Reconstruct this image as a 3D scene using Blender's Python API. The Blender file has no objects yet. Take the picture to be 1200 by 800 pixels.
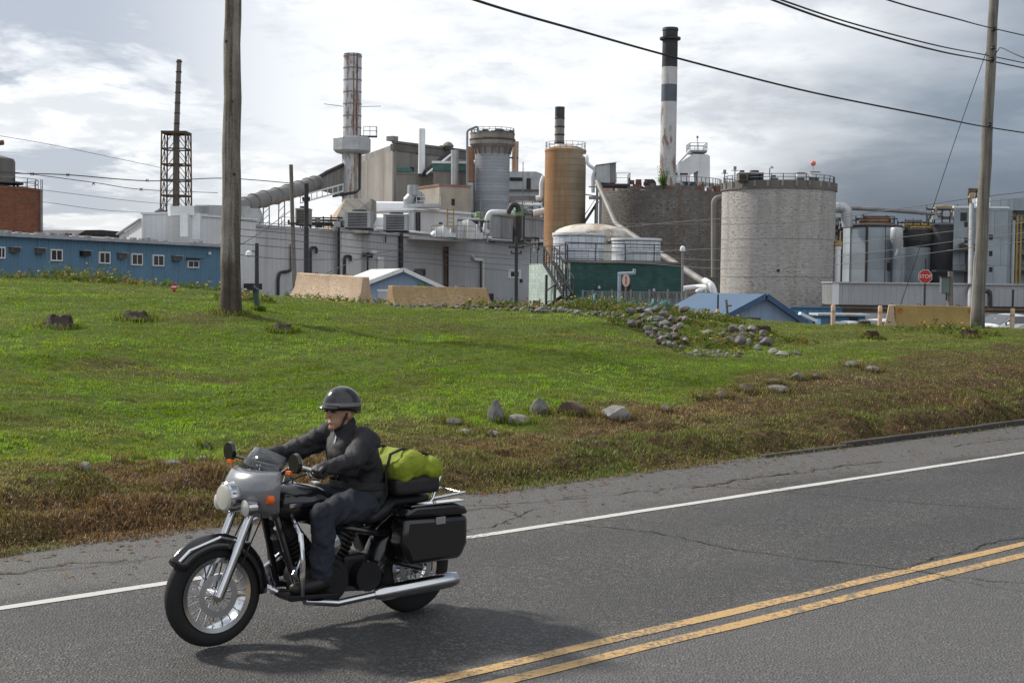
import bpy, bmesh, math, random
import numpy as np
from math import sin, cos, pi, radians, sqrt, atan2
from mathutils import Vector, Matrix

random.seed(7)
rng = np.random.default_rng(11)
scene = bpy.context.scene
COL = scene.collection

# ------------------------------------------------------------------ camera
CAM_H = 2.25
FPX = 1200 * 50 / 36
PITCH, ROLL = radians(2.3), radians(0.7)
Fw = Vector((0, cos(PITCH), -sin(PITCH)))
_r0 = Vector((1, 0, 0)); _u0 = Vector((0, sin(PITCH), cos(PITCH)))
Rt = _r0 * cos(ROLL) + _u0 * sin(ROLL)
Up = _u0 * cos(ROLL) - _r0 * sin(ROLL)
CAM = Vector((0, 0, CAM_H))
cam = bpy.data.objects.new('camera', bpy.data.cameras.new('camera'))
COL.objects.link(cam)
cam.matrix_world = Matrix(((Rt.x, Up.x, -Fw.x, 0), (Rt.y, Up.y, -Fw.y, 0), (Rt.z, Up.z, -Fw.z, CAM_H), (0, 0, 0, 1)))
cam.data.lens = 50; cam.data.sensor_width = 36
cam.data.clip_start = 0.1; cam.data.clip_end = 9000
scene.camera = cam

def ray(px, py):
    return Fw + Rt * ((px - 600) / FPX) + Up * ((400 - py) / FPX)
def at(px, py, D):
    v = ray(px, py)
    return CAM + v * (D / v.y)

# ------------------------------------------------------------------ scene tree helpers
def tag(o, label=None, cat=None, group=None, kind=None):
    if label: o['label'] = label
    if cat: o['category'] = cat
    if group: o['group'] = group
    if kind: o['kind'] = kind
    return o
def thing(name, label, cat, loc=(0, 0, 0), rz=0, group=None):
    o = bpy.data.objects.new(name, None); COL.objects.link(o)
    o.empty_display_size = 0.2
    o.location = loc; o.rotation_euler = (0, 0, rz)
    return tag(o, label, cat, group)
def copy_tree(o, parent=None):
    c = o.copy(); COL.objects.link(c)
    c.parent = parent
    for ch in list(o.children): copy_tree(ch, c)
    return c

class MB:
    """collects faces, then links them as ONE mesh object"""
    def __init__(s): s.v = []; s.f = []
    def face(s, pts):
        b = len(s.v); s.v += [tuple(p) for p in pts]; s.f.append(tuple(range(b, b + len(pts)))); return s
    def box(s, x0, x1, y0, y1, z0, z1):
        b = len(s.v)
        s.v += [(x0, y0, z0), (x1, y0, z0), (x1, y1, z0), (x0, y1, z0), (x0, y0, z1), (x1, y0, z1), (x1, y1, z1), (x0, y1, z1)]
        for q in ((0, 3, 2, 1), (4, 5, 6, 7), (0, 1, 5, 4), (1, 2, 6, 5), (2, 3, 7, 6), (3, 0, 4, 7)): s.f.append(tuple(b + i for i in q))
        return s
    def bar(s, p, q, w, h=None, up=(0, 0, 1)):
        """rectangular beam from p to q"""
        p, q = Vector(p), Vector(q); h = h or w
        d = (q - p).normalized(); a = d.cross(Vector(up))
        if a.length < 1e-4: a = d.cross(Vector((1, 0, 0)))
        a.normalize(); c = a.cross(d)
        b = len(s.v)
        for e in (p, q):
            for i, j in ((-1, -1), (1, -1), (1, 1), (-1, 1)): s.v.append(tuple(e + a * (i * w / 2) + c * (j * h / 2)))
        for k in ((0, 1, 2, 3), (7, 6, 5, 4), (0, 4, 5, 1), (1, 5, 6, 2), (2, 6, 7, 3), (3, 7, 4, 0)): s.f.append(tuple(b + i for i in k))
        return s
    def tube(s, pts, r, n=10, caps=True):
        pts = [Vector(p) for p in pts]
        rs = r if isinstance(r, (list, tuple)) else [r] * len(pts)
        b = len(s.v); ref = None
        for i, p in enumerate(pts):
            d = (pts[min(i + 1, len(pts) - 1)] - pts[max(i - 1, 0)]).normalized()
            if ref is None:
                ref = d.cross(Vector((0, 0, 1)))
                if ref.length < 1e-3: ref = d.cross(Vector((1, 0, 0)))
            ref = (ref - d * ref.dot(d)).normalized(); c = d.cross(ref)
            for k in range(n):
                t = 2 * pi * k / n
                s.v.append(tuple(p + (ref * cos(t) + c * sin(t)) * rs[i]))
        for i in range(len(pts) - 1):
            for k in range(n):
                k2 = (k + 1) % n
                s.f.append((b + i * n + k, b + i * n + k2, b + (i + 1) * n + k2, b + (i + 1) * n + k))
        if caps:
            s.f.append(tuple(b + k for k in range(n))[::-1]); e = b + (len(pts) - 1) * n
            s.f.append(tuple(e + k for k in range(n)))
        return s
    def lathe(s, prof, n=32, c=(0, 0, 0), a0=0.0):
        b = len(s.v)
        for r, z in prof:
            for k in range(n):
                t = a0 + 2 * pi * k / n
                s.v.append((c[0] + r * cos(t), c[1] + r * sin(t), c[2] + z))
        for i in range(len(prof) - 1):
            for k in range(n):
                k2 = (k + 1) % n
                s.f.append((b + i * n + k, b + i * n + k2, b + (i + 1) * n + k2, b + (i + 1) * n + k))
        s.f.append(tuple(b + k for k in range(n))[::-1]); e = b + (len(prof) - 1) * n
        s.f.append(tuple(e + k for k in range(n)))
        return s
    def prism(s, poly, axis, a, bb):
        """polygon (2-D) swept along axis x (poly = y,z) or y (poly = x,z) or z (poly = x,y)"""
        def m(p, t): return (t, p[0], p[1]) if axis == 'x' else (p[0], t, p[1]) if axis == 'y' else (p[0], p[1], t)
        b = len(s.v); n = len(poly)
        s.v += [m(p, a) for p in poly] + [m(p, bb) for p in poly]
        s.f.append(tuple(range(b, b + n))[::-1]); s.f.append(tuple(range(b + n, b + 2 * n)))
        for i in range(n):
            j = (i + 1) % n; s.f.append((b + i, b + j, b + n + j, b + n + i))
        return s
    def grid(s, rows):
        b = len(s.v); m = len(rows[0])
        for r in rows: s.v += [tuple(p) for p in r]
        for i in range(len(rows) - 1):
            for j in range(m - 1): s.f.append((b + i * m + j, b + i * m + j + 1, b + (i + 1) * m + j + 1, b + (i + 1) * m + j))
        return s
    def build(s, name, mat, parent=None, smooth=False, bevel=0, label=None, loc=None, rz=0, segs=2, recalc=True):
        me = bpy.data.meshes.new(name); me.from_pydata(s.v, [], s.f)
        bm = bmesh.new(); bm.from_mesh(me)
        bmesh.ops.remove_doubles(bm, verts=bm.verts, dist=1e-5) if smooth else None
        if recalc: bmesh.ops.recalc_face_normals(bm, faces=bm.faces)
        bm.to_mesh(me); bm.free()
        if smooth:
            me.polygons.foreach_set('use_smooth', [True] * len(me.polygons))
            me.set_sharp_from_angle(angle=radians(38))
        me.materials.append(mat)
        o = bpy.data.objects.new(name, me); COL.objects.link(o)
        if parent: o.parent = parent
        if loc is not None: o.location = loc; o.rotation_euler = (0, 0, rz)
        if bevel:
            m = o.modifiers.new('b', 'BEVEL'); m.width = bevel; m.segments = segs; m.limit_method = 'ANGLE'; m.angle_limit = radians(35)
        if label: o['label'] = label
        return o

# ------------------------------------------------------------------ materials
def new_mat(name):
    m = bpy.data.materials.new(name); m.use_nodes = True
    nt = m.node_tree; b = nt.nodes['Principled BSDF']
    return m, nt, b
def nd(nt, t, **kw):
    n = nt.nodes.new(t)
    for k, v in kw.items():
        if k in n.inputs: n.inputs[k].default_value = v
        else: setattr(n, k, v)
    return n
def cyl_vec(nt, tc, R):
    """object space wrapped round the z axis: (angle * R, z)"""
    sp = nd(nt, 'ShaderNodeSeparateXYZ'); nt.links.new(tc, sp.inputs[0])
    a = nd(nt, 'ShaderNodeMath', operation='ARCTAN2'); nt.links.new(sp.outputs[1], a.inputs[0]); nt.links.new(sp.outputs[0], a.inputs[1])
    m = nd(nt, 'ShaderNodeMath', operation='MULTIPLY'); nt.links.new(a.outputs[0], m.inputs[0]); m.inputs[1].default_value = R
    c = nd(nt, 'ShaderNodeCombineXYZ'); nt.links.new(m.outputs[0], c.inputs[0]); nt.links.new(sp.outputs[2], c.inputs[1])
    return c.outputs[0]
def flat_vec(nt, tc):
    sp = nd(nt, 'ShaderNodeSeparateXYZ'); nt.links.new(tc, sp.inputs[0])
    a = nd(nt, 'ShaderNodeMath', operation='ADD'); nt.links.new(sp.outputs[0], a.inputs[0]); nt.links.new(sp.outputs[1], a.inputs[1])
    c = nd(nt, 'ShaderNodeCombineXYZ'); nt.links.new(a.outputs[0], c.inputs[0]); nt.links.new(sp.outputs[2], c.inputs[1])
    return c.outputs[0]
def mixc(nt, fac, a, b, mode='MIX'):
    n = nd(nt, 'ShaderNodeMix', data_type='RGBA', blend_type=mode)
    for sock, v in ((n.inputs[0], fac), (n.inputs[6], a), (n.inputs[7], b)):
        if isinstance(v, (int, float)): sock.default_value = v
        elif isinstance(v, tuple): sock.default_value = (*v, 1) if len(v) == 3 else v
        else: nt.links.new(v, sock)
    return n.outputs[2]
def ramp(nt, src, a, b, lo=0.0, hi=1.0):
    n = nd(nt, 'ShaderNodeMapRange', interpolation_type='SMOOTHSTEP')
    nt.links.new(src, n.inputs[0]); n.inputs[1].default_value = a; n.inputs[2].default_value = b
    n.inputs[3].default_value = lo; n.inputs[4].default_value = hi
    return n.outputs[0]
def mat(name, col, rough=.75, metal=0.0, var=.22, scale=.6, stain=None, amt=.5, streak=.06, sscale=.8, thr=(.5, .72), bump=.15, bscale=8,
        tile=None, cyl=0.0, ribs=None, ribc=None, coat=0, spec=.35, xbias=0.0, foot=None, chips=None):
    """weathered surface: large soft variation, fine grain, vertical streaks of stain, optional tiles/panels and ribs"""
    m, nt, b = new_mat(name)
    tc = nd(nt, 'ShaderNodeTexCoord').outputs['Object']
    n1 = nd(nt, 'ShaderNodeTexNoise', Scale=scale, Detail=6.0, Roughness=.62); nt.links.new(tc, n1.inputs['Vector'])
    f1 = ramp(nt, n1.outputs[0], .3, .7)
    c = mixc(nt, f1, tuple(x * (1 - var) for x in col), tuple(min(1, x * (1 + var)) for x in col))
    n3 = nd(nt, 'ShaderNodeTexNoise', Scale=bscale, Detail=5.0, Roughness=.7); nt.links.new(tc, n3.inputs['Vector'])
    c = mixc(nt, ramp(nt, n3.outputs[0], .35, .65, 0, .35), c, tuple(x * .72 for x in col))
    hgt = n3.outputs[0]
    vec = cyl_vec(nt, tc, cyl) if cyl else flat_vec(nt, tc)
    if tile:
        w, h, mort, dark = tile[:4]; tv = tile[4] if len(tile) > 4 else .17
        br = nd(nt, 'ShaderNodeTexBrick'); nt.links.new(vec, br.inputs['Vector'])
        br.inputs['Scale'].default_value = 1; br.inputs['Brick Width'].default_value = w; br.inputs['Row Height'].default_value = h
        br.inputs['Mortar Size'].default_value = mort; br.inputs['Mortar Smooth'].default_value = .4; br.inputs['Bias'].default_value = 0
        br.inputs['Color1'].default_value = (1 - tv, 1 - tv, 1 - tv, 1); br.inputs['Color2'].default_value = (1 + tv * .7, 1 + tv * .7, 1 + tv * .7, 1)
        br.inputs['Mortar'].default_value = (dark, dark, dark, 1)
        c = mixc(nt, 1.0, c, br.outputs[0], 'MULTIPLY')
    if ribs:
        wv = nd(nt, 'ShaderNodeTexWave', wave_type='BANDS', bands_direction='X', wave_profile='SIN')
        wv.inputs['Scale'].default_value = 1 / ribs / 3.183 * 1.0 if False else 0.314 / ribs
        nt.links.new(vec, wv.inputs['Vector'])
        c = mixc(nt, ramp(nt, wv.outputs[1], .75, .98, 0, .55), c, ribc or tuple(x * .55 for x in col))
    if stain:
        mp = nd(nt, 'ShaderNodeMapping'); nt.links.new(tc, mp.inputs[0]); mp.inputs['Scale'].default_value = (1, 1, streak)
        n2 = nd(nt, 'ShaderNodeTexNoise', Scale=sscale, Detail=9.0, Roughness=.68); nt.links.new(mp.outputs[0], n2.inputs['Vector'])
        src = n2.outputs[0]
        if xbias:
            sx_ = nd(nt, 'ShaderNodeSeparateXYZ'); nt.links.new(tc, sx_.inputs[0]); ma = nd(nt, 'ShaderNodeMath', operation='MULTIPLY_ADD'); nt.links.new(sx_.outputs[0], ma.inputs[0]); ma.inputs[1].default_value = xbias; nt.links.new(src, ma.inputs[2]); src = ma.outputs[0]
        mask = ramp(nt, src, thr[0], thr[1], 0, amt)
        mm = nd(nt, 'ShaderNodeMath', operation='MULTIPLY'); nt.links.new(mask, mm.inputs[0]); nt.links.new(ramp(nt, n3.outputs[0], .25, .6, .45, 1), mm.inputs[1])
        c = mixc(nt, mm.outputs[0], c, stain)
    if foot:                                                         # creosote and dirt soaked into the foot of a pole
        fh, fcol = foot; sz = nd(nt, 'ShaderNodeSeparateXYZ'); nt.links.new(tc, sz.inputs[0])
        ma = nd(nt, 'ShaderNodeMath', operation='MULTIPLY_ADD'); nt.links.new(n1.outputs[0], ma.inputs[0]); ma.inputs[1].default_value = fh * 1.6; nt.links.new(sz.outputs[2], ma.inputs[2])
        c = mixc(nt, ramp(nt, ma.outputs[0], fh * .9, fh * 2.1, .8, 0), c, fcol)
    if chips:                                                        # flakes broken out of the face, longer than high
        mp2 = nd(nt, 'ShaderNodeMapping'); nt.links.new(vec, mp2.inputs[0]); mp2.inputs['Scale'].default_value = (1, 2.6, 1)
        n5 = nd(nt, 'ShaderNodeTexNoise', Scale=chips[0], Detail=4.0, Roughness=.6); nt.links.new(mp2.outputs[0], n5.inputs['Vector'])
        ma = nd(nt, 'ShaderNodeMath', operation='MULTIPLY_ADD'); nt.links.new(n1.outputs[0], ma.inputs[0]); ma.inputs[1].default_value = .35; nt.links.new(n5.outputs[0], ma.inputs[2])
        c = mixc(nt, ramp(nt, ma.outputs[0], chips[1], chips[1] + .05, 0, .8), c, chips[2])
    nt.links.new(c, b.inputs['Base Color'])
    b.inputs['Roughness'].default_value = rough; b.inputs['Metallic'].default_value = metal
    b.inputs['Specular IOR Level'].default_value = spec
    if coat: b.inputs['Coat Weight'].default_value = coat; b.inputs['Coat Roughness'].default_value = .08
    if bump:
        bp = nd(nt, 'ShaderNodeBump', Strength=bump, Distance=.03); nt.links.new(hgt, bp.inputs['Height']); nt.links.new(bp.outputs[0], b.inputs['Normal'])
    return m

RUST = (.20, .085, .035); DARK = (.03, .028, .026)
m_wood = mat('weathered_wood', (.26, .235, .205), .85, var=.35, scale=1.6, stain=(.05, .038, .028), amt=.85, streak=.035, sscale=9, thr=(.44, .62), bump=.8, bscale=30, foot=(1.1, (.035, .02, .012)))
m_woodgrey = mat('silvered_wood', (.20, .185, .165), .85, var=.2, scale=1.2, stain=(.06, .05, .04), amt=.8, streak=.035, sscale=9, thr=(.46, .64), foot=(.5, (.05, .04, .03)), bump=.5, bscale=26)
m_wire = mat('cable_black', (.03, .03, .033), .6, var=.05, bump=0)
m_concrete = mat('mill_concrete', (.245, .238, .225), .9, var=.2, scale=.25, stain=(.075, .065, .055), amt=.7, streak=.07, sscale=.5, thr=(.46, .7))
m_concdark = mat('dark_concrete', (.15, .14, .128), .9, var=.2, scale=.3, stain=(.05, .045, .04), amt=.6, streak=.1, sscale=.4)
m_steel = mat('galvanised_steel', (.42, .44, .46), .5, .35, var=.15, scale=.7, stain=(.16, .13, .11), amt=.5, streak=.08, sscale=1.2)
m_bluesteel = mat('blue_grey_steel', (.32, .375, .42), .55, .1, var=.12, scale=.4, stain=(.12, .10, .09), amt=.5, streak=.06, sscale=1.0, tile=(1.3, 2.6, .035, .55))
m_white = mat('white_painted_steel', (.72, .74, .76), .5, 0, var=.08, scale=.5, stain=(.34, .28, .22), amt=.4, streak=.08, sscale=1.0, thr=(.55, .8))
m_dark = mat('dark_steel', (.045, .046, .05), .6, .2, var=.3, scale=1, stain=RUST, amt=.35)
m_rust = mat('rusty_steel', (.135, .082, .055), .85, 0, var=.4, scale=1.2, stain=(.06, .035, .025), amt=.6, streak=.3)
m_rail = mat('railing_grey', (.22, .23, .24), .6, .2, var=.2, stain=RUST, amt=.35)
m_black = mat('black_paint', (.018, .018, .02), .5, 0, var=.2, bump=.05)
m_glassdark = mat('dark_glass', (.02, .023, .027), .12, 0, var=.1, bump=0, spec=.6)
m_winwhite = mat('window_frame_white', (.7, .7, .7), .5, var=.05, bump=0)
m_yellow = mat('yellow_safety_paint', (.33, .25, .08), .6, var=.15, stain=RUST, amt=.4)
m_green = mat('green_paint', (.16, .27, .14), .6, var=.2, stain=RUST, amt=.3)
m_teal = mat('teal_panel', (.06, .16, .14), .6, var=.25, stain=(.25, .26, .24), amt=.4)
m_tan = mat('tan_barrier_paint', (.43, .30, .16), .85, chips=(7, .74, (.22, .19, .15)), var=.2, scale=1.5, stain=(.20, .15, .10), amt=.55, streak=.35, sscale=2.5, thr=(.52, .72), bump=.35, bscale=14)
m_peach = mat('peach_barrier_paint', (.54, .40, .29), .85, chips=(7, .74, (.28, .25, .22)), var=.18, scale=1.5, stain=(.28, .2, .14), amt=.55, streak=.35, sscale=2.5, thr=(.52, .72), bump=.35, bscale=14)

# ------------------------------------------------------------------ ground heights
S2 = Vector((0.75419, 0.65665)); T2 = Vector((-0.65665, 0.75419)); GRADE = 0.0104
GZ = -0.6
def st2xy(s, t): return s * S2.x + t * T2.x, s * S2.y + t * T2.y
def road_z(x, y): return GRADE * np.clip(x * S2.x + y * S2.y, -60, 45)
def rp(s, t, dz=0.0):
    x, y = st2xy(s, t); return Vector((x, y, float(road_z(x, y)) + dz))

def _hash(ix, iy, seed):
    h = (ix.astype(np.int64) * 374761393 + iy.astype(np.int64) * 668265263 + seed * 1442695041) & 0x7fffffff
    h = ((h ^ (h >> 13)) * 1274126177) & 0x7fffffff
    return ((h ^ (h >> 16)) & 0xffff) / 65535.0
def vnoise(x, y, seed=0):
    x = np.asarray(x, float); y = np.asarray(y, float)
    ix, iy = np.floor(x), np.floor(y); fx, fy = x - ix, y - iy
    fx = fx * fx * (3 - 2 * fx); fy = fy * fy * (3 - 2 * fy)
    a = _hash(ix, iy, seed); b = _hash(ix + 1, iy, seed); c = _hash(ix, iy + 1, seed); d = _hash(ix + 1, iy + 1, seed)
    return (a * (1 - fx) + b * fx) * (1 - fy) + (c * (1 - fx) + d * fx) * fy
def fbm(x, y, seed=0, o=4):
    r = 0; a = .5; tot = 0
    for i in range(o):
        r = r + a * vnoise(x * 2 ** i, y * 2 ** i, seed + i * 17); tot += a; a *= .55
    return r / tot

CTRL = [(0, 588, 12.5), (0, 550, 14), (0, 480, 17), (0, 420, 21.5), (0, 370, 26.5), (0, 338, 33), (0, 326, 38), (130, 585, 13), (130, 550, 14.5), (130, 470, 18.5), (130, 410, 23),
        (130, 370, 27.5), (130, 342, 34), (130, 333, 38.5), (270, 565, 14.2), (270, 540, 16), (270, 480, 19), (270, 430, 23), (270, 390, 26), (270, 366, 28.5), (270, 348, 35), (270, 343, 39),
        (430, 500, 18), (430, 430, 23), (430, 385, 28), (430, 362, 35), (430, 357, 39),
        (600, 505, 18.5), (600, 450, 21.5), (600, 410, 25), (600, 380, 30.5), (600, 364, 37), (600, 360, 41), (720, 488, 19.8), (700, 420, 24.5), (700, 385, 30), (700, 367, 38),
        (770, 371, 34), (790, 412, 27.5), (800, 450, 23.3), (800, 482, 20.6), (770, 364, 40), (880, 452, 23), (880, 425, 26), (880, 398, 31.5), (880, 382, 39), (880, 376, 45),
        (1000, 472, 21.8), (1000, 440, 24), (1000, 411, 29), (1000, 391, 36), (1000, 383, 44), (1000, 381, 48), (1100, 462, 22.8), (1100, 435, 25.2), (1100, 388, 38), (1100, 384, 46),
        (1200, 457, 23.6), (1200, 430, 26), (1200, 402, 33), (1200, 390, 40), (1200, 386, 47)]
cx, cy, cz = [], [], []
for p in CTRL:
    v = at(*p); cx.append(v.x); cy.append(v.y); cz.append(v.z - float(road_z(v.x, v.y)))
for s in np.arange(-8, 46, 3.0):
    for t, zz in ((11.25, .03), (10.5, 0.0)):
        x, y = st2xy(s, t); cx.append(x); cy.append(y); cz.append(zz)
for x in np.arange(-40, 46, 10.0):
    for y in (62.0, 72.0):
        cx.append(x); cy.append(y); cz.append(GZ - float(road_z(x, y)))
cx, cy, cz = map(np.array, (cx, cy, cz))
def _phi(r2): return 0.5 * r2 * np.log(r2 + 1e-9)
_n = len(cx)
_A = np.zeros((_n + 3, _n + 3)); _A[:_n, :_n] = _phi((cx[:, None] - cx) ** 2 + (cy[:, None] - cy) ** 2) + np.eye(_n) * .06
_A[:_n, _n:] = np.stack([np.ones(_n), cx, cy], 1); _A[_n:, :_n] = _A[:_n, _n:].T
_W = np.linalg.solve(_A, np.concatenate([cz, np.zeros(3)]))
def raw_height(x, y):
    sh = x.shape; x = x.ravel(); y = y.ravel()
    lim = .45 * np.clip(y, 6, 70) + 6
    tt = x * T2.x + y * T2.y; push = np.where((tt > 11.2) & (tt < 12.2), 12.2 - tt, 0)
    x0_, y0_ = x, y; x = x + T2.x * push; y = y + T2.y * push
    xc = np.clip(x, -lim, lim)
    z = np.empty_like(x)
    for i in range(0, len(x), 20000):
        q = slice(i, i + 20000); yc = np.clip(y[q], 0, 72)
        r2 = (xc[q][:, None] - cx) ** 2 + (yc[:, None] - cy) ** 2
        z[q] = _phi(r2) @ _W[:_n] + _W[_n] + _W[_n + 1] * xc[q] + _W[_n + 2] * yc
    z = z + road_z(xc, y)
    x, y = x0_, y0_
    t = x * T2.x + y * T2.y
    k = np.clip((t - 11.22 - .16 * fbm(x * 1.3, y * 1.3, 19)) / .48, 0, 1); k = k * k * (3 - 2 * k)
    lump = (fbm(x * .9, y * .9, 3) - .5) * .14 + (fbm(x * 2.9, y * 2.9, 9) - .5) * .10
    bank = np.exp(-((t - 12.3) / 1.1) ** 2) * ((fbm(x * 1.5, y * 1.5, 5) - .38) * .55 + (fbm(x * 4.6, y * 4.6, 15) - .5) * .20)
    z = (road_z(x, y) - .04) * (1 - k) + (z + lump + bank) * k
    w = np.clip((y - 58) / 12, 0, 1); z = z * (1 - w) + GZ * w
    w = np.clip((np.abs(x) - 70) / 60, 0, 1) * (t > 12); z = z * (1 - w) + GZ * w
    return z.reshape(sh)
GX = np.concatenate([-np.geomspace(4000, 26, 26), np.arange(-25, 33.01, .22), np.geomspace(34, 4000, 26)])
GY = np.concatenate([-np.geomspace(300, 3, 14), np.arange(-2, 7, .75), np.arange(7, 56, .22), np.arange(56, 74, 1.0), np.geomspace(76, 5000, 26)])
XX, YY = np.meshgrid(GX, GY)
ZZ = raw_height(XX, YY)
_fx, _fy = np.arange(-25, 33.01, .22), np.arange(7, 56, .22)
_i0, _j0 = int(np.searchsorted(GX, -25 - 1e-6)), int(np.searchsorted(GY, 7 - 1e-6))
_FZ = ZZ[_j0:_j0 + len(_fy), _i0:_i0 + len(_fx)]
def height(x, y):
    x = np.asarray(x, float); y = np.asarray(y, float)
    fx = np.clip((x + 25) / .22, 0, len(_fx) - 1.001); fy = np.clip((y - 7) / .22, 0, len(_fy) - 1.001)
    i, j = fx.astype(int), fy.astype(int); a, b = fx - i, fy - j
    return (_FZ[j, i] * (1 - a) + _FZ[j, i + 1] * a) * (1 - b) + (_FZ[j + 1, i] * (1 - a) + _FZ[j + 1, i + 1] * a) * b
def hz(x, y): return float(height(x, y))
def ground_at(px, py, lo=9.0, hi=54.0):
    """first point of the lawn along the view ray"""
    prev = lo
    for D in np.arange(lo, hi, .1):
        v = at(px, py, D)
        if v.z < hz(v.x, v.y): return Vector((v.x, v.y, hz(v.x, v.y)))
    v = at(px, py, hi); return Vector((v.x, v.y, hz(v.x, v.y)))

def brown_mask(x, y):
    s = x * S2.x + y * S2.y; t = x * T2.x + y * T2.y
    tb = 13.9 + np.clip(s - 14, 0, 30) * .19 - np.clip(8 - s, 0, 8) * .05
    n = (fbm(x * .5, y * .5, 21) - .5) * 2.6 + (fbm(x * 2.3, y * 2.3, 23) - .5) * 1.2
    m = np.clip((tb - t + n) / 1.0 + .5, 0, 1)
    pat = np.clip((fbm(x * .33, y * .6, 31) - .60) * 6, 0, 1) * .5
    right = np.clip((s - 17) / 12, 0, 1) * .40 * (fbm(x * .6, y * .6, 41) + .25)
    return np.clip(np.maximum(np.maximum(m, pat), right), 0, 1)

me = bpy.data.meshes.new('ground')
ny, nx = XX.shape
vv = np.stack([XX, YY, ZZ], -1).reshape(-1, 3)
idx = np.arange(nx * ny).reshape(ny, nx)
ff = np.stack([idx[:-1, :-1], idx[:-1, 1:], idx[1:, 1:], idx[1:, :-1]], -1).reshape(-1, 4)
def np_mesh(me, verts, faces):
    k = faces.shape[1]
    me.vertices.add(len(verts)); me.vertices.foreach_set('co', verts.astype(np.float32).ravel())
    me.loops.add(faces.size); me.loops.foreach_set('vertex_index', faces.astype(np.int32).ravel())
    me.polygons.add(len(faces)); me.polygons.foreach_set('loop_start', np.arange(0, faces.size, k, dtype=np.int32))
    me.update(calc_edges=True)
np_mesh(me, vv, ff)
me.polygons.foreach_set('use_smooth', [True] * len(me.polygons))
at_ = me.attributes.new('dry', 'FLOAT', 'POINT'); at_.data.foreach_set('value', brown_mask(vv[:, 0], vv[:, 1]).astype(np.float32))
yard = np.clip((vv[:, 1] - 45 - fbm(vv[:, 0] * .3, vv[:, 1] * .3, 2) * 6) / 5, 0, 1)
near = ((vv[:, 0] * T2.x + vv[:, 1] * T2.y) < 4)
at_ = me.attributes.new('yard', 'FLOAT', 'POINT'); at_.data.foreach_set('value', np.maximum(yard, near * .8).astype(np.float32))
m, nt, b = new_mat('lawn_soil')
tc = nd(nt, 'ShaderNodeTexCoord').outputs['Object']
dry = nd(nt, 'ShaderNodeAttribute', attribute_name='dry').outputs['Fac']; yd = nd(nt, 'ShaderNodeAttribute', attribute_name='yard').outputs['Fac']
n1 = nd(nt, 'ShaderNodeTexNoise', Scale=7.0, Detail=8.0, Roughness=.7); nt.links.new(tc, n1.inputs['Vector'])
n2 = nd(nt, 'ShaderNodeTexNoise', Scale=40.0, Detail=4.0, Roughness=.7); nt.links.new(tc, n2.inputs['Vector'])
g = mixc(nt, ramp(nt, n1.outputs[0], .3, .7), (.055, .085, .012), (.12, .17, .022))
d = mixc(nt, ramp(nt, n1.outputs[0], .35, .68), (.05, .034, .020), (.15, .10, .055))
c = mixc(nt, dry, g, d)
y_ = mixc(nt, ramp(nt, n1.outputs[0], .3, .7), (.12, .11, .10), (.22, .21, .19))
c = mixc(nt, yd, c, y_)
c = mixc(nt, ramp(nt, n2.outputs[0], .3, .6, .5, 0), c, (.012, .012, .006))
nt.links.new(c, b.inputs['Base Color']); b.inputs['Roughness'].default_value = .95; b.inputs['Specular IOR Level'].default_value = .1
bp = nd(nt, 'ShaderNodeBump', Strength=.8, Distance=.05); nt.links.new(n2.outputs[0], bp.inputs['Height']); nt.links.new(bp.outputs[0], b.inputs['Normal'])
me.materials.append(m)
ground = bpy.data.objects.new('ground', me); COL.objects.link(ground); tag(ground, kind='structure')

# ------------------------------------------------------------------ road, markings, kerb
def strip(name, mtl, t0, t1, s0, s1, dz, step=.5, edge=0.0, seed=1):
    ss = np.arange(s0, s1 + .01, step)
    e0 = (fbm(ss * 1.1, ss * 0, seed) - .5) * edge; e1 = (fbm(ss * 1.1, ss * 0 + 7, seed + 3) - .5) * edge
    rows = [[rp(s, t0 + a, dz), rp(s, t1 + c_, dz)] for s, a, c_ in zip(ss, e0, e1)]
    b_ = MB().grid([[r[0] for r in rows], [r[1] for r in rows]])
    o = b_.build(name, mtl, recalc=False); tag(o, kind='structure')
    if o.data.polygons[0].normal.z < 0: o.data.flip_normals()
    return o
m, nt, b = new_mat('asphalt')
tc = nd(nt, 'ShaderNodeTexCoord').outputs['Object']
vr = nd(nt, 'ShaderNodeTexVoronoi', Scale=62.0); nt.links.new(tc, vr.inputs['Vector'])
n1 = nd(nt, 'ShaderNodeTexNoise', Scale=.5, Detail=6.0, Roughness=.6); nt.links.new(tc, n1.inputs['Vector'])
n2 = nd(nt, 'ShaderNodeTexNoise', Scale=110.0, Detail=3.0, Roughness=.8); nt.links.new(tc, n2.inputs['Vector'])
sp = nd(nt, 'ShaderNodeSeparateColor'); nt.links.new(vr.outputs['Color'], sp.inputs[0])
c = mixc(nt, ramp(nt, n1.outputs[0], .3, .7), (.047, .046, .045), (.072, .070, .068))
c = mixc(nt, ramp(nt, sp.outputs[0], .6, 1.0, 0, .6), c, (.24, .235, .23))
c = mixc(nt, ramp(nt, n2.outputs[0], .38, .6, .7, 0), c, (.016, .016, .018))
c = mixc(nt, ramp(nt, sp.outputs[1], .0, .35, .6, 0), c, (.025, .025, .027))
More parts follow.
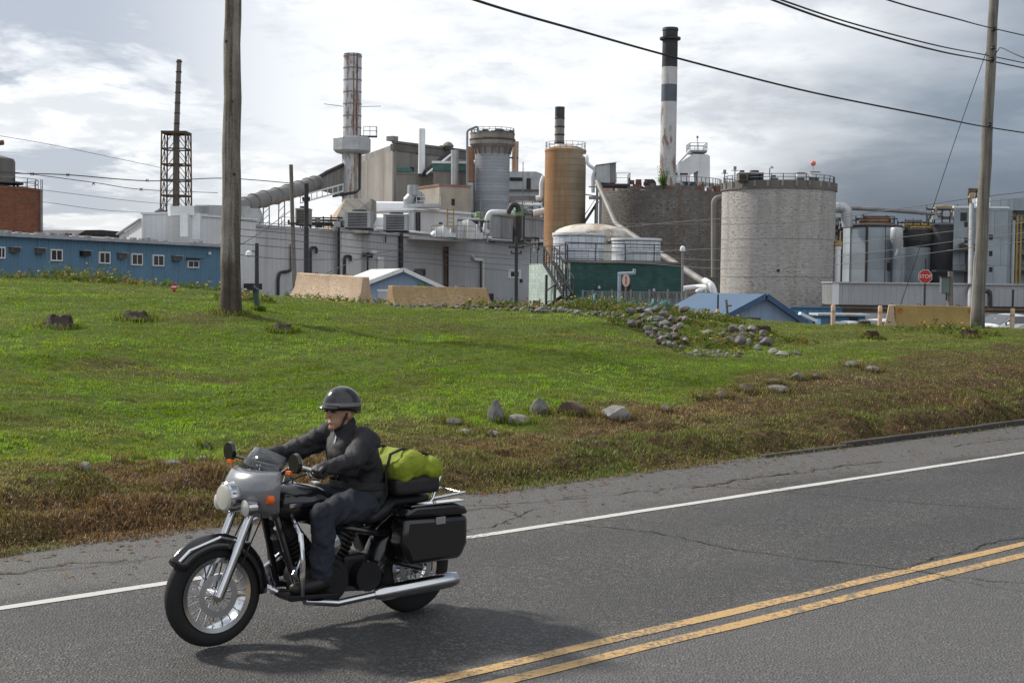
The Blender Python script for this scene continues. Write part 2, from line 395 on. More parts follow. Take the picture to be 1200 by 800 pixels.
# wheel tracks run along the road: a little smoother and darker; the shoulder beyond the edge line is paler and dusty
mp = nd(nt, 'ShaderNodeMapping', vector_type='POINT'); mp.inputs['Rotation'].default_value = (0, 0, -atan2(S2.y, S2.x)); nt.links.new(tc, mp.inputs[0])
sx = nd(nt, 'ShaderNodeSeparateXYZ'); nt.links.new(mp.outputs[0], sx.inputs[0])
nn = nd(nt, 'ShaderNodeMath', operation='ADD'); nt.links.new(sx.outputs[1], nn.inputs[0]); nt.links.new(ramp(nt, n1.outputs[0], .3, .7, -.3, .3), nn.inputs[1])
for tc_ in (6.95, 8.55):                                          # polished wheel tracks with oil drip between
    ab = nd(nt, 'ShaderNodeMath', operation='SUBTRACT'); nt.links.new(nn.outputs[0], ab.inputs[0]); ab.inputs[1].default_value = tc_
    ab2 = nd(nt, 'ShaderNodeMath', operation='ABSOLUTE'); nt.links.new(ab.outputs[0], ab2.inputs[0])
    c = mixc(nt, ramp(nt, ab2.outputs[0], .15, .55, .35, 0), c, (.04, .04, .041))
n3 = nd(nt, 'ShaderNodeTexNoise', Scale=.9, Detail=7.0, Roughness=.7); nt.links.new(tc, n3.inputs['Vector'])
c = mixc(nt, ramp(nt, n3.outputs[0], .60, .68, 0, .4), c, (.028, .027, .026))
c = mixc(nt, ramp(nt, nn.outputs[0], 9.35, 9.75, 0, .28), c, (.16, .155, .145))
c = mixc(nt, ramp(nt, nn.outputs[0], 5.9, 6.3, .35, 0), c, (.15, .15, .15))
nt.links.new(c, b.inputs['Base Color']); b.inputs['Roughness'].default_value = .72; b.inputs['Specular IOR Level'].default_value = .4
bp = nd(nt, 'ShaderNodeBump', Strength=.9, Distance=.012); nt.links.new(vr.outputs['Distance'], bp.inputs['Height']); nt.links.new(bp.outputs[0], b.inputs['Normal'])
m_asphalt = m
strip('road', m_asphalt, 0.7, 11.32, -60, 200, 0.0, 2.0, .0)
def paint(name, col, wear, dark):
    m, nt, b = new_mat(name); tc = nd(nt, 'ShaderNodeTexCoord').outputs['Object']
    n1 = nd(nt, 'ShaderNodeTexNoise', Scale=28.0, Detail=8.0, Roughness=.75); nt.links.new(tc, n1.inputs['Vector'])
    n2 = nd(nt, 'ShaderNodeTexNoise', Scale=1.6, Detail=3.0); nt.links.new(tc, n2.inputs['Vector'])
    ad = nd(nt, 'ShaderNodeMath', operation='MULTIPLY_ADD'); nt.links.new(n2.outputs[0], ad.inputs[0]); ad.inputs[1].default_value = .35; nt.links.new(n1.outputs[0], ad.inputs[2])
    c = mixc(nt, ramp(nt, ad.outputs[0], wear, wear + .10), dark, col)
    c = mixc(nt, ramp(nt, n2.outputs[0], .3, .7, .0, .25), c, tuple(x * .6 for x in col))
    nt.links.new(c, b.inputs['Base Color']); b.inputs['Roughness'].default_value = .7
    return m
m_pw = paint('white_road_paint', (.50, .50, .48), .52, (.13, .13, .13))
m_py = paint('yellow_road_paint', (.47, .30, .12), .60, (.12, .10, .08))
strip('white_edge_line', m_pw, 9.31, 9.42, -60, 200, .004, .25, .03, 5)
strip('yellow_centre_line', m_py, 6.085, 6.20, -60, 200, .004, .25, .03, 8)
strip('yellow_centre_line', m_py, 5.835, 5.95, -60, 200, .004, .25, .03, 12)
strip('white_edge_line', m_pw, 2.75, 2.86, -60, 200, .004, .5, .02, 15)
m_crack = mat('crack_tar', (.022, .021, .021), .9, bump=0)
m_crackweed = mat('crack_weeds', (.06, .045, .03), .95, var=.5, scale=6, bump=.3)
def crack(pix, w, mtl=None, jit=.035, dz=.006, seed=0):
    r = random.Random(seed); pts = []
    base = []
    for px, py in pix:
        v = ray(px, py); g = GRADE
        k = -CAM_H / (v.z - g * (S2.x * v.x + S2.y * v.y)); p = CAM + v * k; base.append(Vector((p.x, p.y)))
    for a, c_ in zip(base, base[1:]):
        n = max(2, int((c_ - a).length / .07))
        for i in range(n): pts.append(a.lerp(c_, i / n))
    pts.append(base[-1])
    out = []; o1 = 0
    for i, p in enumerate(pts):
        d = (pts[min(i + 1, len(pts) - 1)] - pts[max(i - 1, 0)]).normalized(); nrm = Vector((-d.y, d.x))
        o1 = o1 * .8 + r.uniform(-jit, jit); q = p + nrm * o1
        ww = w * r.uniform(.15, 1.05)
        za = q - nrm * ww / 2; zb = q + nrm * ww / 2
        out.append((Vector((za.x, za.y, float(road_z(za.x, za.y)) + dz)), Vector((zb.x, zb.y, float(road_z(zb.x, zb.y)) + dz))))
    o = MB().grid([[a for a, _ in out], [c_ for _, c_ in out]]).build('road_crack', mtl or m_crack, recalc=False)
    tag(o, kind='structure'); return o
CR = [([(640, 612), (760, 624), (900, 650), (1040, 668), (1110, 676), (1200, 684)], .02), ([(905, 575), (1000, 582), (1100, 592), (1230, 598)], .018), ([(1060, 668), (1090, 657), (1150, 640), (1230, 625)], .02),
      ([(540, 592), (610, 590), (640, 588), (700, 583)], .02), ([(520, 625), (575, 617), (612, 606), (635, 596)], .02), ([(612, 606), (600, 598), (575, 592)], .015),
      ([(830, 570), (930, 574), (1010, 566), (1060, 560)], .015), ([(300, 652), (380, 640), (470, 640)], .02), ([(0, 672), (60, 668), (160, 655), (215, 648)], .015),
      ([(1100, 676), (1180, 690), (1260, 700)], .012)]
for i, (pp, w) in enumerate(CR): crack(pp, w, seed=i)
CW = [([(810, 572), (870, 562), (935, 555), (985, 545), (1040, 540)], .05), ([(0, 672), (90, 662), (150, 656)], .03), ([(660, 585), (760, 576), (810, 568)], .03), ([(1120, 523), (1170, 516), (1230, 510)], .035), ([(500, 603), (560, 597), (605, 592)], .03)]
for i, (pp, w) in enumerate(CW): crack(pp, w, m_crackweed, .05, .008, 50 + i)
m_kerb = mat('granite_kerb', (.06, .056, .052), .85, var=.3, scale=2, stain=(.035, .03, .025), amt=.7, streak=.5, sscale=2.5, bump=.5, bscale=20)
kb = MB()
s = 13.9
while s < 46:
    L = random.uniform(1.5, 2.1); t0 = 11.17 + random.uniform(-.025, .025); hh = (.10 if s > 14 else .035) + random.uniform(-.035, .02)
    a, c_ = rp(s, t0), rp(s + L - .03, t0 + random.uniform(-.02, .02))
    a2, c2 = a + Vector((T2.x, T2.y, 0)) * .09, c_ + Vector((T2.x, T2.y, 0)) * .09
    b0 = len(kb.v)
    kb.v += [tuple(p + Vector((0, 0, z))) for z in (-.1, hh) for p in (a, c_, c2, a2)]
    for q in ((4, 5, 6, 7), (0, 1, 5, 4), (1, 2, 6, 5), (2, 3, 7, 6), (3, 0, 4, 7)): kb.f.append(tuple(b0 + i for i in q))
    s += L
tag(kb.build('kerb', m_kerb, bevel=.015), kind='structure')
# ------------------------------------------------------------------ grass, dry grass, leaves, weeds (stuff)
def blade_material(name, trans):
    m, nt, b = new_mat(name)
    out = nt.nodes['Material Output']
    a = nd(nt, 'ShaderNodeAttribute', attribute_name='tint', attribute_type='GEOMETRY').outputs['Color']
    nt.links.new(a, b.inputs['Base Color']); b.inputs['Roughness'].default_value = .55; b.inputs['Specular IOR Level'].default_value = .25
    t = nd(nt, 'ShaderNodeBsdfTranslucent'); nt.links.new(mixc(nt, 1.0, a, (1.0, 1.05, .6), 'MULTIPLY'), t.inputs[0])
    mx = nd(nt, 'ShaderNodeMixShader'); mx.inputs[0].default_value = trans
    nt.links.new(b.outputs[0], mx.inputs[1]); nt.links.new(t.outputs[0], mx.inputs[2]); nt.links.new(mx.outputs[0], out.inputs[0])
    return m
m_blade = blade_material('grass_blades', .42)
m_dryblade = blade_material('dry_blades', .3)
def blades(name, mtl, x, y, hgt, wid, lean, cols, zoff=0.0, ldir=None):
    """one triangle-and-a-half blade per root, all in one mesh"""
    n = len(x); z = np.maximum(height(x, y), road_z(x, y) - .005) + zoff
    yaw = rng.uniform(0, 2 * pi, n) if ldir is None else ldir
    face = rng.uniform(0, 2 * pi, n)
    wx, wy = np.cos(face) * wid / 2, np.sin(face) * wid / 2
    lx, ly = np.cos(yaw) * lean * hgt, np.sin(yaw) * lean * hgt
    P0 = np.stack([x - wx, y - wy, z - .01], -1); P1 = np.stack([x + wx, y + wy, z - .01], -1)
    mx_, my_, mz = x + lx * .35, y + ly * .35, z + hgt * .62
    P2 = np.stack([mx_ + wx * .8, my_ + wy * .8, mz], -1); P3 = np.stack([mx_ - wx * .8, my_ - wy * .8, mz], -1)
    P4 = np.stack([x + lx, y + ly, z + hgt * np.sqrt(np.clip(1 - lean ** 2 * .6, .1, 1))], -1)
    V = np.stack([P0, P1, P2, P3, P4], 1).reshape(-1, 3)
    k = np.arange(n)[:, None] * 5
    Fc = np.concatenate([k + np.array([0, 1, 2]), k + np.array([0, 2, 3]), k + np.array([3, 2, 4])], 0)
    me = bpy.data.meshes.new(name); np_mesh(me, V, Fc)
    at_ = me.color_attributes.new('tint', 'FLOAT_COLOR', 'POINT')
    cc = np.ones((n, 5, 4), np.float32); cc[:, :, :3] = cols[:, None, :]
    at_.data.foreach_set('color', cc.ravel())
    me.polygons.foreach_set('use_smooth', [True] * len(me.polygons))
    me.materials.append(mtl)
    o = bpy.data.objects.new(name, me); COL.objects.link(o); tag(o, kind='stuff'); return o
def scatter(n, d0, d1, marg=1.12, power=1.0):
    """roots spread so that each square of the view gets about as many near and far"""
    u = rng.random(n); D = 1 / (1 / d0 + u * (1 / d1 - 1 / d0)) if power == 1 else d0 + u * (d1 - d0)
    a = rng.uniform(-1, 1, n) * 600 / FPX * marg
    return a * D, D
# mown lawn
x, y = scatter(640000, 11.2, 47)
x = np.clip(x, -24.5, 32)
t = x * T2.x + y * T2.y
bm_ = brown_mask(x, y)
keep = (t > 12.4) & (rng.random(len(x)) > bm_ * .62) & (y < 46 + rng.random(len(x)) * 4)
clump = fbm(x * 2.6, y * 2.6, 61); stripe = np.clip((fbm((x * S2.x + y * S2.y) * .22, t * 1.15, 5, 3) - .5) * 2.6 + .5, 0, 1)
tuft = fbm(x * 7.5, y * 7.5, 63, 2)
keep &= rng.random(len(x)) < np.clip((tuft - .30) * 3.2, .08, 1) * (.45 + 1.0 * clump)
x, y, bm_, clump, stripe, tuft = x[keep], y[keep], bm_[keep], clump[keep], stripe[keep], tuft[keep]
D = y
n = len(x)
h_ = .72 * (.016 + .055 * np.clip(clump * 1.6 - .35, 0, 1) * rng.random(n) + .06 * np.clip(tuft * 2 - .7, 0, 1) * rng.random(n)) * (1 + .5 * (fbm(x * .7, y * .7, 77) - .5))
w_ = np.clip(.0055 + D * .00036, .006, .02)
big = fbm(x * .22, y * .22, 71)[:, None]; med = fbm(x * 1.4, y * 1.4, 73)[:, None]; rr = rng.random((n, 1))
lush = np.array([.090, .185, .014]); lime = np.array([.275, .42, .036]); olive = np.array([.17, .165, .045]); straw = np.array([.26, .20, .10])
rr = .12 + .72 * rr; c = lush * (1 - rr) + lime * rr
c = c * (1 - np.clip((med - .42) * 2.6, 0, .75)) + olive * np.clip((med - .42) * 2.6, 0, .75)
k = np.clip(bm_[:, None] * .8 + (rng.random((n, 1)) < .07) * .7 + np.clip((big - .55) * 2.4, 0, .4), 0, 1); c = c * (1 - k) + straw * k
c = c * (.66 + .68 * stripe[:, None] + .2 * rng.random((n, 1)))
dirn = fbm(x * .55, y * .55, 55) * 14 + fbm(x * 3.5, y * 3.5, 57) * 3 + rng.normal(0, .8, n)
blades('grass', m_blade, x, y, h_, w_, .30 + .75 * rng.random(n), c, ldir=dirn)
# rank dry grass on the roadside bank and along brown patches
x, y = scatter(330000, 10.6, 42)
x = np.clip(x, -24.5, 32)
t = x * T2.x + y * T2.y; s_ = x * S2.x + y * S2.y
bm_ = brown_mask(x, y); cl = fbm(x * 1.8, y * 1.8, 81)
keep = (t > 11.32 - .42 * fbm(x * 1.7, y * 1.7, 33)) & (rng.random(len(x)) < np.clip(bm_ * 1.3 - .25, 0, 1)) & (rng.random(len(x)) < .25 + 1.3 * cl)
x, y, t, s_, cl = x[keep], y[keep], t[keep], s_[keep], cl[keep]; n = len(x)
edge_ = np.exp(-((t - 11.9) / .9) ** 2)
flat = rng.random(n) > cl * .95
h_ = (.025 + .085 * cl * rng.random(n)) * (.65 + .75 * edge_) ; w_ = np.clip(.005 + y * .0003, .006, .016)
rr = rng.random((n, 1)); gg = (fbm(x * .9, y * .9, 91)[:, None] - .42) * 3.2 + edge_[:, None] * np.where(s_ > 12, .55, .1)[:, None] + np.clip((s_ - 14) / 12, 0, .42)[:, None]
brown = np.array([.085, .052, .028]) * (1 - rr) + np.array([.36, .215, .11]) * rr ** 1.2
greeny = np.array([.06, .11, .014]) * (1 - rr) + np.array([.22, .25, .06]) * rr
k = np.clip(gg + (rng.random((n, 1)) - .5) * .5, 0, .95)
c = brown * (1 - k) + greeny * k
blades('dry_grass', m_dryblade, x, y, h_, w_, np.where(flat, 1.0 + .25 * rng.random(n), .35 + .5 * rng.random(n)), c)
# taller weeds on the crest of the lawn
xs, ys, hs, cs = [], [], [], []
WEEDS = [(at(px, 333, D), r, h, k) for px, D, r, h, k in
         [(60, 38, 2.2, .30, 100), (100, 38.5, 1.2, .55, 90), (125, 38, 1.0, .38, 70), (170, 38, 2.0, .26, 80), (225, 38, 1.6, .24, 70), (20, 38, 1.5, .22, 60), (288, 33, .7, .25, 60),
          (640, 40, 1.4, .3, 100), (690, 40, 1.0, .4, 120), (720, 39, 1.0, .4, 90), (745, 38, .9, .4, 60), (800, 37, .9, .4, 70), (825, 37, 1.1, .4, 100), (835, 38, 1.0, .3, 80), (822, 33, 1.0, .25, 60), (822, 30, .7, .25, 50), (735, 31, .6, .3, 40),
          (830, 29, 1.0, .2, 60), (905, 31, 1.0, .25, 80), (1100, 38, 1.2, .3, 90), (1140, 36, .8, .25, 60), (395, 40, 1.5, .22, 80), (575, 40, .8, .3, 70)]]
V, Fc, Cc = [], [], []
def leaf(p, d, L, w, col, side=None):
    d = Vector(d).normalized(); sd = (side or d.cross(Vector((random.uniform(-1, 1), random.uniform(-1, 1), random.uniform(-.3, 1))))).normalized() * w / 2
    b0 = len(V); q = Vector(p) + d * L * .5
    V.extend([tuple(p), tuple(q + sd), tuple(Vector(p) + d * L), tuple(q - sd)]); Fc.append((b0, b0 + 1, b0 + 2, b0 + 3)); Cc.extend([col] * 4)
for c0, r, h, k in WEEDS:
    for i in range(k):
        a = random.uniform(0, 2 * pi); rad = r * sqrt(random.random()); X, Y = c0.x + rad * cos(a), c0.y + rad * sin(a) * .6
        z0 = hz(X, Y); hh = h * .8 * random.uniform(.3, 1.15); dr = Vector((random.uniform(-.35, .35), random.uniform(-.35, .35), 1)).normalized()
        base = Vector((X, Y, z0)); g = random.random()
        col = (.06 + .09 * g, .10 + .09 * g, .02 + .02 * g) if random.random() < .7 else (.17 + .08 * g, .13 + .05 * g, .05)
        leaf(base, dr, hh, .014, tuple(v * .8 for v in col))
        for j in range(random.randint(4, 9)):
            f = random.uniform(.15, 1); p = base + dr * hh * f; aa = random.uniform(0, 2 * pi)
            leaf(p, (cos(aa), sin(aa), random.uniform(0, 1)), random.uniform(.05, .12), random.uniform(.025, .05), col)
        if random.random() < .06:
            for j in range(5): leaf(base + dr * hh, (random.uniform(-1, 1), random.uniform(-1, 1), .5), .05, .04, (.62, .50, .10) if random.random() < .6 else (.6, .58, .5))
def flush(name, mtl, kind='stuff'):
    me = bpy.data.meshes.new(name); np_mesh(me, np.array(V), np.array(Fc))
    ca = me.color_attributes.new('tint', 'FLOAT_COLOR', 'POINT'); ca.data.foreach_set('color', np.concatenate([np.array(Cc), np.ones((len(Cc), 1))], 1).astype(np.float32).ravel())
    me.materials.append(mtl); o = bpy.data.objects.new(name, me); COL.objects.link(o)
    if kind: tag(o, kind=kind)
    V.clear(); Fc.clear(); Cc.clear(); return o
flush('weeds', m_blade)
# fallen leaves at the pavement edge
for i in range(2600):
    s = random.uniform(3, 30); t = 11.25 + random.gauss(.15, .28) if random.random() < .8 else random.uniform(9.6, 11.2)
    X, Y = st2xy(s, t); z = max(hz(X, Y), float(road_z(X, Y))) + .012
    a = random.uniform(0, 2 * pi); g = random.random()
    col = random.choice([(.14, .06, .025), (.20, .10, .04), (.10, .055, .03), (.24, .15, .06), (.2, .05, .02)])
    leaf((X, Y, z), (cos(a), sin(a), random.uniform(-.05, .35)), random.uniform(.035, .075), random.uniform(.025, .05), tuple(v * (.6 + .6 * g) for v in col), Vector((-sin(a), cos(a), random.uniform(-.3, .3))))
flush('fallen_leaves', m_dryblade)

# ------------------------------------------------------------------ stones
m_stone = mat('field_stone', (.155, .15, .148), .9, var=.35, scale=3, stain=(.09, .085, .08), amt=.6, streak=1, sscale=4, bump=.5, bscale=22)
m_stonepale = mat('pale_field_stone', (.255, .245, .235), .9, var=.25, scale=3, stain=(.15, .14, .13), amt=.5, streak=1, sscale=4, bump=.5, bscale=22)
m_stonebrown = mat('brown_field_stone', (.12, .088, .066), .9, var=.35, scale=3, stain=(.04, .03, .025), amt=.6, streak=1, sscale=4, bump=.6, bscale=22)
def rock_mesh(seed, sub=3, rough=.28):
    r = random.Random(seed); bm = bmesh.new(); bmesh.ops.create_icosphere(bm, subdivisions=sub, radius=.5)
    planes = [(Vector((r.uniform(-1, 1), r.uniform(-1, 1), r.uniform(-.6, 1))).normalized(), r.uniform(.31, .44)) for _ in range(14)]
    for v in bm.verts:
        for nrm, dd in planes:
            e = v.co.dot(nrm) - dd
            if e > 0: v.co -= nrm * e * 1.0
        k = fbm(np.array([v.co.x * 3 + seed * 5]), np.array([v.co.y * 3 + v.co.z * 2.3]), seed)[0] - .5
        v.co *= 1 + k * rough
    me = bpy.data.meshes.new('stone'); bm.to_mesh(me); bm.free()
    me.polygons.foreach_set('use_smooth', [True] * len(me.polygons)); me.set_sharp_from_angle(angle=radians(28))
    return me
ROCKS = [[rock_mesh(i * 3 + j) for i in range(4)] for j in range(3)]
for j, mm in enumerate((m_stone, m_stonepale, m_stonebrown)):
    for me in ROCKS[j]: me.materials.append(mm)
def rock(name, label, cat, loc, size, kind=0, rz=None, group=None, tilt=.2, me=None):
    o = bpy.data.objects.new(name, me or random.choice(ROCKS[kind])); COL.objects.link(o)
    o.location = loc; o.scale = size; o.rotation_euler = (random.uniform(-tilt, tilt), random.uniform(-tilt, tilt), random.uniform(0, 6.28) if rz is None else rz)
    return tag(o, label, cat, group)
BOULD = [(580, 496, 22, 25, 0, 'upright grey boulder at the lawn edge, tallest of the row behind the motorcycle'), (607, 499, 27, 11, 1, 'flat pale boulder lying in front of the upright grey one'),
         (631, 487, 25, 18, 0, 'blocky grey boulder beside the dark brown square one'), (670, 488, 32, 18, 2, 'dark brown squared boulder on the lawn edge'), (722, 491, 40, 15, 1, 'long pale grey rounded boulder half sunk in the bank'),
         (780, 485, 15, 9, 1, 'small pale round boulder alone on the brown bank'), (846, 468, 18, 8, 0, 'low grey boulder at the foot of the line climbing to the right'), (877, 461, 22, 11, 2, 'brownish boulder half buried in the climbing line'),
         (912, 460, 26, 8, 1, 'flat pale slab boulder in the climbing line'), (908, 452, 14, 8, 0, 'small grey boulder just above the flat pale slab'), (936, 447, 21, 10, 0, 'pointed grey boulder leaning up the slope'), (958, 445, 17, 6, 0, 'low grey boulder right of the pointed one'),
         (1000, 431, 22, 7, 0, 'dull grey boulder sunk deep in lawn grass by the topmost pair'), (1025, 437, 20, 7, 1, 'pale boulder at the right end of the climbing line'),
         (95, 556, 20, 12, 1, 'round pale boulder at the far left of the bank'), (196, 549, 34, 7, 0, 'long flat grey boulder on the left bank'), (234, 543, 20, 7, 1, 'short pale flat boulder left of the motorcycle'), (237, 527, 12, 8, 0, 'small grey boulder uphill of the short pale flat one'),
         (138, 546, 14, 6, 0, 'little grey boulder between the round pale and long flat ones'), (530, 499, 24, 8, 0, 'mossy low grey boulder just behind the rider'), (545, 511, 28, 7, 1, 'pale low boulder below the mossy one'), (578, 511, 20, 6, 1, 'sunken pale boulder in brown grass below the upright one'), (160, 541, 13, 5, 0, 'tiny grey boulder behind the little one on the left bank'), (820, 471, 13, 6, 1, 'small pale boulder just left of the climbing line')]
for px, py, w, h, k, lab in BOULD:
    p = ground_at(px, py); m_ = p.y / FPX
    W, Hh = w * m_ * 1.12, h * m_ * 1.25
    rock('boulder', lab, 'boulder', p + Vector((0, .1, Hh * .24)), (W * 1.05, W * .8, Hh * 1.25), k, rz=random.uniform(-.5, .5), tilt=.1)
# grass left long round the boulders and stumps, where the mower cannot reach
rx, ry = [], []
for px, py, w, h, k, lab in BOULD:
    p = ground_at(px, py); W = w * p.y / FPX
    for i in range(int(60 + 260 * W)):
        a = random.uniform(0, 2 * pi); f_ = random.uniform(.42, .75); rx.append(p.x + W * f_ * cos(a)); ry.append(p.y + .1 + W * f_ * .8 * sin(a))
for px, py, wp in ((70, 384, 30), (159, 373, 27), (332, 388, 20), (1022, 397, 15), (1136, 395, 18), (893, 391, 19), (1013, 383, 14), (270, 367, 24), (1145, 385, 16), (303, 364, 8), (1113, 383, 9)):
    p = ground_at(px, py); W = wp * p.y / FPX
    for i in range(420): a = random.uniform(0, 2 * pi); f_ = random.uniform(.5, 1.1); rx.append(p.x + W * f_ * cos(a)); ry.append(p.y + W * f_ * sin(a))
rx, ry = np.array(rx), np.array(ry); n = len(rx); rr = rng.random((n, 1)); k = np.clip(brown_mask(rx, ry)[:, None] * .8 + (rng.random((n, 1)) < .25) * .6, 0, 1)
c = (np.array([.09, .15, .014]) * (1 - rr) + np.array([.24, .31, .035]) * rr) * (1 - k) + (np.array([.09, .06, .03]) * (1 - rr) + np.array([.32, .22, .12]) * rr) * k
blades('long_grass', m_blade, rx, ry, .05 + .10 * rng.random(n), np.clip(.006 + ry * .0003, .006, .016), .3 + .7 * rng.random(n), c)
def in_poly(x, y, pg):
    c = False
    for i in range(len(pg)):
        (x1, y1), (x2, y2) = pg[i], pg[i - 1]
        if (y1 > y) != (y2 > y) and x < (x2 - x1) * (y - y1) / (y2 - y1) + x1: c = not c
    return c
def pile(pg, n, w0, w1, label, group, lift=.10, mind=.8):
    xs = [p[0] for p in pg]; ys = [p[1] for p in pg]; got = []; tries = 0
    while len(got) < n and tries < n * 60:
        tries += 1
        px, py = random.uniform(min(xs), max(xs)), random.uniform(min(ys), max(ys))
        if not in_poly(px, py, pg): continue
        w = random.uniform(w0, w1)
        if any(abs(px - a) < (w + c_) * .5 * mind and abs(py - b_) < (w + c_) * .27 * mind for a, b_, c_ in got): continue
        got.append((px, py, w)); p = ground_at(px, py); W = w * p.y / FPX
        rock('stone', label, 'stone', p + Vector((0, 0, W * .18 + random.uniform(0, lift))), (W * 1.15, W * random.uniform(.8, 1.1), W * random.uniform(.6, .85)), random.choice((0, 0, 0, 1, 1, 2)), group=group, tilt=.5)
pile([(733, 378), (748, 368), (775, 367), (800, 371), (803, 383), (792, 390), (806, 402), (800, 411), (778, 413), (765, 404), (752, 394), (736, 384)], 120, 7, 15, 'rounded grey stone in the big rubble pile at the end of the lawn', 'stones of the big rubble pile', .2, .62)
pile([(838, 400), (850, 391), (870, 388), (890, 391), (905, 402), (900, 409), (880, 410), (858, 408), (840, 407)], 24, 10, 17, 'round grey stone in the smaller heap right of the big rubble pile', 'stones of the smaller heap', .08, .7)
pile([(800, 415), (830, 411), (870, 415), (868, 419), (820, 419)], 34, 4, 8, 'small pale cobble scattered below the smaller stone heap', 'small cobbles below the heap', .0, .8)
pile([(572, 360), (650, 363), (735, 371), (735, 379), (700, 371), (640, 367), (572, 364)], 46, 5, 9.5, 'grey stone in the row along the crest of the lawn', 'stones along the crest', .03, .7)
pile([(455, 356), (572, 360), (572, 364), (455, 360)], 30, 5, 9, 'small stone lying against the foot of the long tan barrier', 'small stones at the long tan barrier', .0, .8)
for px, py, w, h, k, lab in [(907, 415, 16, 9, 1, 'first pale stone trailing down from the smaller heap'), (918, 418, 18, 7, 1, 'flat pale stone at the tail of the smaller heap'), (933, 417, 11, 6, 0, 'last small grey stone at the tail of the smaller heap'), (830, 391, 14, 6, 1, 'single pale stone in grass above the smaller heap')]:
    p = ground_at(px, py); m_ = p.y / FPX
    rock('boulder', lab, 'boulder', p + Vector((0, .1, h * m_ * .3)), (w * m_ * 1.1, w * m_ * .9, h * m_ * 1.2), k, tilt=.1)

# ------------------------------------------------------------------ stumps
m_stump = mat('rotten_stump', (.075, .06, .048), .95, var=.45, scale=4, stain=(.03, .024, .02), amt=.8, streak=.3, sscale=6, bump=.9, bscale=24)
m_sod = mat('dry_sod', (.05, .036, .022), 1.0, var=.5, scale=6, bump=.9, bscale=20)
def stump(px, py, wpx, hpx, label, mtl):
    p = ground_at(px, py); R_ = wpx * p.y / FPX / 2; Hh = hpx * p.y / FPX
    th = thing('tree_stump', label, 'stump', p)
    rows = []; N = 30; r = random.Random(px)
    rag = [r.uniform(.78, 1.08) for _ in range(N)]; fl = [1 + .35 * max(0, sin(k * 2 * pi / N * 5 + px)) for k in range(N)]
    for f, rr in ((-.15, 1.3), (.06, 1.15), (.3, 1.02), (.7, .95), (.95, .86), (1.0, .6), (.85, .2)):
        rows.append([(R_ * rr * (fl[k % N] if f < .3 else 1 + .12 * sin(k * 3.3)) * cos(2 * pi * k / N), R_ * rr * (fl[k % N] if f < .3 else 1) * sin(2 * pi * k / N), Hh * f * (rag[k % N] if f > .5 else 1)) for k in range(N + 1)])
    MB().grid(rows).build('trunk', mtl, th, smooth=True)
    b_ = MB()
    for k in range(5):
        a = r.uniform(0, 6.28); b_.tube([(R_ * .9 * cos(a), R_ * .9 * sin(a), Hh * .25), (R_ * 1.5 * cos(a + .1), R_ * 1.5 * sin(a + .1), Hh * .03), (R_ * 2.0 * cos(a + .2), R_ * 2 * sin(a + .2), -Hh * .2)], [R_ * .22, R_ * .15, R_ * .05], 7)
    b_.build('root', mtl, th, smooth=True)
stump(70, 384, 30, 15, 'broad ragged tree stump high on the left of the lawn', m_stump)
stump(159, 373, 27, 9, 'lower dark tree stump left of the big wooden pole', m_stump)
stump(332, 388, 20, 9, 'small flat grey tree stump right of the big wooden pole', m_stump)
stump(1022, 397, 15, 9, 'dark decayed stump in front of the right tan barrier', m_sod)
stump(1136, 395, 18, 9, 'dark decayed stump at the foot of the right pole', m_sod)
stump(893, 391, 19, 9, 'dark mossy stump above the smaller stone heap', m_sod)
stump(1013, 383, 14, 7, 'dark low stump just left of the right tan barrier', m_sod)

# ------------------------------------------------------------------ utility poles
def pole(name, label, pts, r0, r1, mtl, dark=True):
    """pts: base point, top point (leaning as it stands)"""
    a, b_ = Vector(pts[0]), Vector(pts[1]); n = 16
    th = thing(name, label, 'utility pole', a)
    P_ = [Vector((0, 0, -.4))] + [(b_ - a) * (i / n) + Vector((.012 * sin(i * 1.7 + a.x), .012 * cos(i * 2.3), 0)) for i in range(n + 1)]
    MB().tube(P_, [r0 * 1.03] + [r0 + (r1 - r0) * i / n + (r0 * .10 if i == 0 else 0) for i in range(n + 1)], 20).build('trunk', mtl, th, smooth=True)
    return th, a, b_
bL = ground_at(270, 367); D0 = bL.y; tL = at(274, -140, D0)
polL, a, b_ = pole('utility_pole', 'thick weathered wooden utility pole standing on the lawn beside the three tree stumps', (bL, tL), 24 * D0 / FPX / 2, 17 * D0 / FPX / 2, m_wood)
kn = MB()
for py, dx in ((50, -.4), (120, .3), (175, -.2), (262, .1), (205, .5), (300, -.3)):
    q = at(271 + dx * 10, py, D0) - a; kn.tube([q + Vector((0, -.10, 0)), q + Vector((0, -.172, 0))], [.05, .025], 8)
kn.build('knot', m_stump, polL)
MB().tube([(a - a) + Vector((.17, -.05, .05)), Vector((.16, -.06, 2.6)), Vector((.15, -.05, 5))], .012, 6).build('ground_wire', m_wire, polL)
bR = ground_at(1145, 385); D1 = bR.y; tR = at(1168, -60, D1)
polR, a, b_ = pole('utility_pole', 'tall slim grey utility pole on the right carrying the roadside wires', (bR, tR), 15.5 * D1 / FPX / 2, 10 * D1 / FPX / 2, m_woodgrey)
ins = MB()
for py in (57, 70, 147, 35):
    q = at(1161 + (70 - py) * .045, py, D1) - a; ins.lathe([(.05, -.06), (.07, -.02), (.05, .02), (.065, .05), (.03, .08)], 10, q + Vector((0, -.16, 0))); ins.bar(q, q + Vector((0, -.16, 0)), .03)
ins.build('insulator', m_dark, polR)
MB().bar(at(1137.5, 385, D1) - a, at(1142.5, 300, D1) - a, .05, .04).build('conduit', m_steel, polR)
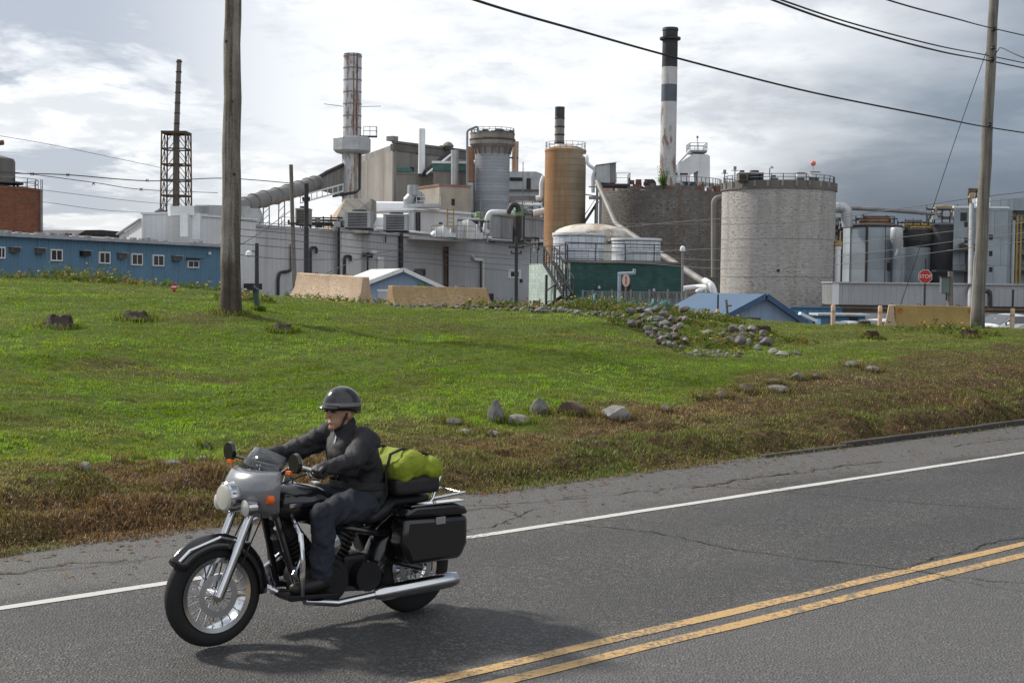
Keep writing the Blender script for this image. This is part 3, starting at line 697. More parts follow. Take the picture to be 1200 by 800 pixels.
# pole with the transformer box
bT = ground_at(1113, 383); Dt = bT.y
pt = thing('service_pole', 'short thick service pole with a grey electrical box before the right pole', 'utility pole', bT)
MB().tube([(0, 0, -.3), (0, 0, .6), tuple(at(1114, 318, Dt) - bT)], [.115, .105, .10], 14).build('trunk', m_woodgrey, pt, smooth=True)
q0, q1 = at(1101, 344, Dt) - bT, at(1111, 325, Dt) - bT
bx = MB().box(q0.x, q1.x, -.22, .05, q0.z, q1.z).build('electrical_box', mat('box_grey_green', (.13, .16, .16), .5, .1), pt, bevel=.02)
MB().box(q0.x + .03, q1.x - .03, -.235, -.221, q0.z + .04, q1.z - .04).build('door', mat('box_door', (.15, .18, .18), .5, .1), bx)
MB().box(q0.x - .03, q1.x + .03, -.26, .06, q1.z + .001, q1.z + .03).build('lid', m_dark, bx)
MB().tube([tuple(at(1109, 344, Dt) - bT), tuple(at(1109, 352, Dt) - bT)], .03, 8).build('conduit', m_dark, pt)
MB().tube([tuple(at(1127, 385, Dt) - bT), tuple(at(1111, 366, Dt) - bT)], .02, 6).build('brace', m_dark, pt)
p = ground_at(1101, 383); th = thing('marker_post', 'thin dark metal post in the grass before the right barrier', 'post', p)
MB().tube([(0, 0, -.2), (0, 0, .42)], .05, 8).build('stake', m_dark, th); MB().lathe([(.06, .40), (.075, .43), (.05, .50), (.02, .52)], 10).build('cap', m_steel, th)

# ------------------------------------------------------------------ wires
def wire(pp, r, label, cat='wire', group=None, name='overhead_wire', mtl=None, n=12):
    pts = [at(*p) for p in pp]; out = []
    for i in range(len(pts) - 1):
        p0, p1, p2, p3 = pts[max(i - 1, 0)], pts[i], pts[i + 1], pts[min(i + 2, len(pts) - 1)]
        for k in range(n):
            t = k / n
            out.append(.5 * ((2 * p1) + (p2 - p0) * t + (2 * p0 - 5 * p1 + 4 * p2 - p3) * t * t + (3 * p1 - p0 - 3 * p2 + p3) * t ** 3))
    out.append(pts[-1]); o = out[0].copy()
    return tag(MB().tube([q - o for q in out], r, 6).build(name, mtl or m_wire, loc=o, smooth=True), label, cat, group)
wire([(330, -80, 16), (556, 0, 20), (680, 36.5, 23.5), (800, 70, 27), (950, 108, 31), (1100, 138, 34.5), (1163, 150, D1 - .2), (1300, 170, 41)], .020, 'thick black overhead wire sweeping past the banded chimney to the right pole')
wire([(760, -60, 19), (905, 0, 24), (1000, 33, 28), (1100, 60, 33), (1162, 72, D1 - .2), (1300, 101, 42)], .020, 'lower black wire of the close pair high on the right')
wire([(790, -45, 19), (915, 0, 24), (1000, 28, 28), (1100, 54, 33), (1162, 66, D1 + .2), (1300, 95, 42)], .016, 'upper black wire of the close pair high on the right')
wire([(900, -50, 22), (1040, 0, 28), (1120, 22, 33), (1166, 34, D1 - .2), (1300, 64, 42)], .017, 'topmost black wire crossing the upper right corner of the sky')
wire([(1161, 71, D1 - .17), (1169, 60, D1 - .2), (1174, 56.5, D1), (1200, 68, 38), (1280, 98, 41)], .015, 'short looped wire leaving the right pole near its top')
wire([(1158, 55, D1), (1118, 168, D1 + 1), (1078, 290, D1 + 2.2), (1046, 384, D1 + 3.3)], .011, 'thin guy wire slanting from the right pole down to the tan barrier', 'guy wire')
wire([(1280, 216, 62), (1141, 232, 66), (1050, 245, 70), (900, 262, 80), (700, 262, 120)], .017, 'distant wire running from behind the right pole to the pale tank')
m_wd = mat('distant_cable', (.08, .08, .085), .6, var=.05, bump=0)
wire([(-60, 199, 105), (17, 203, 108), (80, 205, 112), (175, 212, 120), (262, 209, 130), (345, 215, 140)], .045, 'thick distant cable with spacers sagging left of the lattice stack', mtl=m_wd)
wire([(-60, 196, 105), (17, 202, 108), (110, 214, 115), (165, 222, 122), (255, 226, 130)], .032, 'lower distant cable with spacers behind the lattice stack', mtl=m_wd)
wire([(-60, 150, 105), (40, 166, 112), (110, 180, 118), (190, 197, 126)], .020, 'highest thin distant cable above the brick tower', mtl=m_wd)
wire([(-40, 212, 105), (60, 224, 112), (150, 235, 120), (205, 240, 128)], .020, 'thin distant cable ending at the foot of the lattice stack', mtl=m_wd)
wire([(-40, 228, 105), (52, 237, 112), (120, 246, 118), (185, 250, 126)], .020, 'lowest thin distant cable beside the brick tower', mtl=m_wd)
for k, (px, py, D) in enumerate([(37.5, 204, 109.5), (79.5, 205, 112), (109.5, 215, 115), (165.5, 222, 122), (172.5, 211.5, 120)]):
    p = at(px, py, D); sp_ = MB()
    for i in range(4):
        a = pi / 4 + i * pi / 2; sp_.bar((0, 0, 0), (.17 * cos(a), 0, .17 * sin(a)), .05)
    sp_.lathe([(.06, -.06), (.06, .06)], 8)
    tag(sp_.build('cable_spacer', m_dark, loc=p), ['cross shaped cable spacer nearest the brick tower', 'cross shaped cable spacer on the upper cable, second from the brick tower', 'cross shaped cable spacer on the lower cable, nearer the brick tower', 'cross shaped cable spacer on the lower cable, nearer the lattice stack', 'cross shaped cable spacer on the upper cable, nearest the lattice stack'][k], 'cable spacer')
for i, (ya, yb, yc, lab) in enumerate([(258, 272, 289, 'topmost'), (268, 285, 300, 'second'), (276, 293, 304, 'third'), (285, 300, 311, 'fourth'), (298, 305, 318, 'lowest')]):
    wire([(276, ya, 60), (343, ya + 6, 66), (450, yb, 76), (604, yc, 90)], .016, f'{lab} of the service wires crossing the grey warehouse wall', mtl=m_wd)
for i, (ya, yb, yc, lab) in enumerate([(289, 253, 238, 'topmost'), (300, 288, 268, 'second'), (304, 302, 280, 'third'), (311, 312, 290, 'lowest')]):
    wire([(604, ya, 90), (720, ya - 4 if i else 268, 84), (850, yb + 3, 76), (980, yb - 2, 70), (1140, yc, 62), (1260, yc - 14, 56)], .014, f'{lab} of the service wires crossing the pale round tank', mtl=m_wd)
wire([(276, 290, 60), (300, 276, 63), (328, 256, 66), (342, 246, 68)], .016, 'short slanting wire from the big pole up to the thin distant pole', mtl=m_wd)
wire([(340, 340, 68), (425, 302, 80), (470, 292, 88)], .018, 'black service drop rising to the small wall mast', mtl=m_wd)
# thin poles beside the warehouse
def thin_pole(px, pb, pxt, ptop, D, r, label, mtl, extra=None):
    base = at(px, pb, D); base.z = hz(base.x, base.y) if D < 55 else GZ
    th = thing('thin_pole', label, 'utility pole', base)
    MB().tube([(0, 0, 0), tuple(at(pxt, ptop, D) - base)], [r, r * .75], 10).build('trunk', mtl, th, smooth=True)
    if extra: extra(th, base, D)
    return th
def arms(rows):
    def f(th, base, D):
        b_ = MB()
        for px, py, w in rows:
            p = at(px, py, D) - base; b_.bar(p + Vector((-w, -.1, 0)), p + Vector((w, -.1, 0)), .09)
            for k in (-1, 1): b_.lathe([(.05, 0), (.06, .08), (.03, .14)], 8, p + Vector((k * w * .85, -.1, .04)))
        b_.build('crossarm', m_dark, th)
    return f
thin_pole(347, 352, 341, 193, 67, .12, 'tall thin leaning pole before the warehouse, tipped with a spike', m_woodgrey, arms([(344, 262, .25)]))
thin_pole(359, 350, 359, 215, 72, .15, 'dark straight pole before the warehouse, right of the leaning one', m_dark, arms([(359, 235, .18)]))
thin_pole(605, 370, 605, 277, 90, .14, 'dark pole at the right end of the warehouse carrying service wires', m_dark, arms([(605, 290, .5), (605, 297, .35)]))
def lamp_arm(th, base, D):
    p = at(301, 296, D) - base; q = at(292, 297, D) - base
    MB().tube([p, (p + q) / 2 + Vector((0, 0, .12)), q], .03, 8).build('lamp_arm', m_dark, th)
    MB().lathe([(.06, .16), (.16, .08), (.20, -.10), (.15, -.16), (.04, -.18)], 14, q).build('lamp_head', m_white, th, smooth=True)
thin_pole(301, 352, 301, 285, 74, .13, 'short dark pole with a white bowl lamp right of the big pole', m_dark, lamp_arm)
p = ground_at(303, 364); th = thing('guy_anchor_post', 'short leaning green metal post beside the big wooden pole', 'post', p)
q = at(299, 340, p.y) - p
MB().bar((0, 0, -.1), q, .14, .10).build('stake', mat('faded_green_steel', (.05, .10, .09), .6), th, bevel=.01)
MB().bar(q - Vector((.03, 0, .02)), q + Vector((.02, 0, .05)), .17, .13).build('cap', m_dark, th)
# ------------------------------------------------------------------ frames for the mill
class Fac:
    """vertical facade through two view points; local x along it, y into the depth, z up from the yard"""
    def __init__(s, pa, ya, Da, pb, yb, Db):
        A, B = at(pa, ya, Da), at(pb, yb, Db)
        s.o = Vector((A.x, A.y, GZ)); d = Vector((B.x - A.x, B.y - A.y)); s.L = d.length; s.d = d.normalized(); s.rz = atan2(d.y, d.x); s.n = Vector((-s.d.y, s.d.x))
        s.z0, s.z1 = A.z - GZ, B.z - GZ
    def uz(s, px, py, off=0.0):
        """point where the view ray meets the facade plane pushed by off in depth"""
        v = ray(px, py); c = (s.o.xy - CAM.xy) + s.n * off
        k = c.dot(s.n) / v.xy.dot(s.n); p = CAM + v * k
        return (p.xy - s.o.xy).dot(s.d), p.z - GZ
    def rect(s, x0, y0, x1, y1, off=0.0):
        u0, za = s.uz(x0, (y0 + y1) / 2, off); u1, zb = s.uz(x1, (y0 + y1) / 2, off)
        m_ = (x0 + x1) / 2
        return u0, u1, s.uz(m_, y1, off)[1], s.uz(m_, y0, off)[1]
    def thing(s, name, label, cat, group=None): return thing(name, label, cat, s.o, s.rz, group)
def window(f, th, x0, y0, x1, y1, mull=1, frame=None, off=-.06, fw=.08, label=None):
    u0, u1, z0, z1 = f.rect(x0, y0, x1, y1)
    b_ = MB()
    b_.box(u0, u1, off, -.002, z0, z0 + fw).box(u0, u1, off, -.002, z1 - fw, z1).box(u0, u0 + fw, off, -.002, z0 + fw, z1 - fw).box(u1 - fw, u1, off, -.002, z0 + fw, z1 - fw)
    for i in range(mull):
        x = u0 + (u1 - u0) * (i + 1) / (mull + 1); b_.box(x - fw * .35, x + fw * .35, off + .01, -.002, z0 + fw, z1 - fw)
    w = b_.build('window', frame or m_winwhite, th, label=label)
    MB().face([(u0 + fw, off + .03, z0 + fw), (u1 - fw, off + .03, z0 + fw), (u1 - fw, off + .03, z1 - fw), (u0 + fw, off + .03, z1 - fw)]).build('pane', m_glassdark, w)
    return w
def opening(f, th, x0, y0, x1, y1, name='opening', mtl=None, off=-.02):
    u0, u1, z0, z1 = f.rect(x0, y0, x1, y1)
    return MB().box(u0, u1, off, .05, z0, z1).build(name, mtl or m_black, th)
def rib_wall(x0, x1, y, z0, z1, pitch=.33, dep=.05):
    """corrugated sheet in the local x-z plane (z1 may be a function of x)"""
    xs = []; n = int((x1 - x0) / pitch)
    for i in range(n):
        a = x0 + i * pitch
        xs += [(a, 0), (a + pitch * .6, 0), (a + pitch * .7, dep), (a + pitch * .9, dep)]
    xs.append((x1, 0)); zt = z1 if callable(z1) else (lambda x: z1)
    return MB().grid([[(x, y - d, z0) for x, d in xs], [(x, y - d, zt(x)) for x, d in xs]])
def block_mb(L, depth, z0, z1, zr=None, b_=None):
    b_ = b_ or MB()
    z1b = zr if zr is not None else z1
    b_.prism([(0, z0), (L, z0), (L, z1b), (0, z1)], 'y', 0, depth); return b_
def rail_mb(pts, h=1.05, sp=1.6, r=.03, mids=1, b_=None):
    b_ = b_ or MB(); pts = [Vector(p) for p in pts]
    for a, c in zip(pts, pts[1:]):
        n = max(1, round((c - a).length / sp))
        for i in range(n + 1): q = a.lerp(c, i / n); b_.bar(q, q + Vector((0, 0, h)), r * 1.6)
        for k in range(mids + 1):
            z = Vector((0, 0, h * (1 - k * .48))); b_.bar(a + z, c + z, r * 1.6)
    return b_
def ring_rail(R, z, h=1.05, n=20, a0=0, a1=2 * pi, r=.035):
    return rail_mb([(R * cos(a0 + (a1 - a0) * i / n), R * sin(a0 + (a1 - a0) * i / n), z) for i in range(n + 1)], h, 9, r)
def cyl_at(pl, pr, py, D):
    """centre on the yard and radius of an upright cylinder seen between pl and pr"""
    a, c = at(pl, py, D), at(pr, py, D); return Vector(((a.x + c.x) / 2, D, GZ)), (c.x - a.x) / 2
def zz(px, py, D): return at(px, py, D).z
def hvac(pl, pr, pt, pb, D, depth, label, mtl=None, group=None):
    """boxy rooftop unit: casing with a grille, base rails, lid and a fan drum"""
    a, c = at(pl, pb, D), at(pr, pt, D); W, H_ = c.x - a.x, c.z - a.z
    th = thing('rooftop_unit', label, 'rooftop unit', a, 0, group)
    MB().box(0, W, 0, depth, .12, H_ - .06).build('casing', mtl or m_steel, th)
    g_ = MB()
    for i in range(9):
        z = .2 + (H_ - .45) * i / 8; g_.box(W * .12, W * .88, -.03, -.002, z, z + (H_ - .45) / 13)
    g_.build('grille', m_dark, th)
    MB().box(-.05, W + .05, -.05, depth + .05, H_ - .058, H_).build('lid', m_white, th)
    MB().box(0, W, .05, .2, 0, .118).box(0, W, depth - .2, depth - .05, 0, .118).build('base_rail', m_dark, th)
    MB().lathe([(min(W, depth) * .3, 0), (min(W, depth) * .3, .22), (min(W, depth) * .27, .22)], 16, (W / 2, depth / 2, H_ + .002)).build('fan_drum', m_dark, th)
    return th
def pipe_thing(name, label, pp, r, mtl, cat='pipe', n=10, group=None, flange=0):
    pts = [at(*p) for p in pp]; o = pts[0].copy(); L = [q - o for q in pts]; out = []
    for i, q in enumerate(L):                                    # soften the corners
        if 0 < i < len(L) - 1:
            a = (L[i - 1] - q); c = (L[i + 1] - q); k = min(r * 2.2, a.length * .45, c.length * .45)
            a.normalize(); c.normalize()
            for t in (0, .25, .5, .75, 1): out.append(q + a * k * (1 - t) ** 2 + c * k * t * t)
        else: out.append(q)
    ob = MB().tube(out, r, n)
    if flange:
        for a, c in zip(L, L[1:]):
            m = max(1, int((c - a).length / flange)); d = (c - a).normalized()
            for i in range(m + 1):
                q = a.lerp(c, (i + .5) / (m + 1)); ob.tube([q - d * .06, q + d * .06], r * 1.12, n)
    o_ = ob.build(name, mtl, loc=o, smooth=True); return tag(o_, label, cat, group)

# ------------------------------------------------------------------ far left: brick tower, its tank, far building
m_brick = mat('red_brick', (.215, .09, .055), .9, var=.2, scale=.5, stain=(.10, .05, .035), amt=.5, tile=(.45, .2, .02, .6), cyl=6.0)
c, R_ = cyl_at(-72, 46, 250, 150); ztop = zz(0, 221, 150) - GZ
th = thing('brick_tower', 'round red brick tower at the left edge of the mill', 'tower', c)
MB().lathe([(R_, 0), (R_, ztop - .25), (R_ * 1.01, ztop - .25), (R_ * 1.01, ztop), (R_ * .9, ztop)], 48).build('wall', m_brick, th, smooth=True)
MB().lathe([(R_ * .89, ztop - .1), (R_ * .89, ztop + .08), (.2, ztop + .2)], 32).build('roof', m_dark, th)
ring_rail(R_ * .93, ztop + .001, 1.0, 18).build('railing', m_rail, th)
ld = MB()
for k in (-.25, .25): ld.bar((R_ + .25, k, 3), (R_ + .25, k, ztop + 1), .07)
for i in range(30): ld.bar((R_ + .25, -.25, 3 + i * (ztop - 2.5) / 30), (R_ + .25, .25, 3 + i * (ztop - 2.5) / 30), .05)
ld.build('ladder', m_rail, th)
c2, r2 = cyl_at(-20, 17, 200, 150); zb, zt = zz(0, 213, 150), zz(0, 186, 150); c2.z = ztop + GZ + .05
th = thing('roof_tank', 'grey drum tank on top of the round brick tower', 'tank', c2)
MB().lathe([(r2, zb - c2.z), (r2, zt - c2.z - .3), (r2 * .9, zt - c2.z), (.1, zt - c2.z + .35)], 28).build('shell', m_concdark, th, smooth=True)
MB().lathe([(r2 * 1.5, zb - c2.z - .25), (r2 * 1.5, zb - c2.z - .01), (.2, zb - c2.z - .01)], 28).build('platform', m_dark, th)
b_ = MB()
for k in range(6): a = k * pi / 3; b_.bar((r2 * 1.2 * cos(a), r2 * 1.2 * sin(a), 0), (r2 * 1.2 * cos(a), r2 * 1.2 * sin(a), zb - c2.z - .25), .2)
b_.build('support', m_dark, th)
pipe_thing('vent_hood', 'rusty bent vent pipe rising above the brick tower', [(-6, 190, 150.5), (-6, 168, 150.5), (4, 167, 150.5)], .28, m_rust, 'vent')
f = Fac(93, 272, 250, 150, 271, 262); th = f.thing('far_building', 'low dark grey building far behind the blue sheds', 'building')
block_mb(f.L, 14, 0, f.z0 - .3).build('wall', m_concdark, th)
b_ = MB(); b_.prism([(-.4, f.z0 - .28), (f.L + .4, f.z0 - .28), (f.L - 1.5, f.z0 + .5), (f.L * .4, f.z0 + .6), (1.2, f.z0 + .4)], 'y', -.4, 14.4); b_.build('roof', m_dark, th)

# ------------------------------------------------------------------ long blue shed
m_blue = mat('blue_corrugated', (.115, .22, .32), .6, 0, var=.10, scale=.5, stain=(.05, .09, .13), amt=.5, streak=.05, sscale=1.5, bump=.05)
f = Fac(-30, 269.5, 88, 262, 287.5, 113)
th = f.thing('long_blue_shed', 'long low blue corrugated shed with a row of small white windows', 'building')
zt = f.z0 - .25
rib_wall(0, f.L, 0, 0, zt, .36, .05).build('wall', m_blue, th)
MB().box(f.L - .02, f.L, .01, 11, 0, zt).box(0, f.L, 10.9, 11, 0, zt).build('rear_wall', m_blue, th)
rf = MB(); rf.prism([(-.35, zt + .01), (-.35, zt + .16), (11.4, zt + .75), (11.4, zt + .6)], 'x', -.3, f.L + .25); rf.build('roof', m_steel, th)
b_ = MB().box(-.3, f.L + .25, -.47, -.352, zt - .06, zt + .17)
for i in range(34): x = random.uniform(0, f.L); b_.box(x, x + random.uniform(.1, .5), -.4, -.1, zt + .172, zt + .172 + random.uniform(.05, .2))
b_.build('gutter', m_steel, th)
for w in [(-18, 287, -6, 301), (-4, 289, 5, 303), (58, 292, 72, 306), (115, 295, 128, 309), (153, 297, 166, 311), (178, 298.5, 191, 312), (219, 305, 232, 314)]:
    window(f, th, *w, mull=1, off=-.12, fw=.09)
for v in [(10.5, 290, 19.5, 296), (40, 291, 49, 297), (93, 294, 102, 300), (137, 296.5, 145, 303), (201, 300, 210, 305.5)]:
    u0, u1, z0, z1 = f.rect(*v)
    dk = v[0] == 93
    va = MB().box(u0, u1, -.32, -.05, z0, z1).build('air_conditioner', m_black if dk else m_concdark, th)
    g_ = MB()
    for i in range(4): z = z0 + (z1 - z0) * (.15 + i * .2); g_.box(u0 + .06, u1 - .06, -.335, -.322, z, z + .03)
    g_.build('grille', m_dark, va); MB().box(u0 - .04, u1 + .04, -.42, -.05, z1 + .002, z1 + .05).build('hood', m_steel, va)
u0, u1, z0, z1 = f.rect(217, 302.5, 233, 305); MB().box(u0, u1, -.5, -.05, z1 - .06, z1).build('awning', m_black, th)
u0, u1, z0, z1 = f.rect(243, 295, 246, 298); MB().lathe([(.05, .2), (.12, .1), (.14, 0), (.05, -.05)], 12, (u0, -.2, z0)).build('wall_lamp', m_white, th)
pt_ = at(168, 331, 60); th = thing('blue_tarp', 'rumpled blue tarpaulin heap before the long blue shed', 'tarpaulin', (pt_.x, pt_.y, GZ))
wT, hT = 52 / FPX * 60, pt_.z - GZ + .25
rows = []
for j in range(9):
    v = j / 8; rows.append([((i / 40 - .5) * wT, (v - .5) * 1.6, (hT * (.75 + .25 * vnoise(np.array([i * .5]), np.array([j * .9]), 4)[0])) * min(1, 3.5 * sin(pi * min(1, max(0, v))) + .02) * min(1, 6 * sin(pi * i / 40) + .02)) for i in range(41)])
MB().grid(rows).build('sheet', mat('blue_tarp_plastic', (.04, .13, .26), .45, var=.25, bump=.1), th, smooth=True)
pt_ = ground_at(204, 342, 20, 44); th = thing('no_entry_sign', 'tiny round red sign with a white bar in the weeds before the long blue shed', 'sign', pt_)
q = at(204, 336, pt_.y) - pt_
MB().bar((0, .02, -.1), (0, .02, q.z), .04).build('post', m_dark, th)
MB().tube([(0, -.012, q.z), (0, .0, q.z)], 4.2 / FPX * pt_.y, 20).build('sign_panel', mat('sign_red', (.5, .05, .03), .5, var=.1, bump=0), th)
MB().box(-.065, .065, -.018, -.0135, q.z - .02, q.z + .02).build('white_bar', m_winwhite, th)

# ------------------------------------------------------------------ warehouse
m_ware = mat('warehouse_grey', (.54, .55, .57), .7, .0, var=.10, scale=.25, stain=(.30, .29, .28), amt=.7, streak=.04, sscale=.7, ribs=.6, ribc=(.44, .45, .47))
m_warelight = mat('warehouse_white', (.66, .67, .68), .7, .0, var=.08, scale=.3, stain=(.36, .35, .33), amt=.5, streak=.04, sscale=.8, ribs=.6, ribc=(.56, .57, .58))
m_wareblue = mat('warehouse_blue_grey', (.44, .46, .49), .7, .0, var=.12, scale=.25, stain=(.25, .25, .255), amt=.7, streak=.04, sscale=.7, ribs=.6, ribc=(.36, .375, .40))
f = W_ = Fac(163, 257, 116, 641, 287.5, 178)
wt = (f.z0 + f.z1) / 2
th = ware = f.thing('warehouse', 'long grey corrugated warehouse running across the middle of the mill', 'building')
uA = f.uz(296, 290)[0]; uB = f.uz(400, 290)[0]; uC = f.uz(423, 290)[0]
uS = f.uz(190, 270)[0]
MB().box(uS, uA, -.35, 2.2, 0, wt + .55).build('wall', m_warelight, th)
MB().box(uA, uB, 0, .6, 0, wt).build('wall', m_ware, th)
MB().box(uB, uC, -.05, .6, 0, wt + .02).build('wall', m_warelight, th)
MB().box(uC, f.L, 0, .6, 0, wt - .01).build('wall', m_wareblue, th)
MB().prism([(uA - 2, .61), (f.L, .61), (f.L + 26, 14.4), (uA + 24, 14.4)], 'z', 0, wt - .05).build('body', m_ware, th)
MB().box(uA + .01, f.L + .15, -.2, .3, wt + .03, wt + .22).build('coping', m_steel, th)
MB().box(uS - .1, uA + .1, -.5, 2.3, wt + .56, wt + .72).build('coping', m_white, th)
def wpipe(pp, r, mtl, name='drain_pipe', off=-.25):
    L = [];
    for px, py in pp: u, z = f.uz(px, py, off); L.append(Vector((u, off, z)))
    out = []
    for i, q in enumerate(L):
        if 0 < i < len(L) - 1:
            a, c_ = L[i - 1] - q, L[i + 1] - q; k = min(r * 2.5, a.length * .45, c_.length * .45); a.normalize(); c_.normalize()
            for t in (0, .33, .66, 1): out.append(q + a * k * (1 - t) ** 2 + c_ * k * t * t)
        else: out.append(q)
    return MB().tube(out, r, 8).build(name, mtl, th, smooth=True)
wpipe([(397, 266), (397, 324)], .13, m_dark); wpipe([(394, 268), (394, 320)], .07, m_rail); wpipe([(470, 268), (470, 316)], .24, m_dark)
wpipe([(522, 289), (522, 336)], .16, m_rust); wpipe([(524.5, 289), (524.5, 336)], .13, m_dark); wpipe([(342, 286), (342, 316), (338, 318), (328, 319), (326, 326), (326, 346)], .14, m_dark)
wpipe([(364, 322), (364, 290), (371, 290), (371, 297)], .13, m_dark); wpipe([(404, 322), (404, 300), (411, 300), (411, 306)], .14, m_dark)
wpipe([(554, 300), (556, 304), (566, 305), (566, 348)], .16, m_white); wpipe([(563.5, 306), (563.5, 346)], .10, m_dark); wpipe([(452, 276), (452, 284)], .07, m_dark)
opening(f, th, 595, 316, 610, 326, 'window_frame', m_white, -.08); opening(f, th, 598, 318.5, 604, 324, 'vent_opening', m_black, -.11); opening(f, th, 604.5, 318.5, 607, 324, 'vent_opening', m_black, -.11)
opening(f, th, 570, 344, 578, 354, 'door', m_dark, -.06); opening(f, th, 442, 301, 449, 320, 'door', m_warelight, -.08); opening(f, th, 485, 315, 496, 323, 'vent_opening', m_dark, -.3)
opening(f, th, 609, 327, 612, 331, 'vent_opening', m_black, -.06); opening(f, th, 282, 332, 295, 339, 'loading_shelter', m_dark, -1.2)
u, z = f.uz(431, 297, -.4)
ms = MB().bar((u - .9, -.4, z), (u + .9, -.4, z), .1).bar((u, -.4, z + .1), (u, -.4, z - 2.4), .12)
for k in (-.7, -.35, .35, .7): ms.lathe([(.1, -.35), (.14, -.1), (.08, 0)], 8, (u + k, -.4, z - .08))
ms.build('service_mast', m_dark, th); MB().box(u + .5, u + 1.5, -.5, -.3, z + .06, z + .34).build('lamp', m_white, th)
for px, py in ((531, 336), (441, 303)):
    u, z = f.uz(px, py); MB().lathe([(.05, .16), (.2, .05), (.22, -.1), (.08, -.16)], 12, (u, -.3, z)).build('wall_lamp', m_white, th)
# roof sheet with clutter edge rail
rr_ = MB(); u0, _ = f.uz(335, 266); u1, _ = f.uz(440, 270)
rail_mb([(u0, .5, wt), (u1, .5, wt)], 1.1, 1.8, .03, b_=rr_); u0, _ = f.uz(455, 270); rail_mb([(u0, .5, wt), (f.L - 1, .5, wt)], 1.1, 2.2, .03, b_=rr_)
rr_.build('roof_railing', m_rail, th)
# white end penthouse with ducts (left end)
g = Fac(163, 256, 117, 190, 257, 121)
f2 = Fac(140, 276, 128, 166, 258, 124)
th = thing('lean_to', 'small pale sloping roofed lean-to behind the long blue shed', 'building', f2.o, f2.rz)
MB().prism([(0, 0), (f2.L, 0), (f2.L, f2.z1), (0, f2.z0)], 'y', 0, 8).build('wall', m_warelight, th); MB().bar((-.2, -.1, f2.z0 + .1), (f2.L, -.1, f2.z1 + .1), .3, .12).build('coping', m_steel, th)
th = thing('elbow_duct', 'white square elbow ducts bending down the left end of the warehouse', 'duct', at(210, 280, 114))
o = th.location.copy()
def L_(px, py, D): return tuple(at(px, py, D) - o)
MB().bar(L_(198, 247.5, 115.5), L_(226, 246.5, 116.5), .75).build('duct', m_white, th); MB().bar(L_(216.5, 250, 114), L_(216.5, 277, 114), .62).build('duct', m_white, th)
MB().bar(L_(228, 246, 117), L_(241, 246, 119), .6).build('duct', m_steel, th); MB().bar(L_(231, 250, 117), L_(231, 281, 117), .62).build('duct', m_white, th)
th = thing('roof_duct', 'dark grey boxed duct lying along the left roof behind the big pole', 'duct', at(236, 254, 128)); o = th.location.copy()
MB().bar(L_(236, 250, 128), L_(286, 251, 136), 1.3, 1.5).build('duct', m_steel, th)
b_ = MB()
for k in range(6): px = 240 + k * 9; b_.bar(L_(px, 246, 128 + k * 1.6), L_(px, 258, 128 + k * 1.6), .15)
b_.build('bracket', m_dark, th)
pv = at(188, 258, 122); th = thing('roof_vent', 'small capped vent on the left end of the warehouse roof', 'vent', pv)
MB().lathe([(.35, 0), (.35, .5)], 12).build('shaft', m_steel, th); MB().lathe([(.5, .55), (.5, .75), (.1, 1.0)], 12).build('cap', m_dark, th)

# ------------------------------------------------------------------ lattice stack
D = 170; c, r = cyl_at(203.8, 209.6, 160, D)
zt, zf = zz(208, 70, D) - GZ, zz(207, 157, D) - GZ
th = thing('lattice_stack', 'slender grey chimney held in a rusty square lattice tower', 'chimney', c)
lean = (at(211, 70, D).x - at(206.5, 240, D).x)
MB().tube([(-.1, 0, 0), (0, 0, zf), (lean * .75, 0, zt)], [.36, .34, .28], 16).build('flue', m_concdark, th, smooth=True)
b_ = MB()
for i in range(8):
    z = zf + (zt - zf) * i / 7.2; x = lean * .75 * max(0, (z - zf) / (zt - zf)); b_.lathe([(.36, -.06), (.38, 0), (.36, .06)], 16, (x, 0, z))
b_.build('flange', m_dark, th)
fr_ = MB(); h0 = 1.38; tops = [(-h0, -h0), (h0, -h0), (h0, h0), (-h0, h0)]
nb = 8; zb = 5.5
lev = [zb + (zf - zb) * i / nb for i in range(nb + 1)]
rg = lambda z: 1.12 - .1 * (z - zb) / (zf - zb)
for (x, y) in tops: fr_.bar((x * rg(0), y * rg(0), 0), (x * rg(zf), y * rg(zf), zf), .14)
for i, z in enumerate(lev):
    for k in range(4):
        a, b2 = tops[k], tops[(k + 1) % 4]; s_ = rg(z)
        fr_.bar((a[0] * s_, a[1] * s_, z), (b2[0] * s_, b2[1] * s_, z), .16)
        if i < nb:
            s2 = rg(lev[i + 1]); m = ((a[0] + b2[0]) / 2, (a[1] + b2[1]) / 2)
            fr_.bar((a[0] * s_, a[1] * s_, z), (m[0] * s2, m[1] * s2, lev[i + 1]), .07); fr_.bar((b2[0] * s_, b2[1] * s_, z), (m[0] * s2, m[1] * s2, lev[i + 1]), .07)
            fr_.bar((m[0] * s_, m[1] * s_, z), (m[0] * s2, m[1] * s2, lev[i + 1]), .08)
    if i % 2 == 0:
        for k in range(4): fr_.bar((tops[k][0] * s_, tops[k][1] * s_, z), (0, 0, z), .1)
fr_.build('lattice_frame', mat('rusty_lattice', (.10, .065, .04), .85, stain=DARK, amt=.6), th)
MB().box(-1.5, 1.5, -1.5, 1.5, zf + .05, zf + .22).build('platform', m_dark, th)

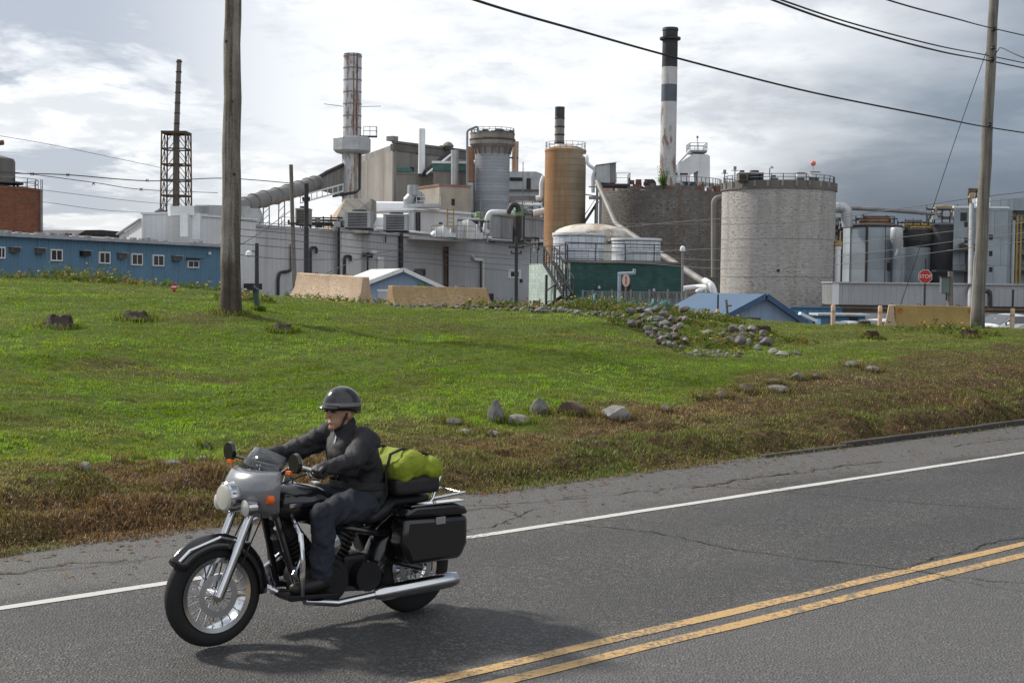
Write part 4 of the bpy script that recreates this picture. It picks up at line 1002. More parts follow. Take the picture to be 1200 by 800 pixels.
# ------------------------------------------------------------------ big left stack, its octagonal collar, duct
D = 190
m_stack = mat('peeling_white_stack', (.50, .515, .54), .75, var=.1, scale=.4, stain=(.215, .105, .06), amt=.9, streak=.22, sscale=1.3, thr=(.50, .57), bscale=5, bump=.2)
c, r = cyl_at(402.5, 423.5, 110, D); zt = zz(413, 63.5, D) - GZ; z1, z2 = zz(411, 161, D) - GZ, zz(411, 179, D) - GZ
th = thing('rusty_white_chimney', 'thick peeling white chimney with an octagonal collar', 'chimney', c)
MB().lathe([(r * 1.1, 0), (r * 1.1, z2), (r, z1), (r, zt), (r * .88, zt), (r * .88, zt - .6)], 32).build('flue', m_stack, th, smooth=True)
b_ = MB()
for i in range(7):
    z = z1 + (zt - z1) * (i + .8) / 7; b_.lathe([(r + .01, -.09), (r + .05, -.07), (r + .05, .07), (r + .01, .09)], 32, (0, 0, z))
b_.build('band', m_rail, th)
ro = 22.5 / FPX * D
MB().lathe([(r * 1.12, z2 - .25), (ro * .9, z2), (ro, z2 + .25), (ro, z1 - .2), (ro * .94, z1), (r * 1.02, z1 + .05)], 8, a0=pi / 8).build('collar', m_steel, th)
b_ = MB(); x0 = at(424, 162, D).x - c.x; b_.box(x0 - .5, x0 + 2.0, -.6, .6, z1 + .05, z1 + .2); rail_mb([(x0 + .3, -.55, z1 + .2), (x0 + 1.95, -.55, z1 + .2), (x0 + 1.95, .55, z1 + .2)], 1.2, 1, .04, b_=b_); b_.build('platform', m_dark, th)
b_ = MB().tube([(r * .55, -r * 1.02, z2 - .3), (r * .55, -r * 1.02, 1)], .16, 8); b_.build('drain_pipe', mat('tan_pipe', (.33, .27, .19), .7), th)
MB().tube([(r * .95, -r * .7, z2), (r * .95, -r * .7, zz(411, 222, D) - GZ), (r * .6, -r * 1.1, zz(411, 226, D) - GZ), (-r * 2, -r * 1.1, zz(411, 231, D) - GZ)], .17, 8).build('drain_pipe', m_dark, th, smooth=True)
b_ = MB(); b_.tube([(r * .6, -r * .82, z1), (r * .6, -r * .82, zt)], .10, 6); b_.tube([(r * .25, -r * .98, z1), (r * .25, -r * .98, zt)], .06, 6); b_.build('conduit', m_rust, th)
b_ = MB()
for x in (-1, 1): b_.bar((x * r, 0, zz(413, 125, D) - GZ), (x * (r + 2.6), 0, zz(413, 124 if x < 0 else 126, D) - GZ + .2), .06)
b_.build('stay', m_dark, th)
# round duct climbing to the stack, and the flared breeching
pipe_thing('flue_duct', 'fat round flue duct climbing from the roofs to the thick peeling chimney', [(262, 252, 158), (282, 243, 160), (302, 235, 163), (330, 228, 170), (356, 219, 178), (372, 214, 184)], .92, mat('dull_duct', (.22, .215, .21), .65, .2, var=.2, scale=.5, stain=(.1, .09, .08), amt=.6), 'duct', 18, flange=7)
A = [at(370, 210, 183.5), at(370, 222, 183.5), at(403, 193, 189.5), at(403, 231, 189.5)]
o = A[1].copy(); th = thing('breeching', 'flared sheet metal breeching joining the flue duct to the thick chimney', 'duct', o)
b_ = MB(); P4 = [q - o for q in A]; dy = Vector((.3, 1.6, 0))
b_.face([P4[0], P4[1], P4[3], P4[2]]).face([P4[0] + dy, P4[2] + dy, P4[3] + dy, P4[1] + dy]).face([P4[0], P4[2], P4[2] + dy, P4[0] + dy]).face([P4[1], P4[1] + dy, P4[3] + dy, P4[3]]).face([P4[0], P4[0] + dy, P4[1] + dy, P4[1]]).face([P4[2], P4[3], P4[3] + dy, P4[2] + dy])
b_.build('casing', mat('breeching_steel', (.23, .22, .21), .75, .1, var=.15, scale=.3, stain=(.1, .085, .07), amt=.6, ribs=1.2), th)
b_ = MB().tube([P4[0], (P4[0] * .6 + P4[2] * .4) + Vector((0, -.1, .12)), P4[2]], .28, 8); b_.build('top_pipe', m_dark, th)
b_ = MB(); q0, q1 = at(352, 238, 176), at(402, 224, 186)
for dz in (0, .9): b_.bar(q0 - o + Vector((0, 0, dz)), q1 - o + Vector((0, 0, dz)), .16)
for i in range(9): q = q0.lerp(q1, i / 8) - o; b_.bar(q, q + Vector((0, 0, .9)), .1)
b_.build('walkway_rail', m_white, th)
for px, y0, y1, D_, lab in ((312, 236, 262, 166, 'left'), (330, 232, 262, 170, 'right')):
    o = at(px, y1, D_); o.z = wt + GZ; th = thing('duct_trestle', f'thin steel trestle under the flue duct, {lab} of the pair', 'trestle', o); b_ = MB(); hh = zz(px, y0, D_) - o.z
    for k in (-.4, .4): b_.bar((k, 0, 0), (k * .8, 0, hh), .12)
    for i in range(6): b_.bar((-.4, 0, hh * i / 6), (.4, 0, hh * (i + 1) / 6), .06)
    b_.build('frame', m_rail, th); MB().box(-.8, .8, -.3, .3, hh, hh + .18).build('saddle', m_dark, th)
f = Fac(284, 263, 158, 306, 250, 158); o = f.o; th = thing('duct_hopper', 'boxy steel hopper under the low end of the flue duct', 'hopper', o)
b_ = MB(); zA, zB, zC = zz(295, 264, 158) - GZ, zz(295, 253, 158) - GZ, zz(295, 244, 158) - GZ
b_.prism([(.4, zA), (f.L - .3, zA), (f.L, zB), (f.L - .4, zC), (0, zC), (-.3, zB)], 'y', 0, 1.8); b_.build('casing', m_steel, th); MB().box(.3, f.L - .2, -.1, 1.9, wt, zA - .002).build('base', m_dark, th)

# ------------------------------------------------------------------ concrete boiler house
m_conc2 = mat('mill_concrete_pale', (.285, .272, .255), .9, var=.16, scale=.22, stain=(.12, .105, .09), amt=.6, streak=.06, sscale=.5, thr=(.46, .7), tile=(3.2, 40, .05, .7))
f = Fac(462, 168, 200, 553, 175.5, 213); g = Fac(420, 180, 222, 462, 168, 200)
th = f.thing('boiler_house', 'tall bare concrete boiler house behind the rooftops', 'building')
gl = (g.o.xy - f.o.xy); G2 = (gl.dot(f.d) + .3, gl.dot(f.n) + .2)
MB().prism([(.3, .003), (f.L, 0), (f.L, 22), (G2[0] + 8, max(22, G2[1])), G2], 'z', 0, f.z0).build('wall', m_concrete, th)
MB().box(0, .31, 0, .3, 0, f.z0 - .003).build('corner_pier', m_conc2, th)
lw = block_mb(g.L, .3, 0, f.z0 - 1.0).build('side_wall', m_conc2, None); lw.parent = th; lw.matrix_local = Matrix.Translation(f.o).inverted() @ Matrix.Identity(4)
lw.matrix_local = (Matrix.Translation(f.o) @ Matrix.Rotation(f.rz, 4, 'Z')).inverted() @ (Matrix.Translation(g.o) @ Matrix.Rotation(g.rz, 4, 'Z'))
cp = MB().box(-.3, g.L + .3, -.15, .45, f.z0 - 1.0, f.z0 - .1).build('coping', m_concdark, None); cp.parent = th; cp.matrix_local = lw.matrix_local
MB().box(-.2, f.L, -.18, .3, f.z0 + .003, f.z0 + .35).build('coping', m_concdark, th)
u0, u1, z0, z1 = f.rect(460, 166.5, 466, 168.5); MB().box(u0, u1, -.1, 1.2, f.z0 + .36, f.z0 + 1.0).build('parapet_block', m_concrete, th)
for w in ((452, 210, 456, 216), (452, 225, 456, 231)): 
    u0, za = g.uz(w[0], w[1]); u1, zb = g.uz(w[2], w[3]); o_ = MB().box(u0, u1, -.03, .02, zb, za).build('opening', m_black, None); o_.parent = th; o_.matrix_local = lw.matrix_local
for w in ((487, 177, 492, 181), (480, 196, 485, 203), (533, 190, 537, 196), (511, 196, 515, 201)): opening(f, th, *w)
f2 = Fac(464, 204, 192, 509, 205, 192); th = f2.thing('boiler_annex', 'lower concrete annex with a green band before the boiler house', 'building')
MB().box(0, f2.L, 0, 9, 0, f2.z0).build('wall', m_conc2, th); u0, u1, z0, z1 = f2.rect(465, 198, 481, 202.5); MB().box(u0, u1, -.2, 5, f2.z0 + .3, f2.z0 + .85).build('green_band', m_teal, th)
MB().box(-.1, f2.L + .1, -.1, 9, f2.z0 + .002, f2.z0 + .26).build('coping', m_concrete, th)
pv = at(494, 206, 191); r = 4.1 / FPX * 191; th = thing('white_flue', 'plain white round flue on the boiler house annex', 'chimney', pv)
hh = zz(494, 151, 191) - pv.z; MB().lathe([(r, 0), (r * .92, hh), (r * .75, hh), (r * .75, hh - .5)], 20).build('flue', m_white, th, smooth=True); MB().lathe([(r * 1.25, -.1), (r * 1.25, .25)], 20).build('collar', m_dark, th)
pipe_thing('inclined_conveyor', 'dark inclined conveyor trough climbing across the boiler house', [(498, 203, 190), (531, 176, 196)], .45, m_dark, 'conveyor', 4)
pipe_thing('inclined_pipe', 'thin pale pipe running beside the dark inclined conveyor', [(500, 204, 188), (534, 177, 194)], .13, m_white)
f2 = Fac(508, 200, 182, 560, 199, 182); th = f2.thing('green_roofed_block', 'concrete block with green edged flat roof beside the white flue', 'building')
MB().box(0, f2.L, 0, 9, 0, f2.z0).build('wall', m_concrete, th); MB().box(-.2, f2.L, -.4, 9, f2.z0 + .9, f2.z0 + 1.2).build('roof', m_white, th); MB().box(-.1, f2.L, -.25, 9, f2.z0 + .002, f2.z0 + .898).build('green_band', m_teal, th)
pipe_thing('vertical_duct', 'pale vertical duct standing against the green edged block', [(533, 240, 180), (533, 176, 180)], .48, m_steel, 'duct', 12)
f2 = Fac(515, 218, 172, 552, 215.5, 174); th = f2.thing('tan_block', 'low tan concrete block at the foot of the green edged block', 'building')
MB().box(0, f2.L, 0, 7, 0, f2.z0).build('wall', mat('tan_block', (.35, .315, .265), .9, var=.12, stain=(.2, .17, .14), amt=.5), th); opening(f2, th, 529, 233, 533, 241); MB().box(-.1, f2.L, -.1, 7, f2.z0 + .002, f2.z0 + .25).build('coping', mat('red_coping', (.25, .14, .10), .8), th)
f2 = Fac(596, 200, 196, 639, 203, 196); th = f2.thing('domed_roof_house', 'concrete building with a rounded metal roof left of the rusty tank', 'building')
MB().box(0, f2.L, 0, 10, 0, zz(610, 230, 196) - GZ).build('wall', m_conc2, th)
q = lambda px, py: (at(px, py, 196).x - f2.o.x, at(px, py, 196).z - GZ)
MB().prism([q(596, 229.8), q(639, 229.8), q(638, 207), q(634, 203), q(628, 201), q(596, 201)], 'y', .1, 9).build('roof', m_steel, th)
opening(f2, th, 596, 208, 613, 212); opening(f2, th, 617, 209, 622, 222, 'arched_opening', m_dark); opening(f2, th, 596, 222, 636, 224, 'ledge', m_concdark, -.3)
pv = at(603.5, 201, 198); r = 3.9 / FPX * 198; th = thing('orange_flue', 'short rust orange flue right of the ribbed silo', 'chimney', pv); hh = zz(603, 166, 198) - pv.z
MB().lathe([(r, 0), (r, hh), (r * .8, hh), (r * .8, hh - .4)], 18).build('flue', mat('orange_rust', (.36, .22, .14), .8, stain=(.5, .47, .43), amt=.6), th, smooth=True)
MB().bar((-r - .5, -.3, hh * .45), (r, -.3, hh * .45), .2).bar((-r - .4, -.3, 0), (-r - .4, -.3, hh * .6), .18).build('bracket', m_dark, th)
for (px, py, D_, k, lab) in ((525, 175, 208, .55, 'small grey domed ventilator on the boiler house roof, larger of two'), (517, 175, 208, .3, 'tiny ventilator left of the larger one on the boiler house roof')):
    p = at(px, py, D_); th = thing('roof_ventilator', lab, 'ventilator', p); MB().lathe([(k, 0), (k, k * .6)], 14).build('shaft', m_concdark, th); MB().lathe([(k * 1.5, k * .62), (k * 1.5, k * 1.0), (k * .9, k * 1.7), (k * .1, k * 2)], 14).build('cowl', m_concrete, th, smooth=True)

# ------------------------------------------------------------------ ribbed grey silo with flared cap
D = 180; m_silo = mat('silo_grey', (.30, .325, .36), .75, var=.1, scale=.3, stain=(.44, .46, .49), amt=.5, streak=3, sscale=.5, tile=(60, .40, .045, .74), cyl=2.2)
c, r = cyl_at(556, 597, 220, D); z1, z2, zt = zz(575, 180, D) - GZ, zz(575, 171, D) - GZ, zz(575, 157, D) - GZ; rc = 26.5 / FPX * D
th = thing('ribbed_silo', 'grey ring ribbed silo with a wide flared concrete cap', 'silo', c)
MB().lathe([(r, 0), (r, z1), (r * .97, z2 - .1)], 40).build('shell', m_silo, th, smooth=True)
MB().lathe([(r * .98, z1 - .3), (r * 1.08, z2 - .35), (rc, z2 + .1), (rc, z2 + .55), (rc * .97, z2 + .6), (rc * .97, zt - .2), (rc * 1.0, zt), (rc * .8, zt + .02)], 40).build('cap', m_concrete, th)
b_ = MB()
for k in range(16): a = 2 * pi * k / 16; b_.bar((r * 1.02 * cos(a), r * 1.02 * sin(a), z1 - .15), (r * 1.12 * cos(a), r * 1.12 * sin(a), z2 - .25), .12)
b_.build('bracket', m_concdark, th); MB().lathe([(rc * 1.01, z2 + .62), (rc * 1.02, z2 + .72), (rc * 1.01, z2 + .82)], 40).build('hoop', m_rust, th)
b_ = MB()
for i in range(26): a = random.uniform(0, 6.28); rr = rc * random.uniform(.3, .9); b_.box(rr * cos(a) - .3, rr * cos(a) + .4, rr * sin(a) - .3, rr * sin(a) + .3, zt + .02, zt + random.uniform(.1, .6))
b_.build('roof_clutter', m_concdark, th); ring_rail(rc * .95, zt + .02, .6, 22).build('railing', m_rail, th)
pipe_thing('brown_riser', 'rust brown riser pipe beside the ribbed silo', [(551.5, 213, 178), (551.5, 172, 178)], .40, mat('brown_riser', (.25, .13, .08), .7), 'pipe', 12)
pipe_thing('grey_riser', 'grey lower riser pipe under the rust brown one', [(551.5, 247, 178), (551.5, 214, 178)], .36, m_steel, 'pipe', 12)
pipe_thing('thin_riser', 'thin riser pipe hooked over the left of the silo cap', [(547.5, 246, 174), (547.5, 153, 174), (560, 148, 174), (560, 157, 174)], .14, m_rail)

# ------------------------------------------------------------------ rusty tank with banded flue
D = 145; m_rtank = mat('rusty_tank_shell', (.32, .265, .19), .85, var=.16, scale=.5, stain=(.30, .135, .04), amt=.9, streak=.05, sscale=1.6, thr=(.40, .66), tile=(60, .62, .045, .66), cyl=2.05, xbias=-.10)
c, r = cyl_at(638, 686, 235, D); zt = zz(662, 176, D) - GZ
th = thing('rusty_tank', 'tall rust streaked brown tank in the middle of the mill', 'tank', c)
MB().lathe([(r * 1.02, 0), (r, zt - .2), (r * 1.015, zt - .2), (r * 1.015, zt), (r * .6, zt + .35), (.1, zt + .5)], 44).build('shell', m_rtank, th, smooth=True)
ring_rail(r * .97, zt + .05, .7, 20, r=.02).build('railing', m_dark, th)
pv = at(655.5, 172, D); rf_ = 5.6 / FPX * D; th = thing('banded_flue', 'short flue with dark top and grey bands on the rusty tank', 'chimney', pv); hh = zz(655.5, 125.5, D) - pv.z
MB().lathe([(rf_, -.8), (rf_, hh * .72)], 20).build('flue', mat('flue_grey', (.27, .265, .26), .7, stain=DARK, amt=.5), th, smooth=True); MB().lathe([(rf_, hh * .722), (rf_, hh), (rf_ * .85, hh), (rf_ * .85, hh - .4)], 20).build('dark_top', m_dark, th)
b_ = MB()
for k in (.1, .3, .5, .715): b_.lathe([(rf_ + .01, -.09), (rf_ + .04, 0), (rf_ + .01, .09)], 20, (0, 0, hh * k))
b_.build('band', m_dark, th); MB().lathe([(rf_ * 1.9, -.75), (rf_ * 1.7, -.1), (rf_ * 1.02, .25)], 18).build('skirt', m_white, th)
pipe_thing('crooked_pipe', 'crooked white pipe dropping from the rusty tank to the cabin', [(684, 183, 143), (688, 183, 142), (688, 192, 142), (698, 199, 142), (695, 206, 142), (695, 226, 142)], .18, m_white)
pipe_thing('side_pipe', 'white vertical pipe on the left flank of the rusty tank', [(638, 207, 146), (635, 214, 146), (635, 232, 146), (628, 233, 146)], .3, m_white)
pipe_thing('short_pipe', 'short white horizontal pipe left of the rusty tank', [(625, 250, 148), (640, 247, 148)], .36, m_white)
# ------------------------------------------------------------------ things on the warehouse roof
ROOF = wt + GZ
D = 150
A = [at(372, 264, 140), at(432, 264, 140), at(432, 262, 152), at(385, 262, 152)]
p = at(385, 262, 142); p.z = ROOF; th = thing('roof_hopper', 'grey pyramid shaped roof hood with a tan left face', 'roof hood', p)
q = lambda px, py, D_: at(px, py, D_) - p
b0, b1 = q(374, 262, 142), q(432, 262, 142); b0.z = b1.z = 0; t0, t1 = q(405, 232.5, 146), q(436, 233, 146); dd = Vector((0, 9, 0))
mid = q(386, 262, 141); mid.z = 0
MB().face([mid, b1, t1, t0]).face([b1, b1 + dd, t1 + dd * .5, t1]).face([t0, t1, t1 + dd * .5, t0 + dd * .5]).face([b0 + dd, t0 + dd * .5, t1 + dd * .5, b1 + dd]).build('hood', mat('hood_concrete', (.24, .225, .205), .9, var=.15, ribs=1.4, stain=(.12, .1, .09), amt=.5), th)
MB().face([b0, mid, t0, t0 + Vector((0, 3, 0))]).face([b0, t0 + Vector((0, 3, 0)), b0 + dd]).build('side_face', mat('hood_tan', (.42, .34, .25), .9, var=.12), th)
hvac(346, 362, 244, 264, 128, 2.0, 'tan boxed rooftop unit left of the pyramid shaped roof hood', mat('unit_tan', (.30, .26, .22), .8))
hvac(404, 434, 248, 268, 133, 3.0, 'white rooftop unit with a big dark grille, left of two by the roof edge')
hvac(449, 477, 251, 271, 139, 3.0, 'grey rooftop unit with a big dark grille, right of two by the roof edge')
f = Fac(418, 238, 160, 470, 237, 160); th = f.thing('green_trim_penthouse', 'rooftop penthouse with pale roof and green trim behind the two units', 'penthouse')
zr = zz(445, 236, 160) - GZ
MB().box(0, f.L, 0, 7, wt, zr - 1.05).build('wall', mat('penthouse_tan', (.33, .28, .22), .9), th)
MB().prism([(-.8, zr - 1.04), (-.8, zr - .2), (0, zr), (7.2, zr + .2), (7.2, zr - 1.04)], 'x', -1, f.L + .3).build('roof', m_white, th); MB().prism([(-1.5, zr - 1.6), (-1.5, zr - 1.4), (-.85, zr - .5), (-.85, zr - .7)], 'x', 1.0, f.L * .45).build('awning', m_teal, th); MB().box(f.L * .6, f.L * .95, -.05, .1, zr - 1.9, zr - 1.1).build('green_band', m_teal, th)
f = Fac(450, 245, 146, 552, 246, 158); th = f.thing('white_penthouse', 'long white metal penthouse on the warehouse roof', 'penthouse')
zr = zz(485, 243, 149) - GZ; u0 = f.uz(485, 250)[0]
MB().box(u0, f.L, 0, 8, wt - .3, zr - .26).build('wall', m_warelight, th); MB().box(u0 - .25, f.L + .2, -.25, 8.2, zr - .25, zr).build('roof', m_white, th)
MB().prism([(0, wt), (u0 - .05, wt), (u0 - .05, zr - .5), (0, zr - 2.1)], 'y', .5, 8).build('lean_to', m_white, th)
L = [f.uz(px, py, -.25) for px, py in ((488.5, 272), (488.5, 249), (491.5, 249), (491.5, 272))]
MB().tube([(L[0][0], -.25, L[0][1]), (L[1][0], -.25, L[1][1]), (L[2][0], -.25, L[2][1]), (L[3][0], -.25, L[3][1])], .12, 8).build('drain_pipe', m_dark, th)
p = at(482, 243.5, 152); th = thing('dust_cyclone', 'bright steel blower with an upright outlet on the white penthouse', 'blower', p); q = lambda px, py, D_=152: at(px, py, D_) - p
MB().tube([q(484, 229), q(484, 217)], [.62, .58], 16).tube([q(478, 242), q(480, 236), q(484, 230)], [.5, .75, .62], 16).build('outlet', m_steel, th, smooth=True)
MB().tube([q(489, 233, 151.6), q(489, 233, 153.2)], .85, 20).build('fan_housing', m_steel, th, smooth=True); MB().tube([q(489, 233, 151.55), q(489, 233, 151.2)], .3, 14).build('motor', m_dark, th)
b_ = MB().bar(q(478, 241.5), q(516, 241.5), 2.4, .35); b_.build('platform', m_steel, th); rail_mb([q(488, 240.5, 151), q(516, 240.5, 151)], .9, 1.2, .03).build('railing', m_white, th)
def hump(px0, px1, pt, pb, D_, label):
    a, c = at(px0, pb, D_), at(px1, pb, D_); a.z = c.z = ROOF - .1; Wd = c.x - a.x; H_ = zz((px0 + px1) / 2, pt, D_) - a.z
    th = thing('silver_duct', label, 'duct', a); rows = []
    for i in range(15):
        t = i / 14; R_ = .9 + .25 * sin(t * pi)
        rows.append([(Wd * t, 1.2 - R_ * 1.2 * cos(pi * k / 10), max(0, H_ * (.35 + .65 * sin(pi * min(1, t * 1.1)) ** .6) * sin(pi * k / 10))) for k in range(11)])
    MB().grid(rows).face([r for r in rows[0]]).face([r for r in rows[-1]]).build('casing', m_steel, th, smooth=True)
    b_ = MB()
    for i in (3, 7, 11): x = Wd * i / 14; b_.tube([(x, 1.2 - 1.35 * cos(pi * k / 10), max(.02, (H_ * (.35 + .65 * sin(pi * min(1, i / 14 * 1.1)) ** .6) + .04) * sin(pi * k / 10))) for k in range(11)], .05, 6)
    b_.build('seam', m_white, th)
hump(504, 534, 264, 273, 148, 'low silver humped duct at the roof edge, nearer the white penthouse')
hump(530, 566, 257, 275, 153, 'taller silver humped duct at the roof edge, beside the big grey box')
p = at(524, 271, 149); p.z = ROOF; th = thing('ladder_frame', 'yellow safety ladder frame on the warehouse roof', 'ladder', p); b_ = MB(); hh = zz(524, 244, 149) - p.z
for x in (0, .65): b_.bar((x, 0, 0), (x, 0, hh), .12)
for i in range(7): b_.bar((0, 0, hh * (i + .5) / 7), (.65, 0, hh * (i + .5) / 7), .08)
b_.build('rails', m_yellow, th); b_ = MB(); rail_mb([(-1.6, 0, 0), (3.0, 0, 0)], 1.1, 1.2, .04, b_=b_); b_.build('railing', m_yellow, th)
for px0, px1, pt, pb, D_, lab in ((602, 614, 240.5, 253, 166, 'green drum on the roof before the ribbed silo, larger and right one'), (556, 566, 250, 258, 160, 'green drum on the roof, smaller one half hidden by pipes')):
    c, r = cyl_at(px0, px1, pb, D_); z = zz(px0, pb, D_); c.z = z; H_ = zz(px0, pt, D_) - z
    th = thing('green_drum', lab, 'drum', c); MB().lathe([(r, 0), (r, H_ * .45), (r * 1.06, H_ * .5), (r, H_ * .55), (r, H_), (r * .9, H_ + .1), (.1, H_ + .18)], 20).build('shell', m_green, th, smooth=True); MB().lathe([(r * 1.2, ROOF - z), (r * 1.2, -.002)], 12).build('stand', m_dark, th)
f = Fac(575, 250.5, 165, 641, 253, 178); th = f.thing('big_grey_casing', 'large flat grey box casing on the warehouse roof beside the rusty tank', 'casing')
zr = f.z0; u0 = f.uz(586, 260)[0]
MB().box(0, f.L, 0, 4, wt + .45, zr - .15).build('casing', mat('casing_grey', (.30, .30, .31), .6, .1, ribs=.8, stain=(.22, .16, .12), amt=.5), th); MB().box(-.15, f.L + .1, -.15, 4.1, zr - .148, zr).build('lid', mat('casing_lid', (.30, .24, .21), .8), th); MB().box(0, u0, -.03, -.002, wt + .5, zr - .2).build('end_panel', m_steel, th)
MB().box(.3, f.L, .3, 3.6, wt - .1, wt + .448).build('base', m_dark, th); MB().bar((-.6, -.4, wt + .25), (f.L, -.4, wt + .25), .25).build('edge_duct', m_white, th)
pipe_thing('looped_pipe', 'silver looped pipe rising at the left end of the big grey box', [(568, 275, 158), (571, 257, 158), (574, 249, 158), (583, 249, 158), (600, 250, 162)], .33, m_white, n=12)
pipe_thing('roof_pipe', 'long white pipe along the roof edge by the humped ducts', [(440, 268, 141), (500, 274, 150), (575, 279, 160)], .2, m_white)
pipe_thing('low_roof_pipe', 'dull pipe low along the roof before the big grey box', [(470, 272, 143), (540, 279, 154), (630, 285, 172)], .10, m_rail)
pipe_thing('stub_pipe', 'dark curled pipe before the ribbed silo', [(595, 250, 160), (600, 240, 160), (606, 240, 160), (608, 248, 160)], .3, m_dark)
for px, pt, lab in ((553, 234, 'thin roof mast left of the big grey box, shorter'), (563, 233, 'thin roof mast left of the big grey box, taller'), (612, 190, 'thin lightning mast near the orange flue')):
    p = at(px, 274, 157); p.z = ROOF; hh = zz(px, pt, 157) - p.z; tag(MB().tube([(0, 0, 0), (0, 0, hh)], [.09, .05], 6).lathe([(.2, 0), (.2, .1)], 8).build('roof_mast', m_rail, loc=p), lab, 'mast')
for i, (px0, px1, pt, pb, D_) in enumerate(((512, 520, 263, 270, 153), (545, 552, 266, 274, 158), (395, 402, 257, 266, 137), (538, 546, 250, 257, 160))):
    hvac(px0, px1, pt, pb, D_, 1.0, ['small vent box between the penthouse and the humped ducts', 'small vent box before the taller humped duct', 'small vent box left of the white rooftop unit', 'small vent box behind the taller humped duct'][i], [m_white, m_dark, m_rail, m_white][i])

# ------------------------------------------------------------------ white tanks over the green walled plinth
f = Fac(663, 307.5, 86, 800, 309, 90); th = f.thing('green_walled_base', 'dark green walled building with a pale green side under two white tanks', 'building')
zt = f.z0
m_gw = mat('dark_green_block', (.030, .085, .078), .8, var=.22, scale=.6, stain=(.07, .14, .13), amt=.5, streak=.5, sscale=1.2, tile=(.4, .2, .012, .7))
o2 = at(620, 309, 93.5); g2 = Vector((o2.x - f.o.x, o2.y - f.o.y)); G2 = (g2.dot(f.d), g2.dot(f.n))
MB().prism([(.02, .003), (f.L, 0), (f.L, 9), (G2[0] + .3, G2[1] + .3)], 'z', 0, zt).build('wall', m_gw, th)
f2 = Fac(620, 309, 93.5, 663, 307.5, 86)
m_pg = mat('pale_green_block', (.38, .46, .42), .85, var=.12, scale=.6, stain=(.14, .2, .18), amt=.6, streak=1.2, sscale=1.0, tile=(.4, .2, .012, .8))
sw = MB().box(0, f2.L - .03, 0, .3, 0, zt - .02).build('side_wall', m_pg, None); sw.parent = th
ML = (Matrix.Translation(f.o) @ Matrix.Rotation(f.rz, 4, 'Z')).inverted() @ (Matrix.Translation(f2.o) @ Matrix.Rotation(f2.rz, 4, 'Z')); sw.matrix_local = ML
od = MB().box(*f2.uz(625, 355)[:1], f2.uz(633, 355)[0], -.04, .02, 0, f2.uz(629, 352)[1]).build('door', m_black, None); od.parent = th; od.matrix_local = ML
b_ = MB(); b_.box(-.1, f.L + .1, -.12, .3, zt + .003, zt + .16); b_.build('coping', m_concdark, th)
opening(f, th, 724, 333, 739, 347, 'doorway'); opening(f, th, 756, 344, 800, 349, 'opening')
rl = MB(); rail_mb([(0, .05, zt + .16), (f.L, .05, zt + .16)], 1.05, 2.0, .035, 1, rl); rl.build('railing', m_dark, th)
rl = MB(); M2 = ML; rail_mb([M2 @ Vector((0, .1, zt)), M2 @ Vector((f2.L, .1, zt))], 1.05, 1.5, .035, 1, rl); rl.build('railing', m_dark, th)
st = MB(); o3 = f.o; R3 = Matrix.Rotation(-f.rz, 3, 'Z')
def L3(px, py, D_): return R3 @ (at(px, py, D_) - o3)
s0, s1 = L3(637, 308, 88.2), L3(660, 346, 84.5)
for dx in (0, .9):
    o_ = Vector((.3 * dx, -dx * .9, 0)); st.bar(s0 + o_, s1 + o_, .10, .22); st.bar(s0 + o_ + Vector((0, 0, 1)), s1 + o_ + Vector((0, 0, 1)), .06)
    for i in range(8): e = s0.lerp(s1, i / 7) + o_; st.bar(e, e + Vector((0, 0, 1)), .05)
for i in range(16): e = s0.lerp(s1, i / 15); st.bar(e, e + Vector((.27, -.81, 0)), .2, .04)
s2 = L3(641, 360, 83.5)
for dx in (0, .8):
    o_ = Vector((.2 * dx, -dx * .8, 0)); st.bar(s1 + o_, s2 + o_, .09, .2); st.bar(s1 + o_ + Vector((0, 0, 1)), s2 + o_ + Vector((0, 0, 1)), .06)
for i in range(8): e = s1.lerp(s2, i / 7); st.bar(e, e + Vector((.2, -.7, 0)), .2, .04)
for px in (640, 650, 660): e = L3(px, 350, 84.2); st.bar(Vector((e.x, e.y, 0)), Vector((e.x, e.y, L3(px, 334 if px > 645 else 322, 84.2).z)), .12)
st.build('staircase', m_dark, th)
for px, py in ((700, 337), (764, 340)):
    u, z = f.uz(px, py); MB().lathe([(.04, .12), (.09, .05), (.11, -.05), (.04, -.1)], 12, (u, -.2, z)).build('wall_lamp', m_steel, th)
pu = f.uz(726, 350, -1)[0]
m_rtw = mat('white_tank_shell', (.60, .65, .72), .55, 0, var=.06, scale=.5, stain=(.4, .4, .38), amt=.35, streak=.05, sscale=1.5, tile=(.42, .9, .03, .62), cyl=1.55)
for pl, pr, pt, pb, D_, lab in ((648, 708, 274, 307, 89.5, 'squat white tank with ribbed sides, left of two on the green walled building'), (717, 774, 280, 309, 91.5, 'squat white tank with ribbed sides, right of two on the green walled building')):
    c, r = cyl_at(pl, pr, 290, D_); c.z = GZ + zt; H_ = zz((pl + pr) / 2, pt, D_) - c.z
    th = thing('white_tank', lab, 'tank', c); MB().lathe([(r, 0), (r, H_), (r * .97, H_ + .02), (r * .95, H_ - .1), (.05, H_ - .05)], 48).build('shell', m_rtw, th, smooth=True)
    b_ = MB()
    for i in range(4): b_.lathe([(r + .003, -.025), (r + .03, 0), (r + .003, .025)], 48, (0, 0, H_ * (i + .6) / 4))
    b_.build('hoop', m_rail, th)
    MB().lathe([(r + .01, H_ - .12), (r + .06, H_ - .10), (r + .06, H_ + .03), (r + .01, H_ + .03)], 48).build('rim', m_white, th)
D = 99; c, r = cyl_at(648, 737, 280, D); zb, zt2 = zz(690, 276.5, D), zz(690, 262, D); th = thing('domed_tank', 'cream tank with a rust rimmed domed roof behind the two white tanks', 'tank', c)
